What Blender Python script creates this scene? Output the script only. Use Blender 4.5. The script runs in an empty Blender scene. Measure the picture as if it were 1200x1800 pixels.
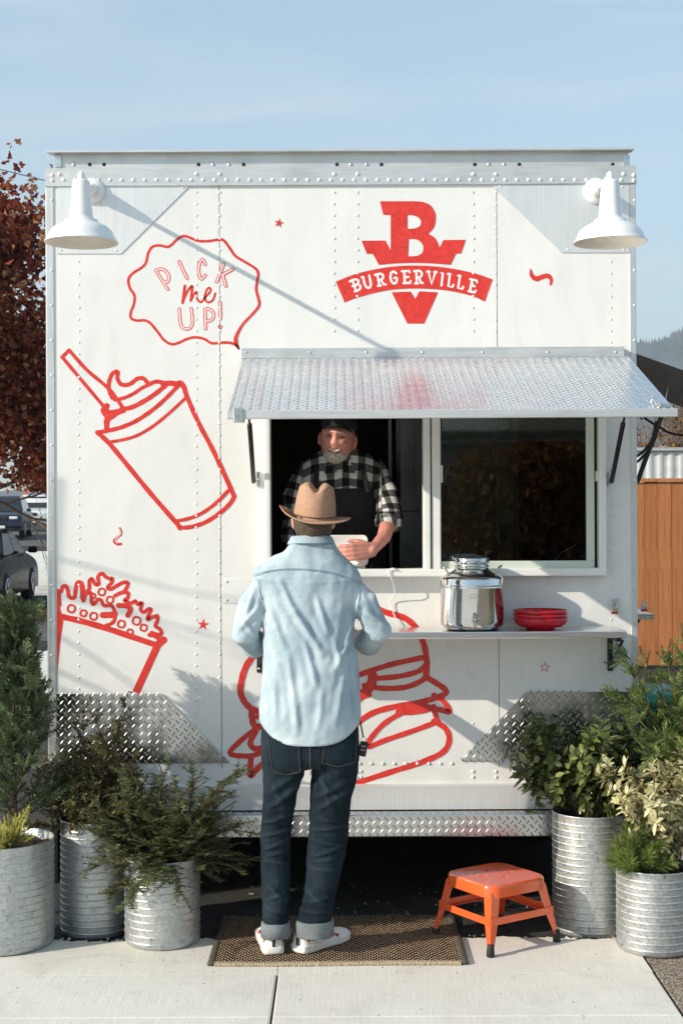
import bpy, bmesh, math, random
import numpy as np
from mathutils import Vector, Matrix, Euler, noise
from mathutils.geometry import tessellate_polygon

random.seed(7)
rng = np.random.default_rng(7)
scene = bpy.context.scene
col = scene.collection
R = math.radians

# ------------------------------------------------------------------ camera
FPX, HC, DW, ROLL = 2500.0, 1.72, 6.17, 0.005      # focal length in photo pixels, eye height, distance to the truck, roll
cam_d = bpy.data.cameras.new('camera')
cam = bpy.data.objects.new('camera', cam_d)
col.objects.link(cam)
cam_d.sensor_fit = 'VERTICAL'
cam_d.sensor_height = 36.0
cam_d.lens = 50.0
cam_d.clip_end = 20000
cam.matrix_world = Matrix.Translation((0, -DW, HC)) @ Matrix.Rotation(R(90), 4, 'X') @ Matrix.Rotation(-ROLL, 4, 'Z')
scene.camera = cam

# ------------------------------------------------------------------ daylight
SUN = Vector((2.0, 1.0, -1.02)).normalized()
EL = math.asin(-SUN.z)
world = bpy.data.worlds.new('World')
scene.world = world
world.use_nodes = True
wn, wl = world.node_tree.nodes, world.node_tree.links
bg = wn['Background']
sky = wn.new('ShaderNodeTexSky')
sky.sky_type = 'NISHITA'
sky.sun_disc = False
sky.sun_elevation = EL
sky.sun_rotation = math.atan2(-SUN.x, -SUN.y)
sky.air_density = 1.0
sky.dust_density = 0.25
sky.ozone_density = 2.4
# thin cirrus streaks across the whole sky
tc = wn.new('ShaderNodeTexCoord')
mp = wn.new('ShaderNodeMapping')
mp.inputs['Rotation'].default_value = (0, R(-28), 0)
mp.inputs['Scale'].default_value = (2.2, 2.2, 16.0)
nz = wn.new('ShaderNodeTexNoise')
nz.inputs['Scale'].default_value = 1.1
nz.inputs['Detail'].default_value = 5
nz.inputs['Distortion'].default_value = 0.6
rp = wn.new('ShaderNodeValToRGB')
rp.color_ramp.elements[0].position = 0.48
rp.color_ramp.elements[0].color = (0.0, 0.0, 0.0, 1)
rp.color_ramp.elements[1].position = 0.85
rp.color_ramp.elements[1].color = (0.75, 0.75, 0.75, 1)
mxc = wn.new('ShaderNodeMix')
mxc.data_type = 'RGBA'
mxc.inputs['B'].default_value = (3.0, 3.2, 3.3, 1)
wl.new(tc.outputs['Generated'], mp.inputs['Vector'])
wl.new(mp.outputs['Vector'], nz.inputs['Vector'])
wl.new(nz.outputs['Fac'], rp.inputs['Fac'])
wl.new(rp.outputs['Color'], mxc.inputs['Factor'])
gm = wn.new('ShaderNodeGamma')            # gamma curve evens out the sky colour: softer contrast over the whole sky
gm.inputs['Gamma'].default_value = 0.66
sc_ = wn.new('ShaderNodeVectorMath')
sc_.operation = 'MULTIPLY'
sc_.inputs[1].default_value = (1.17, 1.215, 1.14)
wl.new(sky.outputs['Color'], gm.inputs['Color'])
wl.new(gm.outputs['Color'], sc_.inputs[0])
wl.new(sc_.outputs['Vector'], mxc.inputs['A'])
wl.new(mxc.outputs['Result'], bg.inputs['Color'])
bg.inputs['Strength'].default_value = 0.15

sun_d = bpy.data.lights.new('sun', 'SUN')
sun_d.energy = 3.0
sun_d.angle = R(0.5)
sun_d.color = (1.0, 0.905, 0.765)
sun = bpy.data.objects.new('sun', sun_d)
col.objects.link(sun)
sun.location = (-20, -10, 12)
sun.rotation_euler = SUN.to_track_quat('-Z', 'Y').to_euler()

vs = scene.view_settings
vs.view_transform = 'Standard'
vs.look = 'None'
vs.gamma = 1.0
vs.exposure = 1.05
vs.use_curve_mapping = False
scene.cycles.use_denoising = True
scene.cycles.max_bounces = 8
scene.cycles.transparent_max_bounces = 8
scene.cycles.sample_clamp_indirect = 6.0

# ------------------------------------------------------------------ helpers
def W(px, py, Y=0.0):
    """photo point -> place, for a thing standing at depth Y (truck's white wall is Y = 0)"""
    d = DW + Y
    u = (px - 600) - ROLL * (py - 900)
    v = (py - 900) + ROLL * (px - 600)
    return Vector((u / FPX * d, Y, HC - v / FPX * d))

def lin(c):
    return tuple((x / 12.92 if x <= 0.04045 else ((x + 0.055) / 1.055) ** 2.4) for x in c)

class NT:
    def __init__(s, name):
        s.m = bpy.data.materials.new(name)
        s.m.use_nodes = True
        s.n, s.l = s.m.node_tree.nodes, s.m.node_tree.links
        s.p = s.n['Principled BSDF']
        s.out = s.n['Material Output']
    def node(s, t, **kw):
        n = s.n.new(t)
        for k, v in kw.items():
            if k in n.inputs: n.inputs[k].default_value = v
            else: setattr(n, k, v)
        return n
    def coord(s, kind='Object', scale=(1, 1, 1), rot=(0, 0, 0)):
        t = s.n.new('ShaderNodeTexCoord')
        m = s.n.new('ShaderNodeMapping')
        m.inputs['Scale'].default_value = scale
        m.inputs['Rotation'].default_value = rot
        s.l.new(t.outputs[kind], m.inputs['Vector'])
        return m.outputs['Vector']
    def noise(s, vec, scale, detail=4, rough=0.55, out='Fac', dist=0.0):
        n = s.node('ShaderNodeTexNoise', Scale=scale, Detail=detail, Roughness=rough, Distortion=dist)
        if vec is not None: s.l.new(vec, n.inputs['Vector'])
        return n.outputs[out]
    def ramp(s, fac, stops):
        r = s.n.new('ShaderNodeValToRGB')
        e = r.color_ramp.elements
        while len(e) < len(stops): e.new(0.5)
        for el, (p, c) in zip(e, stops):
            el.position = p
            el.color = (c[0], c[1], c[2], 1) if not isinstance(c, (int, float)) else (c, c, c, 1)
        s.l.new(fac, r.inputs['Fac'])
        return r.outputs['Color']
    def mix(s, a, b, fac, mode='MIX'):
        m = s.n.new('ShaderNodeMix')
        m.data_type = 'RGBA'
        m.blend_type = mode
        for k, v in (('A', a), ('B', b), ('Factor', fac)):
            if isinstance(v, (int, float)): m.inputs[k].default_value = v if k == 'Factor' else (v, v, v, 1)
            elif isinstance(v, tuple): m.inputs[k].default_value = (v[0], v[1], v[2], 1)
            else: s.l.new(v, m.inputs[k])
        return m.outputs['Result']
    def math(s, op, a, b=None, c=None):
        m = s.n.new('ShaderNodeMath')
        m.operation = op
        for i, v in enumerate((a, b, c)):
            if v is None: continue
            if isinstance(v, (int, float)): m.inputs[i].default_value = v
            else: s.l.new(v, m.inputs[i])
        return m.outputs[0]
    def bump(s, h, strength=0.3, dist=0.01):
        b = s.node('ShaderNodeBump', Strength=strength, Distance=dist)
        s.l.new(h, b.inputs['Height'])
        s.l.new(b.outputs['Normal'], s.p.inputs['Normal'])
    def set(s, **kw):
        names = dict(color='Base Color', rough='Roughness', metal='Metallic', spec='Specular IOR Level', coat='Coat Weight',
                     coat_rough='Coat Roughness', sheen='Sheen Weight', trans='Transmission Weight', ior='IOR', alpha='Alpha',
                     sss='Subsurface Weight')
        for k, v in kw.items():
            i = s.p.inputs[names[k]]
            if isinstance(v, tuple): i.default_value = (v[0], v[1], v[2], 1)
            elif isinstance(v, (int, float)): i.default_value = v
            else: s.l.new(v, i)
        return s

def simple(name, c, rough=0.5, metal=0.0, var=0.12, scale=25.0, bump=0.0, bscale=120.0, coat=0.0, rvar=0.1):
    t = NT(name)
    v = t.coord()
    f = t.noise(v, scale, 5)
    lo = tuple(x * (1 - var) for x in c)
    hi = tuple(min(1, x * (1 + var)) for x in c)
    t.set(color=t.ramp(f, [(0.3, lo), (0.7, hi)]), metal=metal, coat=coat)
    t.set(rough=t.ramp(t.noise(v, scale * 2.3, 3), [(0.3, max(0.02, rough - rvar)), (0.7, min(1, rough + rvar))]))
    if bump: t.bump(t.noise(v, bscale, 4), bump, 0.004)
    return t.m

def leafmat(name, stops, rough=0.5, trans=0.3, spec=0.35):
    """every leaf its own tone (random per mesh island), some light through it"""
    t = NT(name)
    g = t.n.new('ShaderNodeNewGeometry')
    v = t.coord()
    c = t.ramp(g.outputs['Random Per Island'], stops)
    c2 = t.mix(c, t.ramp(t.noise(v, 9, 3), [(0.3, 0.55), (0.7, 1.25)]), 1.0, 'MULTIPLY')
    t.set(color=c2, rough=rough, spec=spec)
    tr = t.n.new('ShaderNodeBsdfTranslucent')
    t.l.new(c2, tr.inputs['Color'])
    ms = t.n.new('ShaderNodeMixShader')
    ms.inputs[0].default_value = trans
    t.l.new(t.p.outputs[0], ms.inputs[1])
    t.l.new(tr.outputs[0], ms.inputs[2])
    t.l.new(ms.outputs[0], t.out.inputs['Surface'])
    return t.m

def origin_of(o):
    v = Vector((0, 0, 0))
    while o is not None:
        v += o.location
        o = o.parent
    return v

class MB:
    """collects vertices and faces given in world coordinates, builds ONE mesh object"""
    def __init__(s):
        s.v, s.f, s.sm = [], [], []
    def add(s, verts, faces, smooth=False):
        b = len(s.v)
        s.v += [tuple(v) for v in verts]
        s.f += [tuple(i + b for i in f) for f in faces]
        s.sm += [smooth] * len(faces)
        return s
    def box(s, a, b, M=None):
        x0, y0, z0 = a
        x1, y1, z1 = b
        vs_ = [Vector(p) for p in ((x0, y0, z0), (x1, y0, z0), (x1, y1, z0), (x0, y1, z0), (x0, y0, z1), (x1, y0, z1), (x1, y1, z1), (x0, y1, z1))]
        if M is not None: vs_ = [M @ p for p in vs_]
        return s.add(vs_, [(0, 3, 2, 1), (4, 5, 6, 7), (0, 1, 5, 4), (1, 2, 6, 5), (2, 3, 7, 6), (3, 0, 4, 7)])
    def bbox(s, a, b, r=0.004, M=None):
        """box with chamfered edges"""
        bm = bmesh.new()
        bmesh.ops.create_cube(bm, size=1)
        ce = [(a[i] + b[i]) / 2 for i in range(3)]
        sz = [abs(b[i] - a[i]) for i in range(3)]
        for v in bm.verts: v.co = Vector((ce[0] + v.co.x * sz[0], ce[1] + v.co.y * sz[1], ce[2] + v.co.z * sz[2]))
        r = min(r, min(sz) * 0.45)
        bmesh.ops.bevel(bm, geom=bm.edges[:], offset=r, segments=2, profile=0.6, affect='EDGES')
        if M is not None: bm.transform(M)
        bm.verts.index_update()
        s.add([v.co.copy() for v in bm.verts], [[v.index for v in f.verts] for f in bm.faces])
        bm.free()
        return s
    def prism(s, pts, dvec, cap=True):
        """polygon (list of 3D points, simple) extruded by dvec"""
        n = len(pts)
        d = Vector(dvec)
        vs_ = [Vector(p) for p in pts] + [Vector(p) + d for p in pts]
        fs = [(i, (i + 1) % n, n + (i + 1) % n, n + i) for i in range(n)]
        tri = tessellate_polygon([[Vector(p) for p in pts]])
        fs += [tuple(t) for t in tri] + [tuple(i + n for i in reversed(t)) for t in tri]
        return s.add(vs_, fs)
    def sheet(s, loops):
        """flat filled outline with holes (3D points)"""
        flat = [Vector(p) for l in loops for p in l]
        return s.add(flat, [tuple(t) for t in tessellate_polygon([[Vector(p) for p in l] for l in loops])])
    def rings(s, rings, cap0=True, cap1=True, smooth=True, close=True):
        n = len(rings[0])
        vs_ = [p for r in rings for p in r]
        fs = []
        for i in range(len(rings) - 1):
            for j in range(n if close else n - 1):
                k = (j + 1) % n
                fs.append((i * n + j, i * n + k, (i + 1) * n + k, (i + 1) * n + j))
        if cap0: fs.append(tuple(range(n - 1, -1, -1)))
        if cap1: fs.append(tuple((len(rings) - 1) * n + j for j in range(n)))
        return s.add(vs_, fs, smooth)
    def lathe(s, prof, c=(0, 0, 0), n=48, M=None, smooth=True, cap0=False, cap1=False):
        rs = []
        for r, z in prof:
            ring = [Vector((r * math.cos(2 * math.pi * j / n), r * math.sin(2 * math.pi * j / n), z)) for j in range(n)]
            rs.append([(M @ p if M is not None else p) + Vector(c) for p in ring])
        return s.rings(rs, cap0, cap1, smooth)
    def tube(s, pts, rad, n=10, smooth=True, ends=True, flat=None):
        """tapered tube along a path; round ends; flat = (axis vector, factor) squashes the section"""
        P = [Vector(p) for p in pts]
        r = list(rad) if hasattr(rad, '__len__') else [rad] * len(P)
        if ends:
            t0 = (P[1] - P[0]).normalized()
            t1 = (P[-1] - P[-2]).normalized()
            a, b = [], []
            for q in (0.98, 0.75, 0.4):
                a.append((P[0] - t0 * r[0] * q, r[0] * math.sqrt(max(0, 1 - q * q))))
            for q in (0.4, 0.75, 0.98):
                b.append((P[-1] + t1 * r[-1] * q, r[-1] * math.sqrt(max(0, 1 - q * q))))
            P2 = [x[0] for x in a] + P + [x[0] for x in b]
            r = [x[1] for x in a] + r + [x[1] for x in b]
            P = P2
        up = Vector((0, 0, 1))
        t = (P[1] - P[0]).normalized()
        if abs(t.dot(up)) > 0.95: up = Vector((0, 1, 0))
        u = t.cross(up).normalized()
        rs = []
        for i, p in enumerate(P):
            t = (P[min(i + 1, len(P) - 1)] - P[max(i - 1, 0)])
            if t.length < 1e-9: t = Vector((0, 0, 1))
            t.normalize()
            u = (u - t * u.dot(t))
            if u.length < 1e-6: u = t.orthogonal()
            u.normalize()
            w = t.cross(u)
            ring = []
            for j in range(n):
                a = 2 * math.pi * j / n
                q = (u * math.cos(a) + w * math.sin(a)) * r[i]
                if flat is not None:
                    ax = Vector(flat[0]).normalized()
                    q = q - ax * q.dot(ax) * (1 - flat[1])
                ring.append(p + q)
            rs.append(ring)
        return s.rings(rs, True, True, smooth)
    def ball(s, c, r, n=16, m=10, M=None):
        rx, ry, rz = r if hasattr(r, '__len__') else (r, r, r)
        rs = []
        for i in range(m + 1):
            th = math.pi * (0.02 + 0.96 * i / m)
            ring = []
            for j in range(n):
                a = 2 * math.pi * j / n
                p = Vector((rx * math.sin(th) * math.cos(a), ry * math.sin(th) * math.sin(a), -rz * math.cos(th)))
                if M is not None: p = M @ p
                ring.append(p + Vector(c))
            rs.append(ring)
        return s.rings(rs, True, True, True)
    def build(s, name, mat, parent=None, off=None, auto=False):
        o = origin_of(parent) if off is None else Vector(off)
        me = bpy.data.meshes.new(name)
        me.from_pydata([(v[0] - o.x, v[1] - o.y, v[2] - o.z) for v in s.v], [], s.f)
        me.polygons.foreach_set('use_smooth', s.sm)
        me.validate()
        me.update()
        if mat is not None: me.materials.append(mat)
        return link(name, me, parent, o if parent is None else None)

def link(name, me, parent=None, loc=None):
    ob = bpy.data.objects.new(name, me)
    col.objects.link(ob)
    if parent is not None: ob.parent = parent
    elif loc is not None: ob.location = loc
    return ob

def empty(name, loc, label=None, cat=None, group=None):
    o = bpy.data.objects.new(name, None)
    o.empty_display_size = 0.1
    col.objects.link(o)
    o.location = loc
    tag(o, label, cat, group)
    return o

def tag(o, label=None, cat=None, group=None, kind=None):
    if label: o['label'] = label
    if cat: o['category'] = cat
    if group: o['group'] = group
    if kind: o['kind'] = kind
    return o

def dup(root, loc, label=None, group=None, rotz=None):
    r = root.copy()
    col.objects.link(r)
    r.location = loc
    if rotz is not None: r.rotation_euler = (0, 0, rotz)
    if label: r['label'] = label
    if group: r['group'] = group
    for ch in list(root.children):
        c = ch.copy()
        col.objects.link(c)
        c.parent = r
        for g in list(ch.children):
            d = g.copy()
            col.objects.link(d)
            d.parent = c
    return r

def spline(pts, k=6, closed=False):
    """Catmull-Rom through points of any dimension"""
    P = [np.array(p, float) for p in pts]
    n = len(P)
    if n < 3 and not closed: return [tuple(p) for p in P]
    out = []
    rngi = range(n) if closed else range(n - 1)
    for i in rngi:
        if closed: a, b, c, d = P[i - 1], P[i], P[(i + 1) % n], P[(i + 2) % n]
        else: a, b, c, d = P[max(i - 1, 0)], P[i], P[i + 1], P[min(i + 2, n - 1)]
        for q in range(k):
            t = q / k
            out.append(tuple(0.5 * ((2 * b) + (-a + c) * t + (2 * a - 5 * b + 4 * c - d) * t * t + (-a + 3 * b - 3 * c + d) * t ** 3)))
    if not closed: out.append(tuple(P[-1]))
    return out

def np_mesh(name, V, F, mat, parent=None, smooth=False, off=None):
    """fast mesh from numpy arrays; F is (n, k) with one k"""
    o = origin_of(parent) if off is None else Vector(off)
    V = np.asarray(V, np.float32) - np.array([o.x, o.y, o.z], np.float32)
    F = np.asarray(F, np.int32)
    me = bpy.data.meshes.new(name)
    me.vertices.add(len(V))
    me.vertices.foreach_set('co', V.ravel())
    k = F.shape[1]
    me.loops.add(F.size)
    me.loops.foreach_set('vertex_index', F.ravel())
    me.polygons.add(len(F))
    me.polygons.foreach_set('loop_start', np.arange(0, F.size, k, dtype=np.int32))
    me.polygons.foreach_set('loop_total', np.full(len(F), k, np.int32))
    if smooth: me.polygons.foreach_set('use_smooth', np.ones(len(F), bool))
    me.update(calc_edges=True)
    if mat is not None: me.materials.append(mat)
    return link(name, me, parent, o if parent is None else None)

def unit(a):
    return a / np.maximum(1e-9, np.linalg.norm(a, axis=-1, keepdims=True))

def leaves(P, D, N, L, Wd, shape='leaf', fold=0.25, curl=0.15):
    """leaf blades: base P, direction D, face normal N, length L, width Wd -> V, F (quads)"""
    P, D, N = np.asarray(P, float), unit(np.asarray(D, float)), np.asarray(N, float)
    S = unit(np.cross(D, N))
    N = unit(np.cross(S, D))
    L = np.broadcast_to(np.asarray(L, float), (len(P),))[:, None]
    Wd = np.broadcast_to(np.asarray(Wd, float), (len(P),))[:, None]
    n = len(P)
    if shape == 'needle':
        V = np.stack([P - S * Wd * .5, P + S * Wd * .5, P + D * L * .7 + S * Wd * .45, P + D * L, P + D * L * .7 - S * Wd * .45], 1)
        V = V[:, [0, 1, 2, 3]] if False else np.stack([P - S * Wd * .5, P + S * Wd * .5, P + D * L + S * Wd * .18, P + D * L - S * Wd * .18], 1)
        F = np.arange(n * 4).reshape(n, 4)
        return V.reshape(-1, 3), F
    if shape == 'diamond':
        V = np.stack([P, P + D * L * .45 + S * Wd * .5 + N * Wd * fold, P + D * L - N * L * curl, P + D * L * .45 - S * Wd * .5 + N * Wd * fold], 1)
        F = np.arange(n * 4).reshape(n, 4)
        return V.reshape(-1, 3), F
    if shape == 'maple':
        pts = [(0, 0), (.28, .28), (.22, .52), (.5, .42), (.62, .5), (.64, .22), (1, 0)]
        pts = pts + [(a, -b) for a, b in reversed(pts[1:-1])]
        V = np.stack([P + D * L * a + S * L * b + N * L * (abs(b) * fold - a * a * curl) for a, b in pts], 1)
        base = np.arange(n)[:, None] * len(pts)
        q = np.array([[0, 1, 2, 11], [2, 3, 9, 11], [3, 4, 8, 9], [4, 5, 7, 8]])
        q = np.array([[0, 1, 2, 10], [0, 2, 10, 11], [2, 3, 9, 10], [3, 5, 7, 9], [3, 4, 5, 3], [7, 8, 9, 7], [5, 6, 7, 5]])
        q = np.array([[0, 1, 2, 3], [0, 3, 4, 5], [0, 5, 6, 7], [0, 7, 8, 9], [0, 9, 10, 11]])
        F = (base[:, None, :] + q[None]).reshape(-1, 4)
        return V.reshape(-1, 3), F
    # broad leaf with a midrib fold: 2 x 3 quads
    rows = [(0.0, 0.06), (0.3, 0.42), (0.62, 0.46), (0.88, 0.22), (1.0, 0.02)]
    cols = []
    for a, b in rows:
        c = P + D * L * a - N * L * curl * a * a
        cols += [c - S * Wd * b + N * Wd * b * fold, c, c + S * Wd * b + N * Wd * b * fold]
    V = np.stack(cols, 1)
    base = np.arange(n)[:, None, None] * 15
    q = []
    for i in range(4):
        q += [[i * 3, i * 3 + 1, i * 3 + 4, i * 3 + 3], [i * 3 + 1, i * 3 + 2, i * 3 + 5, i * 3 + 4]]
    F = (base + np.array(q)[None]).reshape(-1, 4)
    return V.reshape(-1, 3), F

def remesh(mb, voxel, smooth_it=4, lam=0.5):
    """closed pieces -> one continuous skin; returns V, F arrays"""
    me = bpy.data.meshes.new('tmp')
    me.from_pydata(mb.v, [], mb.f)
    bm = bmesh.new()
    bm.from_mesh(me)
    bmesh.ops.recalc_face_normals(bm, faces=bm.faces[:])
    bm.to_mesh(me)
    bm.free()
    ob = bpy.data.objects.new('tmp', me)
    col.objects.link(ob)
    m = ob.modifiers.new('r', 'REMESH')
    m.mode = 'VOXEL'
    m.voxel_size = voxel
    dg = bpy.context.evaluated_depsgraph_get()
    ev = ob.evaluated_get(dg)
    m2 = bpy.data.meshes.new_from_object(ev)
    V = np.zeros(len(m2.vertices) * 3, np.float32)
    m2.vertices.foreach_get('co', V)
    V = V.reshape(-1, 3).astype(float)
    F = np.zeros(len(m2.polygons) * 4, np.int32)
    m2.polygons.foreach_get('vertices', F) if all(len(p.vertices) == 4 for p in m2.polygons) else None
    F = F.reshape(-1, 4)
    bpy.data.objects.remove(ob)
    V = lap(V, F, smooth_it, lam)
    return V, F

def lap(V, F, it, lam=0.5):
    E = np.concatenate([F[:, [0, 1]], F[:, [1, 2]], F[:, [2, 3]], F[:, [3, 0]]])
    for _ in range(it):
        acc = np.zeros_like(V)
        cnt = np.zeros(len(V))
        for a, b in ((0, 1), (1, 0)):
            for k in range(3): acc[:, k] += np.bincount(E[:, a], V[E[:, b], k], len(V))
            cnt += np.bincount(E[:, a], minlength=len(V))
        V = V + lam * (acc / np.maximum(cnt, 1)[:, None] - V)
    return V

def vnormals(V, F):
    n = np.cross(V[F[:, 2]] - V[F[:, 0]], V[F[:, 3]] - V[F[:, 1]])
    N = np.zeros_like(V)
    for k in range(4):
        for c in range(3): N[:, c] += np.bincount(F[:, k], n[:, c], len(V))
    return unit(N)

def seg_d(P, a, b):
    a, b = np.array(a, float), np.array(b, float)
    d = b - a
    t = np.clip(((P - a) @ d) / max(1e-9, d @ d), 0, 1)
    return np.linalg.norm(P - (a + t[:, None] * d), axis=1), t

def fbm(V, sc, octv=3, seed=0.0):
    """cheap smooth noise from sums of sines (numpy), about -1..1"""
    r = np.random.default_rng(int(seed * 1000) + 11)
    out = np.zeros(len(V))
    amp, tot = 1.0, 0.0
    for o in range(octv):
        for _ in range(5):
            k = r.normal(size=3)
            k = k / np.linalg.norm(k) * sc * (1.9 ** o) * r.uniform(0.7, 1.3)
            out += amp * np.sin(V @ k + r.uniform(0, 6.28)) * 0.45
        tot += amp
        amp *= 0.5
    return out / tot
# ------------------------------------------------------------------ materials
def m_wall():
    t = NT('white_truck_paint')
    v = t.coord()
    big = t.noise(t.coord(scale=(1, 1, 0.7)), 1.3, 3)
    dirt = t.noise(t.coord(scale=(6, 1, 1.2)), 3.0, 6, 0.65)
    c = t.mix((0.765, 0.758, 0.735), (0.66, 0.65, 0.62), t.ramp(dirt, [(0.5, 0.0), (0.85, 0.6)]))
    spots = t.ramp(t.noise(v, 90, 2), [(0.68, 0.0), (0.74, 0.35)])
    c = t.mix(c, (0.5, 0.47, 0.42), t.math('MULTIPLY', spots, 0.4))
    t.set(color=c, rough=t.ramp(t.noise(v, 5, 4), [(0.3, 0.24), (0.7, 0.38)]), spec=0.5)
    h = t.math('ADD', t.math('MULTIPLY', big, 6.0), t.math('MULTIPLY', t.noise(v, 60, 3), 0.05))
    t.bump(h, 0.42, 0.01)
    return t.m

def m_alu(name, base=0.72, rough=0.34, streak=(90, 90, 1.2), dirt=0.25, metal=1.0, bump=0.12):
    t = NT(name)
    s = t.noise(t.coord(scale=streak), 3.0, 5, 0.6)
    d = t.noise(t.coord(), 7, 6, 0.65)
    c = t.mix((base, base, base * 0.985), (base * 0.62, base * 0.6, base * 0.55), t.math('MULTIPLY', t.ramp(d, [(0.45, 0.0), (0.75, 1.0)]), dirt))
    c = t.mix(c, t.ramp(s, [(0.25, 0.8), (0.75, 1.08)]), 0.7, 'MULTIPLY')
    t.set(color=c, metal=metal, rough=t.ramp(s, [(0.2, rough - 0.1), (0.8, rough + 0.12)]))
    t.bump(s, bump, 0.002)
    return t.m

def m_galv():
    t = NT('galvanised_steel')
    v = t.coord()
    vo = t.node('ShaderNodeTexVoronoi', Scale=120.0)
    wv = t.mix(v, t.noise(v, 30, 3, out='Color'), 0.06)
    t.l.new(wv, vo.inputs['Vector'])
    g = t.ramp(vo.outputs['Color'], [(0.1, (0.40, 0.42, 0.42)), (0.9, (0.56, 0.58, 0.57))])
    stain = t.noise(v, 13, 5, 0.65)
    c = t.mix(g, (0.23, 0.23, 0.22), t.ramp(stain, [(0.58, 0.0), (0.70, 0.55)]))
    c = t.mix(c, (0.15, 0.14, 0.13), t.ramp(t.noise(t.coord(scale=(1, 1, .6)), 55, 3, 0.6), [(0.62, 0.0), (0.70, 0.6)]))
    t.set(color=c, metal=0.7, rough=t.ramp(vo.outputs['Color'], [(0.1, 0.36), (0.9, 0.52)]))
    t.bump(t.noise(v, 60, 3), 0.05, 0.002)
    return t.m

def m_paint_red():
    t = NT('red_sign_paint')
    s = t.noise(t.coord(scale=(1, 1, 1)), 26, 5, 0.65, dist=1.5)
    b = t.noise(t.coord(scale=(9, 9, 9), rot=(0, R(25), 0)), 11, 3)
    c = t.ramp(s, [(0.3, (0.56, 0.022, 0.018)), (0.55, (0.70, 0.038, 0.026)), (0.8, (0.77, 0.07, 0.045))])
    t.set(color=c, rough=t.ramp(b, [(0.3, 0.32), (0.7, 0.5)]))
    return t.m

def m_concrete():
    t = NT('brushed_concrete')
    v = t.coord('Object')
    br = t.noise(t.coord(scale=(120, 2.0, 1)), 2.0, 4, 0.7)
    bl = t.noise(v, 1.7, 6, 0.6)
    sp = t.noise(v, 160, 3, 0.7)
    c = t.ramp(bl, [(0.25, (0.68, 0.645, 0.575)), (0.75, (0.80, 0.765, 0.69))])
    c = t.mix(c, t.ramp(br, [(0.25, 0.84), (0.75, 1.1)]), 0.8, 'MULTIPLY')
    c = t.mix(c, (0.22, 0.2, 0.17), t.ramp(sp, [(0.66, 0.0), (0.76, 0.55)]))
    c = t.mix(c, (0.27, 0.23, 0.17), t.ramp(t.noise(v, 9, 5, 0.7), [(0.60, 0.0), (0.8, 0.4)]))
    c = t.mix(c, (0.44, 0.41, 0.36), t.ramp(t.noise(v, 2.6, 6, 0.7, dist=.8), [(0.52, 0.0), (0.75, 0.55)]))
    t.set(color=c, rough=0.9, spec=0.2)
    t.bump(t.math('ADD', t.math('MULTIPLY', br, 0.7), t.math('MULTIPLY', sp, 0.6)), 0.5, 0.004)
    return t.m

def m_aggregate(name='exposed_aggregate', k=1.0):
    t = NT(name)
    v = t.coord()
    vo = t.node('ShaderNodeTexVoronoi', Scale=130.0)
    t.l.new(v, vo.inputs['Vector'])
    c = t.ramp(vo.outputs['Color'], [(0.1, (0.12 * k, 0.09 * k, 0.07 * k)), (0.5, (0.30 * k, 0.24 * k, 0.18 * k)), (0.9, (0.46 * k, 0.42 * k, 0.36 * k))])
    t.set(color=t.mix(c, t.ramp(t.noise(v, 3, 4), [(0.3, 0.75), (0.7, 1.1)]), 1.0, 'MULTIPLY'), rough=0.9, spec=0.2)
    t.bump(t.math('SUBTRACT', 1.0, vo.outputs['Distance']), 0.7, 0.006)
    return t.m

def m_asphalt(name='dark_asphalt', a=0.028, b=0.06):
    t = NT(name)
    v = t.coord()
    c = t.ramp(t.noise(v, 6, 6, 0.7), [(0.3, (a, a * .97, a * .92)), (0.7, (b, b * .97, b * .92))])
    sp = t.ramp(t.noise(v, 140, 2), [(0.62, 0.0), (0.72, 0.6)])
    t.set(color=t.mix(c, (0.13, 0.12, 0.11), sp), rough=0.92, spec=0.2)
    t.bump(t.noise(v, 170, 3), 0.6, 0.005)
    return t.m

def m_denim(name, dark, light, streak, wear=0.5, bump=0.35):
    t = NT(name)
    v = t.coord()
    st = t.noise(t.coord(scale=streak), 6.0, 5, 0.7)
    pat = t.noise(v, 7.0, 4, 0.6)
    wv = t.noise(v, 420, 2, 0.6)
    f = t.math('ADD', t.math('MULTIPLY', st, 0.5), t.math('MULTIPLY', pat, 0.5))
    c = t.ramp(f, [(0.36, dark), (0.62, light)])
    c = t.mix(c, t.ramp(wv, [(0.3, 0.72), (0.7, 1.2)]), wear, 'MULTIPLY')
    a = t.node('ShaderNodeAttribute', attribute_name='fade')
    c = t.mix(c, tuple(min(1, x * 1.9 + 0.03) for x in light), t.math('MULTIPLY', a.outputs['Fac'], 0.75))
    t.set(color=c, rough=0.9, spec=0.1)
    t.bump(t.math('ADD', t.math('MULTIPLY', wv, 0.5), t.math('MULTIPLY', st, 0.5)), bump, 0.003)
    return t.m

def m_plaid():
    t = NT('black_white_plaid_flannel')
    a = t.node('ShaderNodeAttribute', attribute_name='cloth')
    sp = t.n.new('ShaderNodeSeparateXYZ')
    t.l.new(a.outputs['Vector'], sp.inputs[0])
    def band(x):
        return t.math('GREATER_THAN', t.math('FRACT', t.math('MULTIPLY', x, 1 / 0.068)), 0.5)
    u, w = band(sp.outputs[0]), band(sp.outputs[1])
    s = t.math('MULTIPLY', t.math('ADD', u, w), 0.5)
    weave = t.noise(t.coord(), 260, 2)
    c = t.ramp(s, [(0.0, (0.012, 0.012, 0.013)), (0.5, (0.10, 0.10, 0.10)), (1.0, (0.60, 0.59, 0.58))])
    t.set(color=t.mix(c, t.ramp(weave, [(0.3, 0.75), (0.7, 1.15)]), 0.8, 'MULTIPLY'), rough=0.95, spec=0.1)
    t.bump(weave, 0.3, 0.002)
    return t.m

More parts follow.
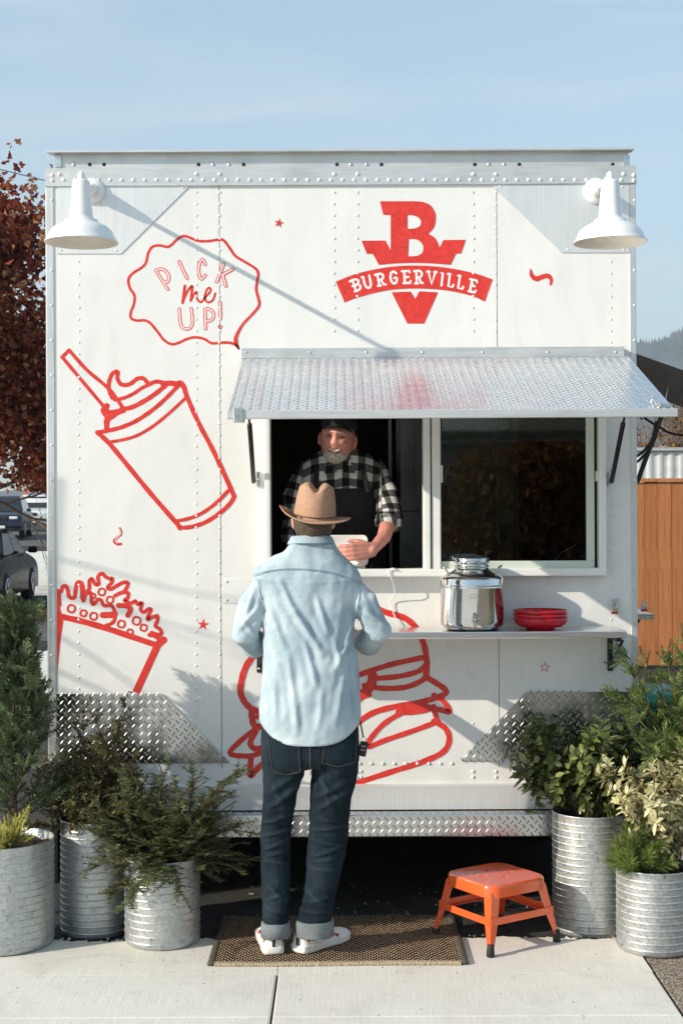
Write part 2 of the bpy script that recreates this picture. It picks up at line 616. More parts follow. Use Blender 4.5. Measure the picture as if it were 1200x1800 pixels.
def m_skin(name, c):
    t = NT(name)
    v = t.coord()
    f = t.noise(v, 30, 5)
    t.set(color=t.ramp(f, [(0.3, tuple(x * .82 for x in c)), (0.7, (min(1, c[0] * 1.12), c[1] * 1.02, c[2]))]), rough=0.5, spec=0.35, sss=0.0)
    t.bump(t.noise(v, 220, 3), 0.2, 0.002)
    return t.m

def m_mat():
    t = NT('herringbone_jute_weave')
    v = t.coord()
    sp = t.n.new('ShaderNodeSeparateXYZ')
    t.l.new(v, sp.inputs[0])
    # zig-zag rows: y shifted by a triangle wave of x
    tri = t.math('PINGPONG', sp.outputs[0], 0.0335)
    q = t.math('SUBTRACT', sp.outputs[1], t.math('MULTIPLY', tri, 1.7))
    row = t.math('FRACT', t.math('MULTIPLY', q, 1 / 0.030))
    cell = t.math('FRACT', t.math('MULTIPLY', sp.outputs[0], 1 / 0.0104))
    knot = t.math('MULTIPLY', t.math('SINE', t.math('MULTIPLY', row, math.pi)), t.math('ADD', 0.55, t.math('MULTIPLY', t.math('SINE', t.math('MULTIPLY', cell, math.pi)), 0.45)))
    fib = t.noise(v, 190, 3, 0.7)
    f = t.math('ADD', t.math('ADD', t.math('MULTIPLY', knot, 0.72), t.math('MULTIPLY', fib, 0.34)), t.math('MULTIPLY', t.math('SUBTRACT', t.noise(v, 45, 3, 0.7), 0.5), 0.4))
    c = t.ramp(f, [(0.46, (0.018, 0.012, 0.009)), (0.60, (0.12, 0.075, 0.045)), (0.80, (0.50, 0.36, 0.23)), (1.0, (0.70, 0.56, 0.40))])
    t.set(color=c, rough=1.0, spec=0.05)
    t.bump(f, 1.0, 0.008)
    return t.m

def m_wood():
    t = NT('cedar_board')
    v = t.coord(scale=(8, 8, 0.5))
    g = t.noise(v, 6, 6, 0.6, dist=1.0)
    o = t.n.new('ShaderNodeObjectInfo')
    c = t.ramp(g, [(0.3, (0.42, 0.145, 0.052)), (0.7, (0.64, 0.265, 0.105))])
    c = t.mix(c, t.ramp(o.outputs['Random'], [(0.0, 0.75), (1.0, 1.15)]), 1.0, 'MULTIPLY')
    t.set(color=c, rough=0.8, spec=0.2)
    t.bump(g, 0.3, 0.004)
    return t.m

def m_glass(name='window_glass', tint=(0.55, 0.62, 0.58)):
    """tinted pane: mirror film over tinted see-through, same for every ray"""
    t = NT(name)
    gl = t.node('ShaderNodeBsdfGlossy', Roughness=0.01)
    gl.inputs['Color'].default_value = (0.95, 1.0, 0.98, 1)
    tr = t.n.new('ShaderNodeBsdfTransparent')
    tr.inputs['Color'].default_value = (*tint, 1)
    fr = t.node('ShaderNodeFresnel', IOR=1.62)
    ms = t.n.new('ShaderNodeMixShader')
    t.l.new(fr.outputs[0], ms.inputs[0])
    t.l.new(tr.outputs[0], ms.inputs[1])
    t.l.new(gl.outputs[0], ms.inputs[2])
    t.l.new(ms.outputs[0], t.out.inputs['Surface'])
    return t.m

M = {}
M['wall'] = m_wall()
M['alu'] = m_alu('weathered_aluminium', 0.72, 0.42, metal=0.75)
M['alu_h'] = m_alu('weathered_aluminium_rail', 0.70, 0.45, (1.5, 60, 60), 0.4, 0.7)
M['gusset'] = m_alu('brushed_aluminium_plate', 0.80, 0.46, (110, 60, 0.8), 0.10, 0.6, 0.06)
M['tread'] = m_alu('diamond_plate', 0.56, 0.17, (8, 8, 8), 0.15, bump=0.03)
M['lug'] = m_alu('diamond_plate_lugs', 0.48, 0.5, (8, 8, 8), 0.15, bump=0.03)
M['awning'] = m_alu('bright_diamond_plate', 0.93, 0.24, (8, 8, 8), 0.06, bump=0.02)
M['steel'] = m_alu('polished_steel', 0.72, 0.12, (6, 6, 60), 0.05, bump=0.01)
M['zinc'] = simple('zinc_hardware', (0.6, 0.61, 0.6), 0.35, 1.0)
M['galv'] = m_galv()
M['red'] = m_paint_red()
M['white_print'] = simple('white_sign_paint', (0.80, 0.77, 0.75), 0.4, 0, 0.04)
M['pink_print'] = simple('thin_pink_paint', (0.80, 0.62, 0.60), 0.4, 0, 0.06)
M['frame'] = simple('white_vinyl_frame', (0.80, 0.80, 0.77), 0.35, 0, 0.05, 6, 0.1)
M['sash'] = simple('pale_green_tint_sash', (0.60, 0.66, 0.58), 0.4, 0, 0.06, 6)
M['dark'] = simple('black_rubber', (0.012, 0.012, 0.012), 0.6, 0, 0.2, 40, 0.2)
M['black_metal'] = simple('black_powder_coat', (0.015, 0.014, 0.014), 0.35, 0, 0.2, 30)
M['interior'] = simple('shade_toned_kitchen_lining', (0.040, 0.031, 0.022), 0.55, 0, 0.3, 5)  # near-black base: shade of the unlit kitchen put into the colour
M['fridge'] = m_alu('dark_stainless_door', 0.13, 0.3, (40, 40, 1), 0.2)
M['lamp'] = simple('white_enamel', (0.84, 0.84, 0.83), 0.22, 0, 0.02, 10, coat=0.3, rvar=0.04)
M['lamp_in'] = simple('cream_enamel', (0.80, 0.74, 0.64), 0.4, 0, 0.03, 10)
M['glass'] = m_glass()
M['concrete'] = m_concrete()
M['aggregate'] = m_aggregate()
M['asphalt'] = m_asphalt()
M['shirt'] = m_denim('light_chambray', (0.27, 0.37, 0.43), (0.50, 0.58, 0.62), (70, 70, 3.0), 0.55, 0.4)
M['jeans'] = m_denim('dark_raw_denim', (0.0035, 0.0068, 0.0105), (0.019, 0.033, 0.044), (40, 40, 2.5), 0.9, 0.4)
M['cuff'] = m_denim('turned_up_denim', (0.12, 0.14, 0.15), (0.25, 0.27, 0.28), (60, 60, 8), 0.8, 0.4)
M['stitch'] = simple('tan_stitching', (0.13, 0.095, 0.06), 0.9)
M['hat'] = simple('camel_felt', (0.45, 0.268, 0.175), 0.95, 0, 0.1, 60, 0.35, 300)
M['hatband'] = simple('brown_leather_cord', (0.12, 0.07, 0.05), 0.5)
M['hair'] = simple('short_brown_hair', (0.085, 0.055, 0.032), 0.7, 0, 0.6, 160, 1.0, 240)
M['skin'] = m_skin('skin_light', (0.56, 0.30, 0.22))
M['skin2'] = m_skin('skin_ruddy', (0.58, 0.265, 0.21))
M['beard'] = simple('grey_beard', (0.50, 0.46, 0.41), 0.9, 0, 0.5, 120, 1.0, 260)
M['teeth'] = simple('teeth', (0.7, 0.66, 0.56), 0.3)
M['mouth'] = simple('mouth_shadow', (0.10, 0.02, 0.02), 0.6)
M['plaid'] = m_plaid()
M['black_cloth'] = simple('black_cotton', (0.010, 0.010, 0.011), 0.95, 0, 0.3, 50, 0.4, 200)
M['grey_cloth'] = simple('grey_undershirt', (0.25, 0.27, 0.29), 0.95, 0, 0.1, 60)
M['shoe'] = simple('white_canvas', (0.78, 0.76, 0.72), 0.8, 0, 0.08, 30, 0.3, 260)
M['sole'] = simple('white_rubber_sole', (0.76, 0.74, 0.69), 0.55, 0, 0.12, 40)
M['heart'] = simple('dark_red_print', (0.45, 0.012, 0.02), 0.7)
M['mat'] = m_mat()
M['binding'] = simple('olive_binding', (0.085, 0.075, 0.055), 0.95, 0, 0.2, 90, 0.5, 300)
M['jute'] = simple('pale_jute_tuft', (0.50, 0.40, 0.27), 1.0, 0, 0.3, 120, 0.5, 300)
M['stool'] = simple('orange_red_enamel', (0.82, 0.12, 0.030), 0.22, 0, 0.05, 8, 0.05, 30, coat=0.6, rvar=0.05)
M['bowl'] = simple('red_plastic', (0.55, 0.010, 0.022), 0.25, 0, 0.06, 12, coat=0.3)
M['tablet'] = simple('white_plastic', (0.80, 0.79, 0.76), 0.3, 0, 0.02, 8)
M['soil'] = simple('dark_potting_soil', (0.030, 0.020, 0.014), 1.0, 0, 0.5, 90, 1.0, 130)
M['bark'] = simple('brown_twig', (0.11, 0.07, 0.045), 0.9, 0, 0.3, 60, 0.4)
M['bark_grey'] = simple('grey_brown_bark', (0.16, 0.12, 0.09), 0.9, 0, 0.3, 12, 0.5, 40)
M['teal'] = simple('teal_plastic', (0.004, 0.21, 0.15), 0.45, 0, 0.12, 8)
M['brass'] = simple('laminated_padlock_steel', (0.55, 0.50, 0.40), 0.35, 1.0)
M['wood'] = m_wood()
M['yew'] = leafmat('yew_needles', [(0.0, (0.055, 0.078, 0.030)), (0.6, (0.115, 0.15, 0.058)), (0.93, (0.21, 0.24, 0.085)), (1.0, (0.38, 0.32, 0.13))], 0.45, 0.34)
M['arbor'] = leafmat('arborvitae_sprays', [(0.0, (0.060, 0.092, 0.045)), (0.6, (0.12, 0.165, 0.078)), (1.0, (0.24, 0.27, 0.13))], 0.55, 0.3)
M['gold'] = leafmat('golden_conifer', [(0.0, (0.24, 0.27, 0.05)), (0.6, (0.46, 0.44, 0.09)), (1.0, (0.66, 0.58, 0.15))], 0.55, 0.3)
M['box'] = leafmat('bronze_green_leaves', [(0.0, (0.10, 0.10, 0.042)), (0.5, (0.20, 0.185, 0.078)), (0.85, (0.38, 0.33, 0.14)), (1.0, (0.30, 0.11, 0.055))], 0.4, 0.32)
M['gloss'] = leafmat('glossy_round_leaves', [(0.0, (0.06, 0.088, 0.026)), (0.55, (0.13, 0.165, 0.05)), (0.85, (0.26, 0.29, 0.09)), (1.0, (0.40, 0.41, 0.15))], 0.25, 0.25, 0.6)
M['varieg'] = leafmat('cream_variegated_leaves', [(0.0, (0.40, 0.40, 0.17)), (0.3, (0.66, 0.61, 0.34)), (1.0, (0.82, 0.77, 0.52))], 0.45, 0.3)
M['pine'] = leafmat('bright_pine_needles', [(0.0, (0.10, 0.16, 0.035)), (0.6, (0.20, 0.28, 0.065)), (1.0, (0.38, 0.43, 0.12))], 0.45, 0.25)
M['juniper'] = leafmat('juniper_foliage', [(0.0, (0.065, 0.11, 0.032)), (0.6, (0.15, 0.21, 0.06)), (1.0, (0.32, 0.37, 0.12))], 0.5, 0.25)
M['maple'] = leafmat('red_maple_leaves', [(0.0, (0.10, 0.018, 0.012)), (0.45, (0.27, 0.048, 0.022)), (0.75, (0.46, 0.12, 0.038)), (1.0, (0.68, 0.34, 0.17))], 0.5, 0.35)
M['orange_leaf'] = leafmat('orange_autumn_leaves', [(0.0, (0.16, 0.05, 0.012)), (0.6, (0.32, 0.12, 0.025)), (1.0, (0.45, 0.24, 0.05))], 0.6, 0.35)
M['green_leaf'] = leafmat('street_tree_leaves', [(0.0, (0.03, 0.045, 0.016)), (0.6, (0.06, 0.08, 0.03)), (1.0, (0.12, 0.13, 0.05))], 0.6, 0.3)
M['grass'] = leafmat('lawn_blades', [(0.0, (0.04, 0.065, 0.02)), (1.0, (0.12, 0.15, 0.05))], 0.7, 0.3)
M['forest'] = leafmat('fir_forest', [(0.0, (0.018, 0.035, 0.02)), (1.0, (0.045, 0.07, 0.035))], 0.9, 0.0)
M['hill'] = simple('forest_floor', (0.05, 0.05, 0.035), 1.0, 0, 0.5, 0.01)
# ------------------------------------------------------------------ ground
def gz(y):
    """the far street lies a little higher"""
    t = min(1.0, max(0.0, (y - 30) / 30.0))
    return -0.02 + 0.9 * t * t * (3 - 2 * t)

g = MB()
ys = [-400, -60, -20, -10, -3, 0, 4, 8, 12, 16, 20, 24, 28, 30, 33, 36, 40, 44, 48, 52, 56, 60, 70, 120, 400, 1500, 6000]
xs = [-4000, -400, -60, -20, -8, -3, 3, 8, 20, 60, 400, 4000]
gv = [(x, y, gz(y)) for y in ys for x in xs]
nx = len(xs)
g.add(gv, [(j * nx + i, j * nx + i + 1, (j + 1) * nx + i + 1, (j + 1) * nx + i) for j in range(len(ys) - 1) for i in range(nx - 1)], True)
ground = g.build('ground', M['asphalt'])
tag(ground, kind='structure')

def flat_strip(name, x0, x1, y0, y1, mat, lift, n=8):
    b = MB()
    v = []
    for i in range(n + 1):
        y = y0 + (y1 - y0) * i / n
        v += [(x0, y, gz(y) + lift), (x1, y, gz(y) + lift)]
    b.add(v, [(2 * i, 2 * i + 1, 2 * i + 3, 2 * i + 2) for i in range(n)], True)
    o = b.build(name, mat)
    return tag(o, kind='structure')

# the concrete pavement in front, slab by slab
pav = empty('pavement', (0, -3, 0))
pav['kind'] = 'structure'
def slab(x0, x1, y0, y1, z=0.0, mat=None, name='slab'):
    b = MB()
    b.bbox((x0, y0, -0.09), (x1, y1, z), 0.006)
    return b.build(name, mat or M['concrete'], pav)
XJ, XR_ = -0.247, 1.150
edge = []
random.seed(3)
# back band with a broken edge towards the truck
def ragged(x0, x1, yb, yf, seed):
    r = random.Random(seed)
    pts = [(x0, yf), (x1, yf)]
    n = int((x1 - x0) / 0.02)
    for i in range(n + 1):
        x = x1 + (x0 - x1) * i / n
        pts.append((x, yb + r.uniform(-0.012, 0.012) + 0.02 * math.sin(x * 9 + seed)))
    b = MB()
    b.prism([(p[0], p[1], 0.0) for p in pts], (0, 0, -0.09))
    b.build('slab', M['concrete'], pav)
ragged(-2.55, XJ - 0.001, -0.44, -0.868, 1)
ragged(XJ + 0.001, XR_, -0.44, -0.868, 2)
for a, b_ in ((-0.8715, -1.322), (-1.3255, -2.6), (-2.605, -4.0), (-4.006, -6.0), (-6.006, -8.0), (-8.006, -10.5)):
    slab(-2.55, XJ - 0.004, b_, a)
    slab(XJ + 0.004, XR_ , b_, a)
    slab(-5.2, -2.558, b_, a)
    slab(-9.0, -5.208, b_, a)  # outer slabs added out of view, bounce light onto the shaded wall
M['bounce_road'] = m_asphalt('pale_bounce_street', .26, .36)  # unseen street added behind the camera, kept pale to bounce fill light
flat_strip('road', -60, 60, -34, -10.52, M['bounce_road'], .012, 4)
b = MB()
b.bbox((XR_ + 0.012, -10.5, -0.09), (5.0, -0.40, -0.004), 0.006)
b.build('aggregate_slab', M['aggregate'], pav)

# crumbs of broken concrete and gravel along that edge and under the truck
def pebbles(name, n, fx, fy, s0, s1, mat, label, seed):
    r = np.random.default_rng(seed)
    V, F = [], []
    base = np.array([(1, 0, 0), (0, 1, 0), (-1, 0, 0), (0, -1, 0), (0, 0, .8), (0, 0, -.5)])
    tri = np.array([(0, 1, 4, 4), (1, 2, 4, 4), (2, 3, 4, 4), (3, 0, 4, 4), (1, 0, 5, 5), (2, 1, 5, 5), (3, 2, 5, 5), (0, 3, 5, 5)])
    mb = MB()
    for i in range(n):
        s = r.uniform(s0, s1)
        p = base * (s * r.uniform(0.6, 1.3, (6, 3)))
        a = r.uniform(0, 6.28)
        c_, s_ = math.cos(a), math.sin(a)
        p = p @ np.array([[c_, s_, 0], [-s_, c_, 0], [0, 0, 1]])
        p += np.array([fx(r), fy(r), 0])
        p[:, 2] += -0.02 + s * 0.4
        mb.add([tuple(q) for q in p], [tuple(t[:3]) for t in tri])
    o = mb.build(name, mat)
    return tag(o, label, 'gravel', kind='stuff')
pebbles('gravel', 900, lambda r: r.uniform(-1.9, 1.9), lambda r: -0.445 + abs(r.normal(0, 0.035)), 0.003, 0.011, M['concrete'],
        'crumbs of pale gravel along the broken pavement edge', 5)
pebbles('gravel', 90, lambda r: r.uniform(-0.45, 1.1), lambda r: r.uniform(-0.05, 0.5), 0.003, 0.010, M['aggregate'],
        'loose brown gravel on the dark ground under the truck', 6)

def on_slab(r): return r.uniform(-1.6, 1.1)
o_ = pebbles('gravel', 110, on_slab, lambda r: r.uniform(-1.7, -.5), 0.0012, 0.0035, M['asphalt'], 'tiny dark grit scattered on the pale pavement', 9)
o_.location.z += .0195
# ------------------------------------------------------------------ food truck
XL, XR = -1.279, 1.284
ZT, ZB = 3.287, 0.54
TR = empty('food_truck', (0, 2.5, 0), 'white riveted food truck painted with red burger, fries and milkshake drawings', 'food truck')
LEN = 5.2

def prect(mb, x0, y0, x1, y1, Yf, Yb):
    a, b = W(x0, y0, Yf), W(x1, y1, Yf)
    mb.box((min(a.x, b.x), Yf, min(a.z, b.z)), (max(a.x, b.x), Yb, max(a.z, b.z)))
    return mb
def part(name, mb, mat, parent=None):
    return mb.build(name, mat, parent or TR)

# window opening in the wall (X0..X1, Z0..Z1)
WX0, WX1, WZ0, WZ1 = -0.318, 1.128, 1.452, 2.262
def wall_sheet(x0, x1, z0, z1, y):
    """sheet with the window opening left out"""
    xsn = sorted({x0, x1, *[q for q in (WX0, WX1) if x0 < q < x1]})
    zsn = sorted({z0, z1, WZ0, WZ1})
    b = MB()
    for i in range(len(xsn) - 1):
        for j in range(len(zsn) - 1):
            cx, cz = (xsn[i] + xsn[i + 1]) / 2, (zsn[j] + zsn[j + 1]) / 2
            if WX0 < cx < WX1 and WZ0 < cz < WZ1: continue
            b.add([(xsn[i], y, zsn[j]), (xsn[i + 1], y, zsn[j]), (xsn[i + 1], y, zsn[j + 1]), (xsn[i], y, zsn[j + 1])], [(0, 1, 2, 3)])
    # folded side edges so the sheets stand proud of each other
    for x in (x0, x1):
        b.add([(x, y, z0), (x, y + 0.02, z0), (x, y + 0.02, z1), (x, y, z1)], [(0, 1, 2, 3)])
    return b
xs1, xs2 = W(388, 900).x, W(875, 900).x
zw0, zw1 = W(600, 1378).z, W(600, 322).z
part('wall_panel', wall_sheet(XL + 0.003, xs1 - .0014, zw0, zw1, -0.0006), M['wall'])
part('wall_panel', wall_sheet(xs1 + 0.0014, xs2 - 0.0014, zw0, zw1, 0.0002), M['wall'])
part('wall_panel', wall_sheet(xs2 + .0014, XR - 0.003, zw0, zw1, -0.0006), M['wall'])
# folded lower hem of the wall, and the little riveted patch left of the window
b = MB(); prect(b, 100, 1352, 1105, 1376, -0.0011, -0.0003); part('lower_hem', b, M['wall'])
b = MB(); prect(b, 391, 1018, 455, 1060, -0.0024, 0.0008); part('patch_panel', b, M['wall'])

# body behind the wall: sides, roof, floor, back
b = MB()
b.box((XL, 0.03, ZB - 0.02), (XL + 0.04, LEN, ZT - 0.07))
part('side_wall', b, M['wall'])
b = MB()
b.box((XR - 0.04, 0.03, ZB - 0.02), (XR, LEN, ZT - 0.07))
part('side_wall', b, M['wall'])
b = MB(); b.box((XL, LEN, ZB), (XR, LEN + 0.04, ZT - 0.07)); part('front_wall', b, M['wall'])
b = MB(); b.box((XL + 0.03, 0.055, ZT - 0.068), (XR - 0.03, LEN + 0.05, ZT - 0.012)); part('roof', b, M['alu_h'])
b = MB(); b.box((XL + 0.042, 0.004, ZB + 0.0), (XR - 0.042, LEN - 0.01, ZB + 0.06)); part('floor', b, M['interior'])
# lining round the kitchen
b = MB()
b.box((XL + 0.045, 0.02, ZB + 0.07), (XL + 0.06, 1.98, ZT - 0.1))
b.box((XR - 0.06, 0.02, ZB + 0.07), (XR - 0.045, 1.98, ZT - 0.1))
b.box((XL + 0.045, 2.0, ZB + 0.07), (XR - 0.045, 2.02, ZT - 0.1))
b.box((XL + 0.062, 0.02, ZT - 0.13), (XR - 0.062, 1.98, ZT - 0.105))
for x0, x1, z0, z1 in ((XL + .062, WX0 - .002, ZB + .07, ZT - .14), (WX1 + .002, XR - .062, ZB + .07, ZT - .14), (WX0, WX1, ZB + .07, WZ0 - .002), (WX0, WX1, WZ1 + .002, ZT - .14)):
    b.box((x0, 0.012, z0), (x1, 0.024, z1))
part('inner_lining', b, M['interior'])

# top: cap, rail, corner blocks
b = MB()
prect(b, 96, 271, 1104, 297, 0.012, 0.05)
part('roof_cap', b, M['alu_h'])
b = MB()
a0, a1 = W(84, 268, -0.012), W(1113, 268, -0.012)
b.prism([(a0.x, -0.03, ZT - 0.008), (a0.x, 0.05, ZT - 0.002), (a0.x, 0.05, ZT + 0.005), (a0.x, -0.03, ZT + 0.0)], (a1.x - a0.x, 0, 0))
part('drip_edge', b, M['alu_h'])
b = MB()
prect(b, 79, 296, 1118, 322, -0.012, 0.03)
b.v = [Vector(v) for v in b.v]
part('top_rail', b, M['alu_h'])
for x in (97, 1095):
    b = MB(); prect(b, x, 273, x + 11, 294, 0.004, 0.013); part('end_bracket', b, M['zinc'])
for k_, x in enumerate((130, 158, 183, 349, 375, 403, 428, 592, 617, 645, 670, 834, 859, 886, 912, 1076)):
    p = W(x, 289, 0.0115)
    b = MB(); b.lathe([(0.0001, 0.002), (0.006, 0.002), (0.0085, 0.0)], (p.x, 0.0115, p.z), 10, Matrix.Rotation(R(90), 4, 'X'))
    part('bolt', b, M['dark'] if k_ % 4 > 1 or k_ == 1 else M['zinc'])
# corner posts
b = MB(); prect(b, 82, 323, 99, 1404, -0.006, 0.03); part('corner_post', b, M['alu'])
b = MB(); prect(b, 1106, 323, 1121, 1412, -0.006, 0.03); part('corner_post', b, M['alu'])

def poly(mb, pts, Yf, th):
    return mb.prism([W(x, y, Yf) for x, y in pts], (0, th, 0))
b = MB(); poly(b, [(100, 324), (336, 324), (213, 446), (100, 446)], -0.0045, 0.002); part('corner_gusset', b, M['gusset'])
b = MB(); poly(b, [(862, 324), (1105, 324), (1105, 444), (987, 444)], -0.0045, 0.002); part('corner_gusset', b, M['gusset'])

# rivets: domed heads, one part
def rivet(mb, x, y, Y=-0.0015, r=0.0085, h=0.0027):
    p = W(x, y, Y)
    n = 10
    rs = []
    for rr, hh in ((r, 0.0), (r * 0.92, h * 0.45), (r * 0.55, h * 0.88), (r * 0.12, h)):
        rs.append([(p.x + rr * math.cos(6.2832 * j / n), Y - hh, p.z + rr * math.sin(6.2832 * j / n)) for j in range(n)])
    mb.rings(rs, False, True, True)
b = MB()
def blocked(x, y):
    if 418 < x < 1104 and 608 < y < 632: return True
    if 463 < x < 1068 and 600 < y < 1014: return True
    return False
def in_gus(x, y):
    return (y < 448 and x < 216 + (446 - y)) or (y < 448 and x > 985 - (446 - y))
def in_tread(x, y):
    return 1214 < y < 1344 and (x < 290 + (y - 1220) or x > 922 - (y - 1216))
for x in (139, 345, 386, 587, 628, 831, 871, 1073):
    y = 338
    while y < 1335:
        jx = x + random.uniform(-0.6, 0.6)
        if not blocked(x, y) and not in_gus(x, y) and not in_tread(x, y):
            if not (x > 560 and y > 1014 and random.random() < 0.45 and x > 800): rivet(b, jx, y, -0.0004, 0.0062)
        y += 20.3
x = 112
while x < 1100:
    rivet(b, x, 316, -0.012, 0.0085, 0.0045)
    x += 20.4
for x in (105, 345, 386, 587, 628, 831, 871, 1095):
    rivet(b, x, 306, -0.012, 0.009, 0.006)
for x in (92, 1113):
    for y in (308, 317): rivet(b, x, y, -0.012, 0.009, 0.006)
x = 410
while x < 1100:
    if not (x > 805): rivet(b, x, 1342, -0.0005, 0.008, 0.005)
    x += 20.2
for x in (412, 628, 634, 831, 871):
    for y in (1356, 1366): rivet(b, x, y, -0.001, 0.008, 0.005)
for x, sgn in ((91, 1), (1114, 1)):
    y = 352
    while y < 1400:
        rivet(b, x, y, -0.006, 0.006, 0.004)
        y += 61.5
for x, y in ((108, 440), (205, 440), (322, 330), (879, 328), (1093, 328), (997, 438), (1095, 438)): rivet(b, x, y, -0.0045, 0.005, 0.003)
for x, y in ((398, 1022), (446, 1022), (398, 1055), (446, 1055), (1053, 1056)): rivet(b, x, y, -0.003, 0.006, 0.004)
rv = part('rivets', b, M['wall'])
rv['kind'] = 'stuff'

# diamond plate kick panels, skirt and step
def inside(pt, pg):
    x, y = pt
    c = False
    for i in range(len(pg)):
        x0, y0 = pg[i]
        x1, y1 = pg[i - 1]
        if (y0 > y) != (y1 > y) and x < (x1 - x0) * (y - y0) / (y1 - y0) + x0: c = not c
    return c
def lugs(mb, pg, origin, eu, ev, en, step=0.0345, length=0.0275, width=0.0062, h=0.0020):
    """raised treads inside polygon pg given in plate coordinates (u, v)"""
    us = [p[0] for p in pg]; vs_ = [p[1] for p in pg]
    nu = int((max(us) - min(us)) / step) + 2
    nv = int((max(vs_) - min(vs_)) / step) + 2
    for i in range(nu * 2):
        for j in range(nv * 2):
            if (i + j) % 2: continue
            u = min(us) + i * step / 2 + 0.006
            v = min(vs_) + j * step / 2 + 0.006
            if not inside((u, v), pg): continue
            s = 1 if (i % 2) else -1
            ang = R(50) * s
            du, dv = math.cos(ang), math.sin(ang)
            L2, w2 = length / 2, width / 2
            def q(a, b_, hh): return origin + eu * (u + du * a - dv * b_) + ev * (v + dv * a + du * b_) + en * hh
            base = [q(-L2, 0, 0), q(-L2 * .45, -w2, 0), q(L2 * .45, -w2, 0), q(L2, 0, 0), q(L2 * .45, w2, 0), q(-L2 * .45, w2, 0)]
            top = [q(-L2 * .5, 0, h), q(L2 * .5, 0, h)]
            mb.add(base + top, [(0, 1, 6), (1, 2, 7, 6), (2, 3, 7), (3, 4, 7), (4, 5, 6, 7), (5, 0, 6)], False)
for pts in ([(100, 1220), (286, 1220), (404, 1341), (100, 1341)], [(925, 1216), (1106, 1216), (1106, 1337), (810, 1337)]):
    b = MB(); poly(b, pts, -0.0075, 0.003)
    kp = part('kick_plate', b, M['tread'])
    b = MB()
    pg = [(W(x, y, -0.0075).x, W(x, y, -0.0075).z) for x, y in pts]
    lugs(b, pg, Vector((0, -0.0074, 0)), Vector((1, 0, 0)), Vector((0, 0, 1)), Vector((0, -1, 0)))
    t_ = b.build('tread_pattern', M['lug'], kp); t_['kind'] = 'stuff'
b = MB()
zs0, zs1 = W(600, 1378).z, 0.432
b.prism([(XL + .03, -0.010, zs0), (XL + .03, -0.022, zs0 - 0.006), (XL + .03, -0.020, zs1), (XL + .03, 0.06, zs1), (XL + .03, 0.06, zs0)], (XR - XL - .06, 0, 0))
part('skirt', b, M['gusset'])
SX0, SX1, SY, SZ1, SZ0 = -0.552, 0.955, -0.105, 0.428, 0.332
b = MB(); b.bbox((SX0, SY, SZ0), (SX1, 0.05, SZ1), 0.005)
stp = part('rear_step', b, M['tread'])
b = MB()
lugs(b, [(SX0 + .005, SZ0 + .004), (SX1 - .005, SZ0 + .004), (SX1 - .005, SZ1 - .008), (SX0 + .005, SZ1 - .008)], Vector((0, SY + .0002, 0)), Vector((1, 0, 0)), Vector((0, 0, 1)), Vector((0, -1, 0)))
lugs(b, [(SX0 + .005, SY + .006), (SX1 - .005, SY + .006), (SX1 - .005, -0.03), (SX0 + .005, -0.03)], Vector((0, 0, SZ1 - .0002)), Vector((1, 0, 0)), Vector((0, 1, 0)), Vector((0, 0, 1)))
t_ = b.build('tread_pattern', M['lug'], stp); t_['kind'] = 'stuff'
# underside: chassis rails, axle, wheels
b = MB()
b.box((-0.55, 0.1, 0.30), (-0.43, LEN, 0.5)); b.box((0.43, 0.1, 0.30), (0.55, LEN, 0.5)); b.box((-1.0, 1.38, 0.30), (1.0, 1.5, 0.42))
b.box((XL + .05, 0.06, 0.44), (XR - .05, LEN, 0.535))
b.box((XL + .05, 2.6, 0.06), (XR - .05, 2.64, 0.5))
part('chassis', b, M['dark'])
for sx in (-1, 1):
    b = MB()
    Mx = Matrix.Rotation(R(90), 4, 'Y')
    b.lathe([(0.20, -.11), (0.36, -.10), (0.39, -.06), (0.39, .06), (0.36, .10), (0.20, .11)], (sx * 1.05, 1.44, 0.37), 32, Mx, cap0=True, cap1=True)
    wh = part('wheel', b, M['dark'])
    b = MB(); b.lathe([(0.02, -.115), (0.19, -.115), (0.20, -.08)], (sx * 1.05, 1.44, 0.37), 24, Mx, cap0=True); b.build('rim', M['zinc'], wh)
for x in (XL + .002, XR - .032):  # added panels, block the sun from the ground under the truck
    b = MB(); b.box((x, .05, .10), (x + .03, LEN, ZB - .025)); part('underside_sun_blocker', b, M['dark'])
# window: frame, mullion, panes, sash
YF = -0.072
def fr(name, x0, y0, x1, y1, Yf, Yb, mat, parent=None, r=0.006):
    a, c = W(x0, y0, Yf), W(x1, y1, Yf)
    b = MB(); b.bbox((min(a.x, c.x), Yf, min(a.z, c.z)), (max(a.x, c.x), Yb, max(a.z, c.z)), r)
    return b.build(name, mat, parent or TR)
wf = fr('window_frame', 464, 672, 476, 1001, YF, 0.03, M['frame'])
fr('window_jamb', 1051, 672, 1066, 1001, YF, 0.03, M['frame'], wf)
fr('window_sill', 464, 1001.5, 1066, 1012, YF - 0.004, 0.03, M['frame'], wf)
fr('window_head', 464, 655, 1066, 671.5, YF, 0.03, M['frame'], wf)
fr('mullion', 743, 672, 757, 1001, YF + 0.004, 0.03, M['frame'], wf)
fr('mullion', 757.5, 672, 775, 1001, YF + 0.012, 0.03, M['frame'], wf)
fr('latch', 774.8, 818, 777.5, 848, YF + 0.006, -0.03, M['frame'], wf, 0.001)
sash = fr('sash', 1029, 672, 1045, 986, -0.040, -0.005, M['sash'])
fr('sash_rail', 775.5, 986.5, 1045, 1000.5, -0.040, -0.005, M['sash'], sash)
fr('track', 1045.5, 672, 1050.5, 1000.5, -0.012, 0.03, M['black_metal'], wf, 0.001)
fr('latch', 1045.8, 828, 1049.5, 846, -0.032, -0.013, M['frame'], wf, 0.001)
a, c = W(775.5, 672, -0.024), W(1028.8, 986, -0.024)
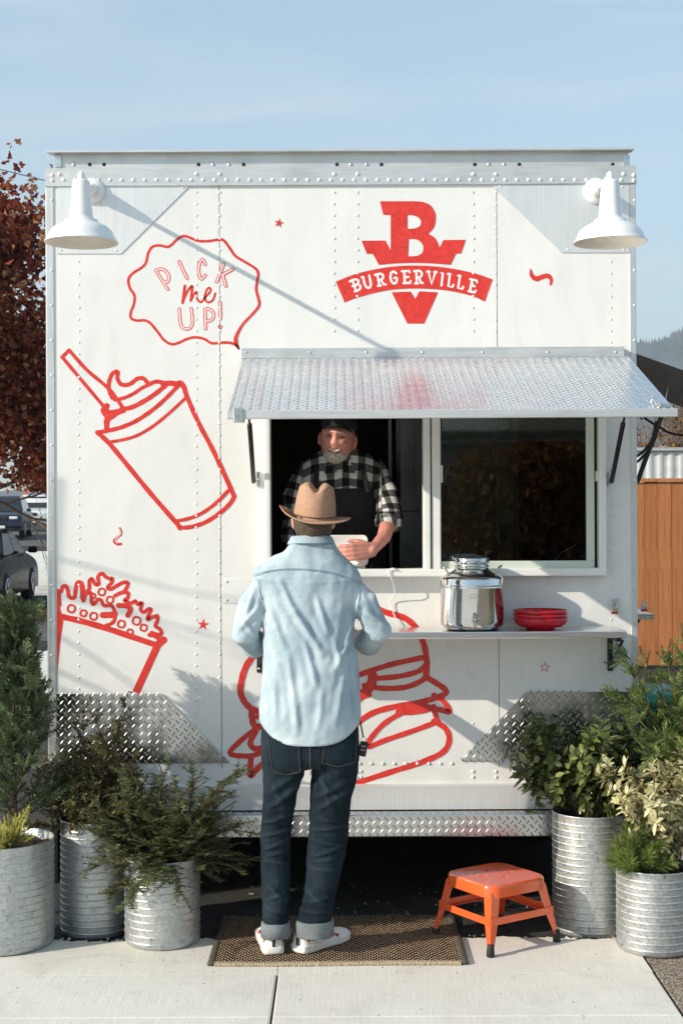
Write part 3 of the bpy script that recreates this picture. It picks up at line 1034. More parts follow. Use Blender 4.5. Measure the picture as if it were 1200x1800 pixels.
b = MB(); b.box((a.x, -0.026, c.z), (c.x, -0.021, a.z)); part('window_pane', b, M['glass'], sash)
a, c = W(1008, 672, 0.0), W(1028, 986, 0.0)

# serving awning of diamond plate
HZ, HY = W(600, 628, -0.03).z, -0.03
AFY = -0.88
AFZ = W(600, 722, AFY).z
AX0, AX1 = -0.420, 1.238
eu = Vector((1, 0, 0))
ev = Vector((0, AFY - HY, AFZ - HZ)); AL = ev.length; ev.normalize()
en = eu.cross(ev).normalized()
if en.z < 0: en = -en
o0 = Vector((0, HY, HZ))
def aw(u, v, h): return o0 + eu * u + ev * v + en * h
b = MB()
b.prism([aw(AX0, 0, 0), aw(AX1, 0, 0), aw(AX1, AL, 0), aw(AX0, AL, 0)], tuple(-en * 0.006))
awn = part('awning', b, M['awning'])
b = MB(); lugs(b, [(AX0 + .004, .01), (AX1 - .004, .01), (AX1 - .004, AL - .004), (AX0 + .004, AL - .004)], o0 + en * -0.0002, eu, ev, en, 0.0355, 0.030, 0.0085, 0.003)
t_ = b.build('tread_pattern', M['awning'], awn); t_['kind'] = 'stuff'
b = MB(); b.bbox((AX0 - .005, AFY - 0.006, AFZ - 0.029), (AX1 + .012, AFY + 0.02, AFZ + 0.003), 0.003); b.build('front_lip', M['alu_h'], awn)
for u in (AX0, AX1 - 0.02):
    b = MB(); b.prism([aw(u, .02, -.007), aw(u + .02, .02, -.007), aw(u + .02, AL - .02, -.007), aw(u, AL - .02, -.007)], tuple(-en * 0.028))
    b.build('side_rib', M['alu'], awn)
a, c = W(423, 612, -0.045), W(1097, 627, -0.045)
b = MB(); b.bbox((a.x, -0.046, c.z), (c.x, -0.004, a.z), 0.004); hr = part('hinge_rail', b, M['alu_h'])
b = MB()
for x in (432, 544, 644, 742, 848, 962, 1081): rivet(b, x, 619, -0.046, 0.006, 0.004)
b.build('screw_heads', M['zinc'], hr)['kind'] = 'stuff'
# latches on the front corners
b = MB(); b.bbox((AX0 + .02, AFY - .012, AFZ - .042), (AX0 + .06, AFY + .03, AFZ + .012), 0.004); b.build('clip', M['zinc'], awn)
b = MB(); b.bbox((AX1 - .055, AFY + .01, AFZ + .006), (AX1 - .01, AFY + .07, AFZ + .024), 0.005)
b.tube([(AX1 - .07, AFY + .03, AFZ + .01), (AX1 - .08, AFY + .03, AFZ + .03), (AX1 - .07, AFY + .03, AFZ + .045), (AX1 - .06, AFY + .03, AFZ + .02)], 0.003, 6)
b.build('latch', M['zinc'], awn)
# gas struts
for px_ in (446, 1074):
    s_ = 1 if px_ > 600 else -1
    p0 = W(px_, 846, -0.045)
    yq = -0.46
    tq = (yq - HY) / (AFY - HY)
    p1 = Vector((p0.x, yq, HZ + (AFZ - HZ) * tq - 0.02))
    b = MB(); b.tube([p0, p0.lerp(p1, 0.62)], 0.0105, 12); gs = part('gas_strut', b, M['black_metal'])
    b = MB(); b.tube([p0.lerp(p1, 0.6), p1], 0.005, 10); b.build('piston_rod', M['black_metal'], gs)
    bx = W(px_ + (8 if px_ < 600 else -6), 842, -0.006)
    b = MB(); b.bbox((bx.x - .009, -0.012, bx.z - .032), (bx.x + .009, -0.0016, bx.z + .032), 0.003)
    b.tube([(bx.x, -0.01, bx.z), (p0.x, -0.045, p0.z)], 0.005, 8)
    b.build('strut_bracket', M['zinc'], gs)

# serving shelf on folding brackets
SHZ = W(600, 1103, -0.03).z
SHX1 = 1.176
b = MB(); b.bbox((-0.425, -0.288, SHZ - 0.028), (SHX1, -0.034, SHZ), 0.003)
M['shelf'] = m_alu('glossy_shelf_aluminium', 0.80, 0.2, (2, 40, 40), 0.1, bump=0.03)
shelf = part('serving_shelf', b, M['shelf'])
for px_ in (455, 1074):
    p = W(px_, 1125, -0.05)
    zt = SHZ - 0.029
    b = MB()
    b.bbox((p.x - .011, -0.026, zt - .165), (p.x + .011, -0.0018, zt), 0.002)
    b.bbox((p.x - .011, -0.22, zt - .022), (p.x + .011, -0.027, zt), 0.002)
    br = b.build('shelf_bracket', M['black_metal'], shelf)
    b = MB(); b.tube([(p.x + .004, -0.028, zt - .13), (p.x + .02, -0.19, zt - .02)], 0.006, 8); b.build('brace', M['black_metal'], br)
    for dz in (.02, .148):
        b = MB(); b.lathe([(.006, -.001), (.006, .003), (.001, .004)], (p.x, -0.026, zt - dz), 10, Matrix.Rotation(R(90), 4, 'X'), cap1=True)
        b.build('bolt', M['zinc'], br)
# lock hasp on the wall
p = W(1079, 1057, -0.003)
b = MB(); b.bbox((p.x - .012, -0.010, p.z - .014), (p.x + .014, -0.0018, p.z + .012), 0.002); b.tube([(p.x - .006, -.012, p.z - .01), (p.x + .002, -.03, p.z - .012), (p.x + .008, -.012, p.z - .01)], 0.003, 6)
part('hasp', b, M['zinc'])

# right side of the truck: open side awning, strut, folding side shelf
ax0, az0 = XR + 0.005, 2.585
b = MB()
sl = -0.36
def sa(x, y, h): return Vector((ax0 + x, y, az0 + x * sl + h))
b.prism([sa(0, .78, 0), sa(.95, .78, 0), sa(.95, 2.15, 0), sa(0, 2.15, 0)], (0, 0, -0.008))
M['ribbed'] = m_alu('ribbed_awning_sheet', 0.30, 0.5, (1, 70, 1), 0.3, 0.25)
sw = part('side_awning', b, M['ribbed'])
b = MB(); b.prism([sa(0, .768, .012), sa(.95, .768, .012), sa(.95, .768, -.045), sa(0, .768, -.045)], (0, .01, 0)); b.build('edge_strip', M['alu_h'], sw)
b = MB()
for k in range(27):
    y = .82 + k * .048
    b.prism([sa(.01, y, -.0085), sa(.94, y, -.0085), sa(.94, y + .02, -.0085), sa(.01, y + .02, -.0085)], (0, 0, -0.008))
b.build('rib', M['ribbed'], sw)['kind'] = 'stuff'
p0, p1 = W(1120, 845, .92), W(1163, 728, .92)
b = MB(); b.tube([p0, p1], 0.012, 10); part('gas_strut', b, M['black_metal'])
p2 = W(1176, 668, .95)
b = MB(); b.tube([p1, p2], 0.005, 8); part('piston_rod', b, M['zinc'])
b = MB(); b.box((XR + .003, .55, 1.205), (XR + .19, 2.1, 1.23)); part('side_shelf', b, M['shelf'])
b = MB(); b.prism([(XR + .003, .7, 1.2), (XR + .16, .7, 1.2), (XR + .15, .7, 1.18), (XR + .003, .7, 1.02)], (0, .02, 0)); part('side_bracket', b, M['black_metal'])

# kitchen inside
b = MB(); b.bbox((WX0 - .05, 0.03, 1.39), (0.38, 0.17, 1.425)); ct = part('counter', b, M['fridge'])
b = MB(); b.bbox((WX1 - .75, 0.03, 1.36), (WX1 + .05, 0.42, 1.40)); part('counter', b, M['fridge'])
a, c = W(694, 730, .75), W(752, 1005, .75)
b = MB(); b.bbox((a.x, .75, 0.63), (a.x + .62, 1.3, 2.5), 0.02); fg = part('fridge', b, M['fridge'])
b = MB(); b.bbox((a.x - .035, .735, 1.2), (a.x - .015, .75, 2.35)); b.build('handle', M['fridge'], fg)
b = MB(); b.bbox((a.x + .02, .738, 1.72), (a.x + .6, .7495, 2.42), 0.004); b.build('door_panel', M['fridge'], fg)
b = MB(); b.bbox((.48, 1.0, 1.36), (1.05, 1.25, 1.39)); b.tube([(.62, 1.1, 1.39), (.62, 1.1, 1.64), (.64, 1.02, 1.70), (.70, .98, 1.69), (.72, .97, 1.62)], .008, 8)
part('sink_tap', b, M['zinc'])
b = MB(); b.tube([W(974, 985, .1), W(985, 972, .1), W(1010, 958, .1)], .0025, 6); part('wire', b, M['tablet'])
b = MB(); b.bbox((.55, .05, 1.40), (.95, .35, 1.416), .004); part('steel_tray', b, M['steel'])
b = MB(); b.bbox((.2, 1.5, 2.5), (1.1, 1.52, 2.53)); part('shelf_rail', b, M['zinc'])
# ------------------------------------------------------------------ painted drawings on the wall
DEC = [0]
def nextY():
    DEC[0] += 1
    return -0.0013 - 0.000006 * DEC[0]

def stroke_rings(pts, w, closed=False, k=5, smooth=True):
    """2D brush stroke: pts may hold (x, y) or (x, y, width)"""
    Q = [(p[0], p[1], (p[2] if len(p) > 2 else w)) for p in pts]
    if smooth and len(Q) > 2: Q = spline(Q, k, closed)
    elif closed: pass
    Q = [np.array(q) for q in Q]
    n = len(Q)
    L_, R_ = [], []
    for i in range(n):
        if closed: t = Q[(i + 1) % n][:2] - Q[i - 1][:2]
        else: t = Q[min(i + 1, n - 1)][:2] - Q[max(i - 1, 0)][:2]
        t = t / max(1e-9, np.linalg.norm(t))
        nn = np.array([-t[1], t[0]])
        hw = Q[i][2] / 2 * (1 + 0.06 * math.sin(i * 1.7 + Q[0][0]))
        L_.append(Q[i][:2] + nn * hw)
        R_.append(Q[i][:2] - nn * hw)
    return Q, L_, R_

def stroke(mb, pts, w, closed=False, smooth=True, caps=True, s=None, k=5):
    """s = (scale, x0, y0) of the tracing; widths in photo pixels"""
    if s is not None: pts = [(s[1] + p[0] / s[0], s[2] + p[1] / s[0]) + tuple(p[2:]) for p in pts]
    Q, L_, R_ = stroke_rings(pts, w, closed, k, smooth)
    Y = nextY()
    V = [W(p[0], p[1], Y) for p in L_] + [W(p[0], p[1], Y) for p in R_]
    n = len(Q)
    F = [(i, (i + 1) % n, n + (i + 1) % n, n + i) for i in range(n if closed else n - 1)]
    mb.add(V, F)
    if caps and not closed:
        for e, q in ((0, 1), (n - 1, n - 2)):
            c = Q[e][:2]
            r = Q[e][2] / 2
            t = c - Q[q][:2]
            a0 = math.atan2(t[1], t[0])
            fan = [W(c[0] + r * math.cos(a0 + a), c[1] + r * math.sin(a0 + a), Y) for a in np.linspace(-math.pi / 2, math.pi / 2, 8)]
            mb.add(fan, [tuple(range(8))])
    return mb

def fill(mb, loops, s=None):
    Y = nextY()
    out = []
    for l in loops:
        if s is not None: l = [(s[1] + p[0] / s[0], s[2] + p[1] / s[0]) for p in l]
        out.append([W(p[0], p[1], Y) for p in l])
    return mb.sheet(out)

def ring(mb, c, r, w, s, square=True, rot=0.0):
    pts = []
    for i in range(12):
        a = i / 12 * 2 * math.pi
        e = 1.0 / max(abs(math.cos(a)), abs(math.sin(a))) if square else 1.0
        e = 1 + (e - 1) * 0.45
        pts.append((c[0] + r * e * math.cos(a + rot), c[1] + r * e * math.sin(a + rot)))
    stroke(mb, pts, w, True, True, s=s, k=2)

# --- logo
S1 = (4.0, 580, 340)
b = MB()
def curve(p, k=6): return spline(p, k)
outer = [(350, 55)] + curve([(560, 55), (640, 58), (700, 80), (735, 130), (741, 185), (728, 240), (690, 283)]) + curve([(692, 285), (730, 308), (755, 345), (768, 382)], 4) + \
    [(795, 328), (952, 326), (920, 422), (884, 424), (846, 502)] + curve([(845, 502), (720, 492), (590, 488), (460, 492), (342, 502)], 4)[1:] + \
    [(300, 425), (258, 425), (220, 333), (388, 331), (425, 402), (425, 152), (373, 150)]
hole1 = [(543, 250), (543, 152)] + curve([(575, 152), (612, 164), (634, 186), (638, 208), (626, 232), (595, 246)], 4)
hole2 = [(548, 443), (552, 320)] + curve([(595, 320), (628, 334), (650, 362), (655, 388), (644, 420), (610, 440)], 4)
fill(b, [outer, hole1, hole2], S1)
top = curve([(40, 620), (190, 563), (400, 519), (600, 507), (800, 520), (1000, 558), (1130, 600), (1138, 612)], 5)
bot = curve([(1090, 750), (1078, 757), (1000, 722), (820, 682), (600, 668), (400, 682), (200, 730), (106, 764), (98, 758)], 5)
fill(b, [top + bot], S1)
fill(b, [[(432, 695), (565, 690), (598, 742), (625, 688), (757, 695), (660, 915), (542, 915)]], S1)
sign = part('painted_logo', b, M['red'])
GL = {  # strokes in a box, x -0.5..0.5, y -0.5 (top)..0.5
    'B': [[(-.5, -.45), (.1, -.48), (.38, -.36), (.36, -.14), (.08, -.02), (-.36, 0)], [(-.2, -.45), (-.14, .48)], [(-.3, .48), (.1, .46), (.42, .32), (.4, .1), (.08, -.02)]],
    'U': [[(-.5, -.46), (-.32, -.44)], [(-.36, -.44), (-.34, .2), (-.12, .47), (.14, .45), (.32, .2), (.36, -.46)]],
    'R': [[(-.5, -.45), (.08, -.48), (.36, -.34), (.34, -.1), (.06, .02), (-.2, .02)], [(-.24, -.45), (-.2, .48)], [(-.38, .48), (-.06, .48)], [(.06, .02), (.3, .44), (.5, .46)]],
    'G': [[(.38, -.3), (.14, -.47), (-.16, -.42), (-.34, -.1), (-.3, .24), (-.06, .47), (.22, .42), (.36, .2), (.34, .04), (.08, .04)]],
    'E': [[(-.48, -.46), (.36, -.46), (.4, -.34)], [(-.22, -.46), (-.22, .46)], [(-.22, 0), (.22, 0)], [(-.36, .46), (.42, .46), (.44, .32)]],
    'V': [[(-.58, -.46), (-.3, -.46)], [(-.42, -.46), (.02, .47), (.42, -.46)], [(.28, -.46), (.56, -.46)]],
    'I': [[(-.18, -.46), (.04, -.46), (0, .46)]],
    'L': [[(-.5, -.46), (-.2, -.46)], [(-.26, -.46), (-.24, .46), (.36, .46), (.4, .3)]],
}
b = MB()
for ch, cx, cy, rot, wd, ht in (('B', 180, 645, -17, 64, 84), ('U', 262, 622, -13, 62, 88), ('R', 352, 606, -10, 62, 86), ('G', 445, 592, -7, 60, 88), ('E', 536, 588, -3, 62, 92), ('R', 620, 588, 0, 60, 92),
                              ('V', 713, 594, 3, 58, 94), ('I', 786, 604, 6, 40, 94), ('L', 848, 612, 8, 52, 94), ('L', 918, 625, 10, 52, 94), ('E', 1002, 650, 12, 58, 92)):
    a = R(rot)
    for st in GL[ch]:
        pts = []
        for x, y in st:
            X, Y = x * wd, y * ht
            pts.append((cx + X * math.cos(a) - Y * math.sin(a), cy + X * math.sin(a) + Y * math.cos(a)))
        stroke(b, pts, 4.0, False, ch in 'BURG' and len(pts) > 3, s=S1, k=4)
part('logo_lettering', b, M['white_print'], sign)['kind'] = 'stuff'

# --- speech bubble
S2 = (4.615, 210, 400)
b = MB()
stroke(b, [(968, 985, 2), (945, 930, 7), (948, 880, 6), (1000, 785, 4.5), (1080, 700), (1132, 630), (1125, 570), (1108, 500), (1118, 430), (1124, 370), (1100, 330), (1020, 280), (940, 230), (890, 160), (843, 102),
            (800, 98), (720, 110), (640, 108), (590, 90), (525, 68), (470, 95), (400, 155), (330, 145), (270, 155), (235, 205), (215, 285), (180, 325), (110, 370), (74, 420), (85, 490), (122, 550), (118, 620),
            (92, 690), (98, 738), (150, 755), (200, 752), (250, 775), (310, 845), (360, 910), (420, 945), (480, 935), (550, 903), (620, 890), (690, 905), (750, 938), (830, 933), (900, 935), (945, 955), (968, 985, 3)], 4.6, s=S2)
bub = part('painted_speech_bubble', b, M['red'])
S3 = (7.742, 265, 455)
letters = [[(70, 160), (232, 412)], [(70, 160), (135, 137), (205, 168), (248, 235), (240, 300), (195, 322)], [(388, 38), (495, 265)], [(742, 78), (715, 14), (680, 30), (652, 120), (658, 220), (690, 275), (742, 222)],
           [(992, 68), (897, 315)], [(1115, 140), (965, 222)], [(975, 215), (1020, 368)], [(390, 682), (400, 850), (430, 930), (490, 957), (545, 930), (568, 850), (550, 678)], [(737, 690), (748, 950)],
           [(737, 688), (790, 680), (850, 735), (850, 800), (810, 840), (755, 850)], [(942, 592), (946, 800)]]
b = MB()
for l in letters: stroke(b, l, 5.9, s=S3)
stroke(b, [(465, 368), (450, 480), (434, 598)], 4.8, s=S3)
stroke(b, [(440, 570), (500, 440), (562, 368), (560, 430), (545, 570)], 4.4, s=S3)
stroke(b, [(550, 560), (590, 480), (625, 450), (628, 535), (680, 590), (740, 525), (812, 440), (800, 392), (760, 425), (735, 525), (775, 592), (845, 560), (878, 468)], 3.7, s=S3)
ring(b, (942, 925), 22, 1.5, S3, False)
part('lettering', b, M['red'], bub)['kind'] = 'stuff'
b = MB()
for l in letters: stroke(b, l, 3.1 if len(l) > 2 else 3.0, s=S3)
part('lettering_inside', b, M['pink_print'], bub)['kind'] = 'stuff'

# --- milkshake
S4 = (3.75, 100, 600)
b = MB()
w = 7.2
for pts, ww, sm in (
    ([(36, 104), (150, 240), (312, 432), (330, 450)], 6.2, True), ([(82, 58), (200, 190), (345, 315), (438, 442)], 6.4, True), ([(36, 104), (82, 58)], 6.5, False),
    ([(365, 372), (345, 320), (345, 265), (368, 212), (402, 200), (400, 245), (428, 285), (480, 282), (530, 247), (572, 245), (606, 285)], w, True),
    ([(382, 385), (440, 374), (505, 345), (560, 308), (606, 285)], 6.2, True),
    ([(606, 285), (650, 266), (700, 272), (715, 295)], w, True),
    ([(425, 448), (500, 432), (590, 385), (650, 345), (715, 292)], 8.0, True),
    ([(700, 280), (760, 276), (800, 290)], 9.5, True),
    ([(330, 425), (308, 455), (335, 490), (375, 478), (440, 452)], 10.0, True), ([(318, 440), (345, 470), (400, 462)], 9.0, True),
    ([(345, 485), (328, 520), (330, 575)], 9.0, True), ([(335, 560), (345, 520), (385, 490)], 5.0, True),
    ([(268, 600), (340, 588), (430, 565), (530, 520), (640, 445), (730, 365), (800, 290)], w, True),
    ([(790, 280), (815, 272), (838, 300), (858, 372)], 8.0, True),
    ([(345, 664), (430, 650), (530, 620), (640, 555), (750, 465), (850, 372)], 5.6, True),
    ([(268, 600), (345, 672), (460, 810), (620, 1005), (790, 1200), (812, 1232)], 8.2, True),
    ([(830, 285), (862, 375), (935, 540), (1020, 700), (1100, 870), (1168, 1022)], 8.0, True),
    ([(785, 1186), (880, 1165), (960, 1130), (1050, 1065), (1128, 985)], 6.4, True),
    ([(806, 1228), (880, 1224), (980, 1192), (1075, 1130), (1140, 1070), (1168, 1024)], 7.4, True)):
    stroke(b, pts, ww, False, sm, s=S4)
part('painted_milkshake', b, M['red'])

# --- french fries
S5 = (5.714, 90, 995)
b = MB()
fill(b, [[(60, 225), (96, 240), (104, 390), (90, 420), (104, 470), (108, 520), (122, 560), (100, 700), (62, 1060)]], S5)
stroke(b, [(100, 508), (300, 552), (600, 640), (1060, 795)], 10.5, False, True, s=S5)
stroke(b, [(1128, 742), (1070, 790)], 13, False, False, s=S5)
stroke(b, [(1068, 800), (850, 1272)], 12.4, False, False, caps=False, s=S5)
stroke(b, [(100, 255), (120, 205), (152, 205), (170, 250), (182, 308), (232, 318), (245, 250), (262, 172), (298, 165), (318, 215), (322, 348)], 7.0, s=S5)
stroke(b, [(270, 180), (300, 200), (310, 330)], 5.0, s=S5)
stroke(b, [(325, 262), (380, 240), (385, 150), (412, 130), (440, 180), (478, 180), (472, 105), (512, 75), (545, 105), (588, 128), (615, 125), (610, 165), (568, 215), (600, 232), (665, 195), (725, 165), (772, 170),
           (755, 225), (725, 262)], 6.6, s=S5)
stroke(b, [(640, 300), (700, 270), (770, 268), (770, 318), (738, 345), (800, 372), (845, 352), (872, 385), (912, 368), (900, 440), (935, 462), (975, 432), (1002, 440), (965, 535), (1015, 515), (1068, 500), (1065, 555),
           (1048, 602), (1098, 640), (1100, 692), (1010, 668)], 6.6, s=S5)
stroke(b, [(330, 345), (345, 290), (395, 265), (410, 370), (435, 378), (470, 335), (505, 345), (530, 395), (608, 400), (640, 470), (630, 555), (560, 600)], 6.4, s=S5)
stroke(b, [(520, 492), (600, 490), (640, 480)], 11, s=S5)
stroke(b, [(678, 395), (740, 400), (798, 425), (772, 495)], 9, s=S5)
stroke(b, [(990, 690), (1040, 700), (1090, 735)], 8, s=S5)
for cx, cy, r_ in ((205, 428, 36), (326, 474, 30), (428, 504, 34), (510, 260, 33), (592, 340, 32), (706, 582, 34), (858, 550, 38), (930, 620, 31), (792, 665, 28), (422, 300, 22), (562, 605, 20)):
    ring(b, (cx, cy), r_, 3.6, S5, True, 0.3)
part('painted_fries', b, M['red'])

# --- burger
b = MB()
for pts, ww in (
    ([(447, 1150), (432, 1172), (424, 1198), (423, 1218), (430, 1234), (441, 1245), (456, 1252)], 11),
    ([(447, 1150), (470, 1118), (520, 1078), (580, 1060), (640, 1063), (680, 1077), (708, 1085), (726, 1098), (738, 1116), (747, 1142), (750, 1172), (747, 1192)], 10.5),
    ([(442, 1246), (443, 1262), (448, 1276), (470, 1278)], 11), ([(445, 1260), (475, 1262)], 8),
    ([(455, 1278), (430, 1296), (404, 1323), (428, 1329), (448, 1327), (470, 1318)], 9), ([(450, 1285), (440, 1305), (448, 1316), (470, 1312)], 10),
    ([(441, 1330), (440, 1352), (440, 1364), (452, 1352), (468, 1336)], 10),
    ([(620, 1190), (680, 1170), (742, 1156)], 9.5), ([(655, 1193), (700, 1189), (735, 1180), (750, 1166)], 9.5), ([(640, 1205), (672, 1210), (712, 1208), (740, 1197), (750, 1186)], 9.5),
    ([(655, 1188), (650, 1208), (630, 1226)], 17), ([(620, 1230), (650, 1222)], 7),
    ([(748, 1190), (768, 1202), (783, 1213), (778, 1222), (740, 1234), (690, 1243), (655, 1253), (625, 1272)], 10),
    ([(762, 1222), (778, 1232), (790, 1251), (770, 1247), (735, 1240), (700, 1244)], 9.5),
    ([(735, 1240), (700, 1256), (668, 1278), (644, 1312), (680, 1300), (730, 1283), (770, 1268)], 9),
    ([(700, 1252), (735, 1250), (762, 1243)], 11), ([(762, 1245), (768, 1268)], 9),
    ([(762, 1268), (782, 1280), (789, 1300), (778, 1322), (740, 1340), (690, 1356), (622, 1378)], 10)):
    stroke(b, pts, ww)
part('painted_burger', b, M['red'])

# --- small marks
def star(mb, cx, cy, r, rot, hollow=False):
    pts = []
    for i in range(10):
        a = R(rot) + i * math.pi / 5 - math.pi / 2
        q = r if i % 2 == 0 else r * 0.36
        pts.append((cx + q * math.cos(a), cy + q * math.sin(a)))
    if hollow: stroke(mb, pts, 1.5, True, False)
    else: fill(mb, [pts])
b = MB(); star(b, 490, 392, 9, 12); part('painted_star', b, M['red'])
b = MB(); star(b, 357, 1098, 11, 78); part('painted_star', b, M['red'])
b = MB(); star(b, 957, 1173, 10, 5, True); part('painted_star', b, M['red'])
b = MB(); stroke(b, [(932, 474, 3), (934, 484, 7), (942, 490, 9), (954, 486, 8), (963, 485, 8), (968, 492, 6), (967, 500, 4)], 6); part('painted_squiggle', b, M['red'])
b = MB(); stroke(b, [(211, 928, 3), (213, 938, 4), (206, 945, 4), (201, 951, 5), (206, 956, 5), (213, 956, 4)], 4); sq = part('painted_squiggle', b, M['red'])
b = MB(); stroke(b, [(211, 931, 1), (212, 938, 1.6), (206, 945, 1.6), (203, 951, 1.6), (207, 955, 1)], 1.4); part('squiggle_inside', b, M['pink_print'], sq)

# ------------------------------------------------------------------ wall lamps
LY = -0.66
def lamp(cx, plate_x, label):
    c = W(cx, 425, LY)
    pc = W(plate_x, 336, -0.006)
    L = empty('wall_lamp', (c.x, LY, c.z), label, 'wall lamp', 'white barn lamps on the truck')
    k = (DW + LY) / FPX
    def z(y): return W(cx, y, LY).z
    prof = [(15 * k, z(319)), (15.5 * k, z(321)), (17 * k, z(340)), (20.5 * k, z(380)), (21.5 * k, z(384)), (29 * k, z(387)), (30 * k, z(391)), (36 * k, z(394)), (46 * k, z(399)), (54 * k, z(406)), (59 * k, z(416)), (61.5 * k, z(423)), (64.5 * k, z(425)), (64.5 * k, z(427))]
    b = MB(); b.lathe([(0.0005, z(316))] + [(12 * k, z(316.5))] + prof, (c.x, LY, 0), 56)
    sh = b.build('lamp_shade', M['lamp'], L)
    b = MB(); b.lathe([(64.3 * k, z(427)), (61 * k, z(425)), (57.5 * k, z(417)), (52 * k, z(407)), (40 * k, z(399)), (28 * k, z(393)), (0.001, z(390))], (c.x, LY, 0), 56)
    b.build('reflector', M['lamp_in'], sh)
    b = MB(); b.ball((c.x, LY, z(408)), 0.024, 16, 10); b.build('bulb', M['lamp_in'], L)
    b = MB(); b.lathe([(0.056, 0.0), (0.056, 0.010), (0.050, 0.018), (0.020, 0.030), (0.001, 0.031)], (pc.x, -0.0045, pc.z), 32, Matrix.Rotation(R(90), 4, 'X')); b.build('wall_plate', M['lamp'], L)
    top = z(304)
    p0, p1 = Vector((pc.x, -0.026, pc.z)), Vector((c.x, LY + .05, top - .006))
    pa = [p0, p0.lerp(p1, .15), p0.lerp(p1, .5), p1, (c.x, LY + .014, top), (c.x, LY, top - .012), (c.x, LY, z(320))]
    b = MB(); b.tube(spline(pa, 4), 0.0098, 12); ar = b.build('arm', M['lamp'], L)
    q = p0.lerp(p1, .20)
    b = MB(); b.tube([p0.lerp(p1, .03), p0.lerp(p1, .14)], [.030, .019], 16); b.build('swivel', M['lamp'], ar)
    b = MB(); b.lathe([(0.011, z(318)), (0.014, z(313)), (0.012, z(305)), (0.005, z(301.5)), (0.001, z(301))], (c.x, LY, 0), 16); b.build('finial', M['lamp'], L)
    return L
lamp(143.5, 163, 'white barn style wall lamp at the upper left corner, by the speech bubble')
lamp(1072, 1047, 'white barn style wall lamp at the upper right corner of the truck')
# ------------------------------------------------------------------ things on the shelf
DX, DY = 0.549, -0.162
SH = SHZ + 0.0005
dsp = empty('drink_dispenser', (DX, DY, SH), 'polished steel drink dispenser with a spigot on the serving shelf', 'drink dispenser')
r0 = 0.1345
prof = [(0.0, 0.002), (0.10, 0.0), (0.118, 0.006), (r0 - .003, 0.022), (r0, 0.035), (r0, 0.176), (r0 + .0022, 0.179), (r0, 0.182), (r0, 0.187), (r0 + .0022, 0.190), (r0, 0.193), (r0, 0.212), (r0 - .004, 0.220), (r0 - .016, 0.228), (0.095, 0.240), (0.078, 0.250), (0.072, 0.256), (0.069, 0.262), (0.069, 0.276)]
b = MB(); b.lathe(prof, (DX, DY, SH), 72); b.build('body', M['steel'], dsp)
b = MB(); b.lathe([(0.069, 0.262), (0.0735, 0.263), (0.0735, 0.268), (0.070, 0.269), (0.070, 0.279), (0.0745, 0.281), (0.0745, 0.288), (0.071, 0.290), (0.0755, 0.300), (0.070, 0.303), (0.052, 0.305), (0.040, 0.309), (0.02, 0.311), (0.0, 0.3115)], (DX, DY, SH), 56)
b.build('lid', M['steel'], dsp)
for s_ in (-1, 1):
    b = MB(); b.tube(spline([(DX + s_ * .098, DY - .022, SH + .236), (DX + s_ * .118, DY - .02, SH + .262), (DX + s_ * .126, DY, SH + .268), (DX + s_ * .118, DY + .02, SH + .262), (DX + s_ * .098, DY + .022, SH + .236)], 4), 0.0035, 8); b.build('handle', M['steel'], dsp)
b = MB(); b.tube([(DX - .002, DY - r0 + .01, SH + .052), (DX - .002, DY - r0 - .022, SH + .052)], [.011, .013], 14)
b.tube([(DX - .002, DY - r0 - .02, SH + .052), (DX - .002, DY - r0 - .022, SH + .022)], [.010, .006], 12)
sg = b.build('spigot', M['zinc'], dsp)
b = MB(); b.tube([(DX - .002, DY - r0 - .02, SH + .066), (DX + .018, DY - r0 - .022, SH + .058)], .0035, 8); b.ball((DX - .002, DY - r0 - .021, SH + .066), .006, 10, 6); b.build('lever', M['zinc'], sg)
# etched maker's mark: three short lines of tiny lettering
b = MB()
random.seed(4)
for row, (z_, n_) in enumerate(((0.152, 9), (0.143, 13), (0.136, 8))):
    for i in range(n_):
        a = -math.pi / 2 - 0.05 + (i - n_ / 2) * 0.026
        h_ = 0.006 if row == 0 else 0.0035
        rr = r0 + .0004
        hh = random.uniform(.7, 1) * h_
        c0 = (DX + rr * math.cos(a), DY + rr * math.sin(a), SH + z_)
        c1 = (DX + rr * math.cos(a + .014), DY + rr * math.sin(a + .014), SH + z_)
        b.add([c0, c1, (c1[0], c1[1], c1[2] + hh), (c0[0], c0[1], c0[2] + hh)], [(0, 1, 2, 3)])
b.build('etched_mark', M['brass'], dsp)['kind'] = 'stuff'

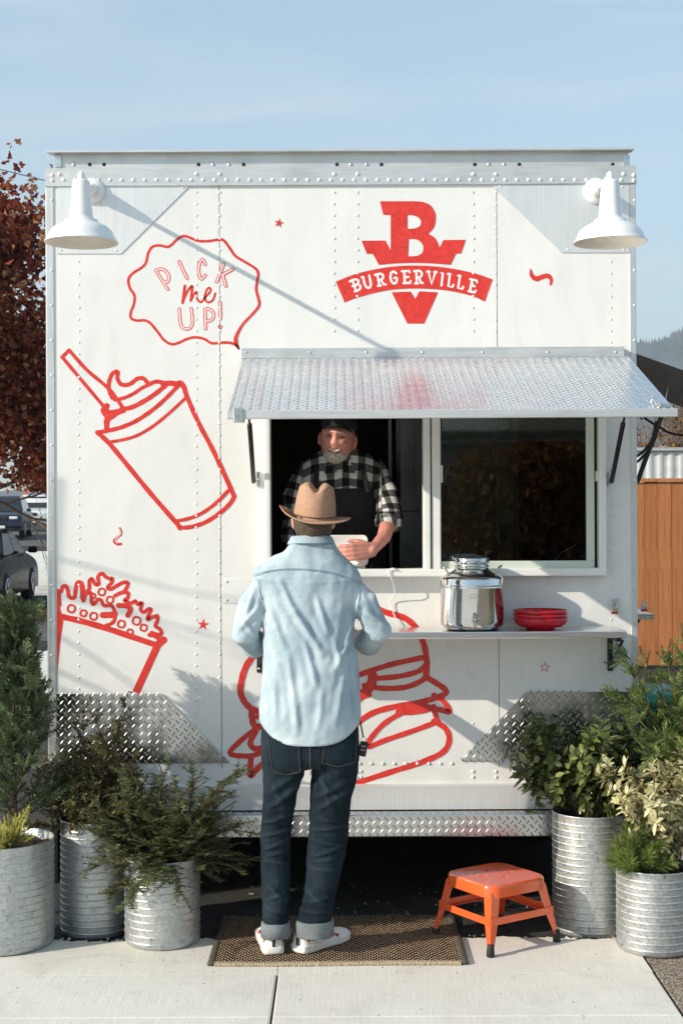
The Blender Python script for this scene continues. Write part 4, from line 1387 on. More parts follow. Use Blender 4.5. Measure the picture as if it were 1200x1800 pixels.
# stack of red bowls
BX, BY = 0.838, -0.158
names = ['lowest red plastic bowl of the stack on the shelf, resting on its foot', 'middle red plastic bowl of the stack of three on the shelf',
         'topmost red plastic bowl of the stack on the shelf']
for i in range(3):
    z0 = SH + i * 0.0165
    B = empty('bowl', (BX, BY, z0), names[i], 'bowl', 'red bowls stacked on the shelf')
    n = 56
    out = [(0.060, 0.0), (0.062, 0.005), (0.084, 0.012), (0.101, 0.024), (0.107, 0.036), (0.109, 0.046)]
    inn = [(0.106, 0.046), (0.103, 0.038), (0.094, 0.027), (0.076, 0.0145), (0.050, 0.0085), (0.0, 0.008)]
    b = MB(); b.lathe(out + inn, (BX, BY, z0), n, cap0=True); bb_ = b.build('bowl_body', M['bowl'], B)
    b = MB(); b.lathe([(0.109, 0.0415), (0.1165, 0.0425), (0.1170, 0.0475), (0.109, 0.0485)], (BX, BY, z0), n); b.build('rim', M['bowl'], B)
    b = MB()
    for k in range(40):
        a = 2 * math.pi * k / 40
        b.tube([(BX + .086 * math.cos(a), BY + .086 * math.sin(a), z0 + .0125), (BX + .1025 * math.cos(a), BY + .1025 * math.sin(a), z0 + .0245), (BX + .1082 * math.cos(a), BY + .1082 * math.sin(a), z0 + .036)], .0026, 5)
    b.build('flutes', M['bowl'], bb_)['kind'] = 'stuff'

def padlock(p, label):
    L = empty('padlock', p, label, 'padlock', 'padlocks on the truck')
    b = MB(); b.bbox((p.x - .0135, p.y - .012, p.z - .022), (p.x + .0135, p.y + .010, p.z), .003); b.build('lock_body', M['brass'], L)
    b = MB(); b.bbox((p.x - .0145, p.y - .013, p.z - .030), (p.x + .0145, p.y + .011, p.z - .0215), .003); b.build('bumper', M['bowl'], L)
    b = MB(); b.tube(spline([(p.x - .009, p.y, p.z - .004), (p.x - .009, p.y, p.z + .014), (p.x, p.y, p.z + .024), (p.x + .009, p.y, p.z + .014), (p.x + .009, p.y, p.z - .004)], 4), .003, 8); b.build('shackle', M['zinc'], L)
padlock(W(1079, 1067, -0.03), 'small padlock with a red base hanging from the hasp above the shelf')
padlock(W(1131, 1063, 0.25), 'small padlock with a red base beyond the right corner post')

# white cable looping over the sill
b = MB(); b.tube(spline([W(700, 1003, -.02), W(694, 999.5, -.085), W(687, 999.5, -.085), W(683, 1004, -.083), W(688, 1018, -.08), W(693, 1032, -.06), W(692, 1045, -.03), W(686, 1058, -.012), W(694, 1085, -.012), W(700, 1100, -.02)], 5), .0023, 6)
tag(b.build('cable', M['tablet']), 'thin white cable hanging over the window sill', 'cable')

# payment terminal on the inner counter
TP = W(612, 990, 0.03)
tb = empty('payment_terminal', (TP.x, 0.09, 1.4255), 'white payment terminal held on the window counter', 'payment terminal')
Mt = Matrix.Translation(W(607, 968, 0.03)) @ Matrix.Rotation(R(-14), 4, 'X')
b = MB()
def rrect(w_, h_, r_, n=6):
    out = []
    for cx, cz, a0 in ((w_ - r_, h_ - r_, 0), (-w_ + r_, h_ - r_, 90), (-w_ + r_, -h_ + r_, 180), (w_ - r_, -h_ + r_, 270)):
        for i in range(n + 1):
            a = R(a0 + 90 * i / n)
            out.append((cx + r_ * math.cos(a), cz + r_ * math.sin(a)))
    return out
rr_ = rrect(.098, .068, .022)
b.rings([[Mt @ Vector((x * s_, y_, z * s_)) for x, z in rr_] for y_, s_ in ((-.012, .93), (-.016, .975), (-.010, 1.0), (.012, 1.0), (.016, .97))])
b.build('casing', M['tablet'], tb)
b = MB(); b.bbox((TP.x - .085, 0.035, 1.426), (TP.x + .075, 0.14, 1.50), .008); b.build('stand', M['tablet'], tb)
b = MB(); b.prism([Mt @ Vector((x * .8, -.0165, z * .12 - .012)) for x, z in rr_], tuple(Mt.to_3x3() @ Vector((0, -.0008, 0)))); b.build('card_slot', M['tablet'], tb)

# ------------------------------------------------------------------ step stool
stl = empty('step_stool', (0.61, -0.44, 0), 'glossy orange red metal step stool with black rubber feet beside the mat', 'stool')
SC = Vector((0.612, -0.445, 0))
SR = Matrix.Translation(SC) @ Matrix.Rotation(R(34), 4, 'Z')
def sp_(x, y, z): return SR @ Vector((x, y, z))
def rsq(h, r, n=6):
    return rrect(h, h, r, n)
hs = 0.152
b = MB()
rings_ = []
for s_, z_ in ((1.0, .212), (1.0, .250), (.988, .257), (.965, .2605)):
    rings_.append([sp_(x * s_, y * s_, z_) for x, y in rsq(hs, .055)])
b.rings(rings_, False, False, True)
# top with slight dish and drilled holes
holes = [(0.0, 0.055, .0095), (-.075, .0, .0095), (.075, 0.0, .0095), (0, -.06, .0095)] + [(x * .036, y * .036, .0032) for x in (-1, 0, 1) for y in (-1, 0, 1)] + [(.12, .12, .003), (-.12, .12, .003), (.12, -.12, .003), (-.12, -.12, .003)]
loops = [[sp_(x * .965, y * .965, .2605) for x, y in rsq(hs, .055)]]
for hx, hy, hr in holes:
    loops.append([sp_(hx + hr * math.cos(-a), hy + hr * math.sin(-a), .2605) for a in np.linspace(0, 2 * math.pi, 10, endpoint=False)])
b.sheet(loops)
seat = b.build('seat', M['stool'], stl)
b = MB()
for hx, hy, hr in holes:
    c_ = [[sp_(hx + hr * math.cos(a), hy + hr * math.sin(a), z_) for a in np.linspace(0, 2 * math.pi, 10, endpoint=False)] for z_ in (.2604, .245)]
    b.rings(c_, False, True, True)
b.build('holes', M['stool'], seat)['kind'] = 'stuff'
b = MB(); b.prism([sp_(x * .94, y * .94, .243) for x, y in rsq(hs, .055)], (0, 0, -.002)); b.build('underside', M['stool'], seat)
ft = 0.177
for sx in (-1, 1):
    for sy in (-1, 1):
        b = MB()
        a0, a1 = sp_(sx * (hs - .012), sy * (hs - .012), .235), sp_(sx * ft, sy * ft, .03)
        ex, ey = SR.to_3x3() @ Vector((-sx, 0, 0)), SR.to_3x3() @ Vector((0, -sy, 0))
        th = .004
        rs = []
        for t_, wd_ in ((0, .046), (.3, .040), (.62, .034), (1.0, .019)):
            p_ = a0.lerp(a1, t_)
            rs.append([p_, p_ + ex * wd_, p_ + ex * wd_ + ey * th, p_ + ex * th + ey * th, p_ + ey * wd_ + ex * th, p_ + ey * wd_])
        b.rings(rs, True, True, False)
        lg = b.build('leg', M['stool'], stl)
        b = MB(); q_ = a1 + ex * .006 + ey * .006
        b.lathe([(.0145, .0), (.016, .004), (.0155, .02), (.0125, .046), (.011, .048)], (q_.x, q_.y, 0.001 if q_.y < -.45 else -.018), 16, cap0=True, cap1=True); b.build('rubber_foot', M['dark'], lg)
zc, h2 = .128, .014
for k in range(4):
    c_, s_ = [(1, 0), (0, 1), (-1, 0), (0, -1)][k]
    q_ = .167
    Mr = SR @ Matrix.Rotation(R(90 * k), 4, 'Z')
    b = MB(); b.bbox((-q_ + .006, -q_ + .002, zc - h2), (q_ - .006, -q_ + .006, zc + h2), .001, Mr); b.bbox((-q_ + .012, -q_ + .0065, zc - h2), (q_ - .012, -q_ + .020, zc - h2 + .003), .001, Mr)
    b.build('stretcher', M['stool'], stl)

# ------------------------------------------------------------------ woven mat
mt = empty('door_mat', (-0.02, -0.43, 0), 'brown and tan herringbone woven mat under the customer', 'mat')
MX0, MX1, MY0, MY1 = -0.49, 0.445, -0.775, -0.09
b = MB()
nxm, nym = 60, 40
V = []
for j in range(nym + 1):
    for i in range(nxm + 1):
        x = MX0 + (MX1 - MX0) * i / nxm
        y = MY0 + (MY1 - MY0) * j / nym + 0.004 * math.sin(x * 7)
        zb = 0.0 if y < -.46 else max(-0.018, (-.46 - y) * .15)
        V.append((x, y, zb + 0.014 + 0.0015 * math.sin(x * 17 + 1) * math.sin(y * 13)))
b.add(V, [(j * (nxm + 1) + i, j * (nxm + 1) + i + 1, (j + 1) * (nxm + 1) + i + 1, (j + 1) * (nxm + 1) + i) for j in range(nym) for i in range(nxm)], True)
b.box((MX0, MY0 + .003, -.017), (MX1, MY1, 0.0119)) if False else None
b.build('weave', M['mat'], mt)
for x in (MX0 - .027, MX1 - .002):
    b = MB()
    rs = []
    for i in range(21):
        y = MY0 - .004 + (MY1 - MY0 + .008) * i / 20
        zb = 0.0 if y < -.46 else max(-0.018, (-.46 - y) * .15)
        rs.append([(x, y, zb + .002), (x + .001, y, zb + .012), (x + .006, y, zb + .0165), (x + .024, y, zb + .0165), (x + .029, y, zb + .012), (x + .029, y, zb + .002)])
    b.rings(rs, True, True, True); b.build('binding', M['binding'], mt)
b = MB()
random.seed(12)
n_ = 150
for i in range(n_):
    x = MX0 + (MX1 - MX0) * (i + .5) / n_
    y = MY0 + 0.004 * math.sin(x * 7)
    b.tube([(x, y + .006, .0135), (x + random.uniform(-.001, .001), y - .005, .011), (x, y - .006 - random.uniform(0, .004), .003)], [.0026, .0032, .0026], 5)
b.build('fringe', M['jute'], mt)['kind'] = 'stuff'

# ------------------------------------------------------------------ galvanised planters
def planter(x, y, r, h, label, ribs=None, taper=1.0, z=0.0):
    P = empty('planter', (x, y, z), label, 'planter', 'galvanised planters in front of the truck')
    n_r = ribs or int(h / .029)
    prof = [(0.0, 0.004), (r * .93 * taper, 0.0), (r * .985 * taper, 0.006)]
    for i in range(n_r):
        z0 = 0.02 + (h - .034) * i / n_r
        rz = r * (taper + (1 - taper) * z0 / h)
        prof += [(rz, z0 - .0014), (rz, z0), (rz + .0006, z0 + .0012), (rz + .0024, z0 + .003), (rz + .0024, z0 + .0042), (rz + .0006, z0 + .006), (rz, z0 + .0072), (rz, z0 + .0088)]
    prof += [(r, h - .012), (r + .002, h - .006), (r + .003, h - .002), (r, h + .0005), (r - .003, h - .003), (r - .003, h - .05)]
    b = MB(); b.lathe(prof, (x, y, z), 64); b.build('pot', M['galv'], P)
    b = MB()
    n = 28
    V = [(x, y, z + h - .03)]
    for q in (.35, .7, 1.0):
        for j in range(n):
            a = 2 * math.pi * j / n
            V.append((x + (r - .004) * q * math.cos(a), y + (r - .004) * q * math.sin(a), z + h - .035 + .008 * math.sin(j * 2.1 + q * 9)))
    F = [(0, 1 + j, 1 + (j + 1) % n) for j in range(n)]
    for k in range(2): F += [(1 + k * n + j, 1 + (k + 1) * n + j, 1 + (k + 1) * n + (j + 1) % n, 1 + k * n + (j + 1) % n) for j in range(n)]
    b.add(V, F, True); b.build('soil', M['soil'], P)
    return P
PA = (-1.362, -0.465, .2, .42)
PB = (-1.030, -0.245, .143, .475)
PCc = (-0.727, -0.448, .150, .345)
PD = (1.022, -0.262, .153, .495)
PE = (1.222, -0.570, .147, .325)
PF = (1.53, -0.24, .14, .40)
planter(*PA, 'wide galvanised ribbed planter cut by the left edge, holding a conifer')
planter(*PB, 'tall galvanised ribbed planter in shade behind the two left ones', z=-.018)
planter(*PCc, 'galvanised ribbed planter overflowing with dark yew, next to the mat')
planter(*PD, 'tall galvanised ribbed planter right of the stool, with glossy shrub', z=-.018)
planter(*PE, 'short galvanised ribbed planter at the right edge, with pine and cream leaves')
planter(*PF, 'galvanised ribbed planter hidden behind the right planters, under the juniper', z=-.018)

# ------------------------------------------------------------------ plants
def rodr(v, k, a):
    return v * math.cos(a) + np.cross(k, v) * math.sin(a) + k * (k @ v) * (1 - math.cos(a))
class Plant:
    def __init__(s, seed):
        s.r = np.random.default_rng(seed)
        s.stem = MB()
        s.P, s.D, s.N, s.L, s.Wd = [], [], [], [], []
    def path(s, p, d, length, n, droop=0.0, wob=0.12, up=0.0):
        pts = [np.array(p, float)]
        d = unit(np.array(d, float))
        dirs = [d]
        for i in range(n):
            d = unit(d + s.r.normal(0, wob, 3) + np.array([0, 0, up - droop * (i + 1) / n]))
            pts.append(pts[-1] + d * length / n)
            dirs.append(d)
        return pts, dirs
    def twig(s, pts, r0, r1, n=5):
        s.stem.tube([tuple(p) for p in pts], list(np.linspace(r0, r1, len(pts))), n, True, False)
    def leaf(s, p, d, nrm, l, w):
        s.P.append(p); s.D.append(d); s.N.append(nrm); s.L.append(l); s.Wd.append(w)
    def done(s, name, loc, label, mat, shape, cat='plant', fold=.25, curl=.15, bark=None):
        root = empty(name, loc, label, cat)
        if s.stem.v: s.stem.build('stem', bark or M['bark'], root)
        V, F = leaves(s.P, s.D, s.N, s.L, s.Wd, shape, fold, curl)
        np_mesh('foliage', V, F, mat, root)['kind'] = 'stuff'
        return root

def needle_shoot(pl, pts, dirs, gap, nl, nw, two_rank=True, spread=70, tip=True):
    """needles along a shoot"""
    r = pl.r
    for i in range(len(pts) - 1):
        a, b_ = pts[i], pts[i + 1]
        seg = np.linalg.norm(b_ - a)
        m = max(1, int(seg / gap))
        d = unit(b_ - a)
        side = np.cross(d, np.array([0, 0, 1.0]))
        if np.linalg.norm(side) < .1: side = np.array([1.0, 0, 0])
        side = unit(side)
        up = np.cross(side, d)
        for q in range(m):
            p = a + (b_ - a) * (q + r.uniform(0, 1)) / m
            for sgn in (-1, 1):
                ang = R(spread + r.normal(0, 12))
                if two_rank: nd = d * math.cos(ang) + side * sgn * math.sin(ang) + up * r.normal(.12, .22)
                else:
                    ph = r.uniform(0, 6.283)
                    nd = d * math.cos(ang) + (side * math.cos(ph) + up * math.sin(ph)) * math.sin(ang)
                pl.leaf(p, nd, up + r.normal(0, .35, 3), nl * r.uniform(.75, 1.1), nw)

def at(P, h=None):
    return np.array([P[0], P[1], (P[3] if h is None else h) - .03])

# dark yew spilling out of the near planter
pl = Plant(21)
base = at(PCc)
targets = []
for k in range(105):
    a = pl.r.uniform(0, 6.283)
    el = pl.r.uniform(-.05, 1.42)
    d = np.array([math.cos(a) * math.cos(el), math.sin(a) * math.cos(el) * .8, math.sin(el) + .1])
    targets.append((d, pl.r.uniform(.17, .37) * (0.8 + .25 * math.sin(el))))
targets += [(np.array([.62, -.05, .62]), .56), (np.array([.55, .05, .75]), .50), (np.array([.35, -.1, .9]), .46),
            (np.array([-.35, -.3, .6]), .40), (np.array([-.6, -.4, .2]), .36), (np.array([-.5, -.5, -.05]), .34), (np.array([.1, -.2, .95]), .40), (np.array([.68, 0, .55]), .52),
            (np.array([.25, 0, .95]), .47), (np.array([-.1, -.1, 1.]), .43), (np.array([.45, -.2, .8]), .44), (np.array([.3, .1, .9]), .42)]
for d, ln in targets:
    p0 = base + np.array([pl.r.uniform(-.07, .07), pl.r.uniform(-.07, .07), -.01])
    pts, dirs = pl.path(p0, d, ln, 8, droop=.10, wob=.10)
    pl.twig(pts, .0045, .0015)
    needle_shoot(pl, pts[1:], dirs, .0046, .020, .0042)
    for i in range(2, 9):
        for sgn in (-1, 1):
            if pl.r.random() < .18: continue
            dd = unit(dirs[i - 1] + sgn * .9 * unit(np.cross(dirs[i - 1], np.array([0, 0, 1.])) + 1e-6) + pl.r.normal(0, .25, 3))
            sp, sd = pl.path(pts[i], dd, pl.r.uniform(.04, .10), 4, droop=.12, wob=.16)
            pl.twig(sp, .002, .001, 4)
            needle_shoot(pl, sp, sd, .0046, .019, .0042)
pl.done('yew_shrub', (PCc[0], PCc[1], PCc[3] - .03), 'dark green yew with long needled shoots in the planter by the mat', M['yew'], 'needle', 'shrub')

# bronze green small leaved shrub behind it
pl = Plant(22)
base = at(PB, PB[3] - .018)
for k in range(120):
    a = pl.r.uniform(0, 6.283)
    el = pl.r.uniform(.05, 1.35)
    d = np.array([math.cos(a) * math.cos(el), math.sin(a) * math.cos(el) * .55, math.sin(el)])
    ln = pl.r.uniform(.16, .30)
    if k < 8: d, ln = np.array([pl.r.normal(0.08, .10), pl.r.normal(0, .08), 1.]), pl.r.uniform(.34, .50)
    p0 = base + np.array([pl.r.uniform(-.05, .05), pl.r.uniform(-.05, .05), 0])
    pts, dirs = pl.path(p0, d, ln, 7, wob=.14, up=.06)
    pl.twig(pts, .0035, .001)
    for i in range(2, 8):
        for q in range(3):
            dd = unit(dirs[i - 1] + pl.r.normal(0, .8, 3))
            sp, sd = pl.path(pts[i], dd, pl.r.uniform(.025, .075), 3, wob=.2)
            pl.twig(sp, .0013, .0006, 4)
            for j, pp in enumerate(sp):
                for _ in range(4):
                    nd = unit(sd[min(j, 2)] + pl.r.normal(0, .9, 3))
                    pl.leaf(pp + pl.r.normal(0, .002, 3), nd, pl.r.normal(0, 1, 3) + np.array([0, -.3, .8]), pl.r.uniform(.013, .022), pl.r.uniform(.006, .010))
pl.done('bronze_shrub', (PB[0], PB[1], PB[3] - .05), 'bronze green small leaved shrub in the tall shaded planter on the left', M['box'], 'diamond', 'shrub')

# arborvitae: flat sprays round an upright trunk
def spray(pl, p, d, ln, nrm, depth=0, w=.0055):
    """flat fan of scale leaves"""
    n = max(3, int(ln / .012))
    pts, dirs = pl.path(p, d, ln, n, wob=.05, up=.03)
    side = unit(np.cross(dirs[0], nrm))
    for i in range(n):
        pl.leaf(pts[i], dirs[i], nrm + pl.r.normal(0, .2, 3), ln / n * 1.5, w)
        if depth < 2 and i > 0:
            for sgn in (-1, 1):
                l2 = ln * (.55 if depth == 0 else .42) * (1 - i / (n + 1)) * pl.r.uniform(.7, 1.15)
                if l2 > .009: spray(pl, pts[i], unit(dirs[i] + sgn * side * .85), l2, nrm + pl.r.normal(0, .15, 3), depth + 1, w * .92)
def conifer(pl, base, height, rad, n, ln, trunk_r=.011, lean=(0, 0), low=.12, w=.0055):
    tp = [base + np.array([lean[0] * t, lean[1] * t, height * t]) for t in np.linspace(0, 1, 8)]
    pl.twig(tp, trunk_r, .002, 7)
    for k in range(n):
        t = low + (1 - low) * (k + pl.r.uniform(0, 1)) / n
        p0 = base + np.array([lean[0] * t, lean[1] * t, height * t])
        a = k * 2.4 + pl.r.uniform(-.5, .5)
        out = rad * (1 - t * .78) * pl.r.uniform(.6, 1.15)
        d = unit(np.array([math.cos(a), math.sin(a), .5 + .9 * t]))
        pts, dirs = pl.path(p0, d, out, 4, wob=.1, up=.05)
        pl.twig(pts, .004, .0015, 4)
        for i in range(1, 5):
            for q in range(2):
                dd = unit(dirs[i - 1] + pl.r.normal(0, .42, 3) + np.array([0, 0, .2]))
                spray(pl, pts[i], dd, ln * pl.r.uniform(.6, 1.15), pl.r.normal(0, 1, 3), 0 if pl.r.random() < .75 else 1, w)
pl = Plant(23)
conifer(pl, np.array([PA[0] + .035, PA[1] + .06, PA[3] - .03]), .90, .27, 92, .105, lean=(.0, -.02), low=.08, w=.0066)
pl.done('arborvitae', (PA[0] + .035, PA[1] + .06, PA[3] - .03), 'tall feathery green conifer in the planter at the left edge', M['arbor'], 'needle', 'conifer')
pl = Plant(24)
gb = np.array([PA[0] + .055, PA[1] - .11, PA[3] - .03])
for k in range(34):
    a = pl.r.uniform(0, 6.283); el = pl.r.uniform(.3, 1.4)
    d = np.array([math.cos(a) * math.cos(el), math.sin(a) * math.cos(el), math.sin(el)])
    pts, dirs = pl.path(gb, d, pl.r.uniform(.05, .13), 3, wob=.1)
    pl.twig(pts, .003, .001, 4)
    for i in (1, 2, 3): spray(pl, pts[i], unit(dirs[i - 1] + pl.r.normal(0, .3, 3)), pl.r.uniform(.04, .085), pl.r.normal(0, 1, 3), 1, .005)
pl.done('golden_cypress', tuple(gb), 'small golden yellow conifer at the front of the left planter', M['gold'], 'needle', 'conifer')

# glossy round leaved shrub
def leafy(pl, base, n, lens, els, leaf_l, leaf_w, nodes, side_n, yflat=.7, per=3, rank=.9):
    for k in range(n):
        a = pl.r.uniform(0, 6.283)
        el = pl.r.uniform(*els)
        d = np.array([math.cos(a) * math.cos(el), math.sin(a) * math.cos(el) * yflat, math.sin(el)])
        p0 = base + np.array([pl.r.uniform(-.05, .05), pl.r.uniform(-.05, .05), 0])
        pts, dirs = pl.path(p0, d, pl.r.uniform(*lens), nodes, wob=.13, up=.07)
        pl.twig(pts, .0045, .0018, 5)
        def put(p, dd, s_=1.0):
            for q in range(per):
                ph = pl.r.uniform(0, 6.283)
                o = unit(np.cross(dd, pl.r.normal(0, 1, 3)))
                nd = unit(dd * pl.r.uniform(.25, .9) + o * rank)
                pl.leaf(p, nd, dd + pl.r.normal(0, .3, 3) + np.array([0, 0, .4]), leaf_l * pl.r.uniform(.6, 1.15) * s_, leaf_w * pl.r.uniform(.75, 1.15) * s_)
        for i in range(2, nodes + 1):
            put(pts[i], dirs[i - 1])
            if side_n and i < nodes:
                for q in range(side_n):
                    sp, sd = pl.path(pts[i], unit(dirs[i] + pl.r.normal(0, .75, 3)), pl.r.uniform(.04, .10), 3, wob=.12, up=.08)
                    pl.twig(sp, .002, .001, 4)
                    for j in (1, 2, 3): put(sp[j], sd[j - 1], .9)
pl = Plant(25)
gb = at(PD, PD[3] - .018)
leafy(pl, gb, 40, (.22, .45), (.38, 1.5), .055, .031, 6, 2, .6, 3)
pl.done('glossy_shrub', tuple(gb), 'glossy round leaved green shrub in the tall planter right of the stool', M['gloss'], 'leaf', 'shrub', .18, .2)
pl = Plant(26)
vb = np.array([PE[0] + .075, PE[1] + .05, PE[3] - .03])
leafy(pl, vb, 24, (.26, .50), (.95, 1.5), .050, .021, 9, 1, .8, 4, .8)
pl.done('variegated_shrub', tuple(vb), 'cream and pale green variegated shrub at the right edge', M['varieg'], 'leaf', 'shrub', .3, .2)
pl = Plant(27)
nb = np.array([PE[0] - .06, PE[1] - .02, PE[3] - .02])
for k in range(44):
    a = pl.r.uniform(0, 6.283); el = pl.r.uniform(.0, 1.4)
    d = np.array([math.cos(a) * math.cos(el) - .1, math.sin(a) * math.cos(el), math.sin(el)])
    pts, dirs = pl.path(nb, d, pl.r.uniform(.07, .19), 5, wob=.1, up=.05)
    pl.twig(pts, .004, .002, 5)
    for i in range(2, 6):
        m_ = 40 if i < 5 else 70
        for q in range(m_):
            ph = pl.r.uniform(0, 6.283)
            o = unit(np.cross(dirs[i - 1], pl.r.normal(0, 1, 3)))
            nd = unit(dirs[i - 1] * pl.r.uniform(.5, 1.3) + o * .8)
            pl.leaf(pts[i] + (pts[i - 1] - pts[i]) * pl.r.uniform(0, 1), nd, pl.r.normal(0, 1, 3), pl.r.uniform(.035, .055), .0021)
pl.done('dwarf_pine', tuple(nb), 'bright green fine needled dwarf pine in the short right planter', M['pine'], 'needle', 'conifer')

# juniper leaning in from the right
pl = Plant(28)
jb = np.array([PF[0], PF[1], PF[3] - .05])
for k in range(90):
    a = pl.r.uniform(1.6, 5.2) if k % 3 else pl.r.uniform(0, 6.283)
    el = pl.r.uniform(.55, 1.5)
    d = np.array([math.cos(a) * math.cos(el) * (.42 if math.cos(a) < 0 else .8), math.sin(a) * math.cos(el) * .6, math.sin(el)])
    pts, dirs = pl.path(jb, d, pl.r.uniform(.30, .92), 8, wob=.10, droop=.22)
    for q_ in pts:
        if q_[0] < 1.25: q_[0] = 1.25 + (q_[0] - 1.25) * .25
    pl.twig(pts, .007, .002, 5)
    for i in range(2, 9):
        for q in range(3):
            dd = unit(dirs[i - 1] + pl.r.normal(0, .55, 3))
            spray(pl, pts[i], dd, pl.r.uniform(.06, .12), pl.r.normal(0, 1, 3), 0 if pl.r.random() < .6 else 1, .0062)
pl.done('juniper', tuple(jb), 'tall spreading bright green juniper against the right corner of the truck', M['juniper'], 'needle', 'conifer')
# ------------------------------------------------------------------ people
def vattr(ob, name, data, kind='FLOAT'):
    at_ = ob.data.attributes.new(name, kind, 'POINT')
    if kind == 'FLOAT': at_.data.foreach_set('value', np.asarray(data, np.float32))
    else: at_.data.foreach_set('vector', np.asarray(data, np.float32).ravel())

def ell(mb, rows, n=28, p=2.4):
    """stack of flattened sections: (cx, cy, cz, rx, ry)"""
    rs = []
    for cx, cy, cz, rx, ry in rows:
        ring_ = []
        for j in range(n):
            a = 2 * math.pi * j / n
            c_, s_ = math.cos(a), math.sin(a)
            ring_.append((cx + rx * math.copysign(abs(c_) ** (2 / p), c_), cy + ry * math.copysign(abs(s_) ** (2 / p), s_), cz))
        rs.append(ring_)
    return mb.rings(rs, True, True, True)

def clipped(V, F, keep):
    """keep faces whose vertices are all kept"""
    k = keep[F].all(axis=1)
    F2 = F[k]
    used = np.unique(F2)
    m = -np.ones(len(V), int)
    m[used] = np.arange(len(used))
    return V[used], m[F2], used

def ridge(V, N, a, b, width, amp, facing=None):
    """push a cloth fold along segment a-b"""
    d, t = seg_d(V, a, b)
    f = amp * np.exp(-(d / width) ** 2) * np.sin(np.pi * np.clip(t * .9 + .05, 0, 1)) ** .5
    f -= .45 * amp * np.exp(-((d - width * 1.9) / width) ** 2) * np.sin(np.pi * np.clip(t * .9 + .05, 0, 1))
    return V + N * f[:, None]

# ---------------- hands: palm and five bent fingers, as tubes rooted in the palm
def hand(mb, wrist, fwd, palm_n, side, s=1.0, curl=0.5, thumb_out=0.6):
    """fwd = along the hand, palm_n = out of the palm, side = +1 / -1 thumb side along cross(fwd, palm_n)"""
    f = Vector(fwd).normalized()
    n = Vector(palm_n)
    n = (n - f * n.dot(f)).normalized()
    x = f.cross(n).normalized() * side
    w = Vector(wrist)
    for k in range(4):
        o = (1.5 - k) * .0195 * s
        mb.tube([w + x * o * .55, w + f * .045 * s + x * o * .9, w + f * .088 * s + x * o], [.016 * s, .0145 * s, .0105 * s], 10, flat=(n, .85))
        ln = (.072, .080, .074, .058)[k] * s
        p = w + f * .086 * s + x * o
        d = f.copy()
        pts, rad = [p], [.0098 * s]
        for j, (q, a) in enumerate(((.42, curl), (.32, curl * 1.25), (.26, curl * .9))):
            ax = f.cross(n)
            d = (Matrix.Rotation(a, 3, ax) @ d)
            p = p + d * ln * q
            pts.append(p); rad.append((.0092, .0086, .0074)[j] * s)
        mb.tube(pts, rad, 9)
    p = w + f * .022 * s + x * .024 * s
    d = (f * .75 + x * thumb_out + n * .35).normalized()
    pts = [p, p + d * .034 * s]
    d2 = (f * .95 + x * thumb_out * .25 + n * .5).normalized()
    pts += [pts[-1] + d2 * .028 * s, pts[-1] + d2 * .050 * s]
    mb.tube(pts, [.0145 * s, .0115 * s, .0105 * s, .0085 * s], 9)

def head_pts(n=72, m=60, smile=0.0, k=1.0):
    """unit head: front is -y, z up, centre of skull at 0; about 0.23 tall"""
    rows = []
    for i in range(m + 1):
        th = math.pi * (.008 + .984 * i / m)
        for j in range(n):
            a = 2 * math.pi * j / n - math.pi / 2
            rows.append((math.sin(th) * math.cos(a), math.sin(th) * math.sin(a), -math.cos(th)))
    U = np.array(rows)
    x, y, z = U[:, 0] * .077, U[:, 1] * .098, U[:, 2] * .118
    # narrower jaw, flatter face
    low = np.clip((-z - .01) / .105, 0, 1)
    x = x * (1 - .26 * low ** 1.5)
    front = np.clip(-U[:, 1], 0, 1)
    y = y * (1 - .18 * low * (1 - front))
    y = y + .006 * front * np.clip(1 - low * 1.2, 0, 1)
    def g(cx, cz, sx, sz): return np.exp(-((x - cx) / sx) ** 2 - ((z - cz) / sz) ** 2) * (front > .15)
    o = np.zeros(len(x))
    o += .009 * g(0, .030, .045, .010)                                   # brow
    o -= .009 * (g(.030, .010, .016, .012) + g(-.030, .010, .016, .012))  # sockets
    o += .008 * g(0, .012, .008, .020) + .0105 * g(0, -.016, .012, .015) + .007 * (g(.012, -.024, .008, .007) + g(-.012, -.024, .008, .007))
    o += (.006 + .006 * smile) * (g(.038, -.018 + .006 * smile, .018, .015) + g(-.038, -.018 + .006 * smile, .018, .015))
    o += .004 * g(0, -.040, .018, .006) - .007 * g(0, -.052, .024 + .006 * smile, .0055) + .004 * g(0, -.062, .018, .006) + .010 * g(0, -.088, .020, .016)
    y = y - o
    F = []
    for i in range(m):
        for j in range(n):
            F.append((i * n + j, i * n + (j + 1) % n, (i + 1) * n + (j + 1) % n, (i + 1) * n + j))
    V = np.stack([x, y, z], 1) * k
    return V, F, n, m
def add_head(mb, Mh, smile=0.0, k=1.0):
    V, F, n, m = head_pts(smile=smile, k=k)
    pts = [Mh @ Vector(v) for v in V]
    mb.add(pts, F + [tuple(range(n - 1, -1, -1)), tuple(m * n + j for j in range(n))], True)
    for s_ in (-1, 1):   # ears
        mb.ball(Mh @ Vector((s_ * .079 * k, .012 * k, -.006 * k)), (.010 * k, .018 * k, .031 * k), 12, 8, Mh.to_3x3() @ Matrix.Rotation(R(18 * s_), 3, 'Z'))

# ================= customer, seen from behind
CY = -0.655
def C(px, py, dy=0.0): return W(px, py, CY + dy)
def rowC(xl, xr, py, ry, dy=0.0):
    a, c_ = C(xl, py, dy), C(xr, py, dy)
    return ((a.x + c_.x) / 2, CY + dy, a.z, (c_.x - a.x) / 2, ry)
cust = empty('person', (C(530, 1600).x, CY, 0.0), 'customer in tan hat, pale denim shirt and dark jeans, back turned, ordering at the window', 'person')

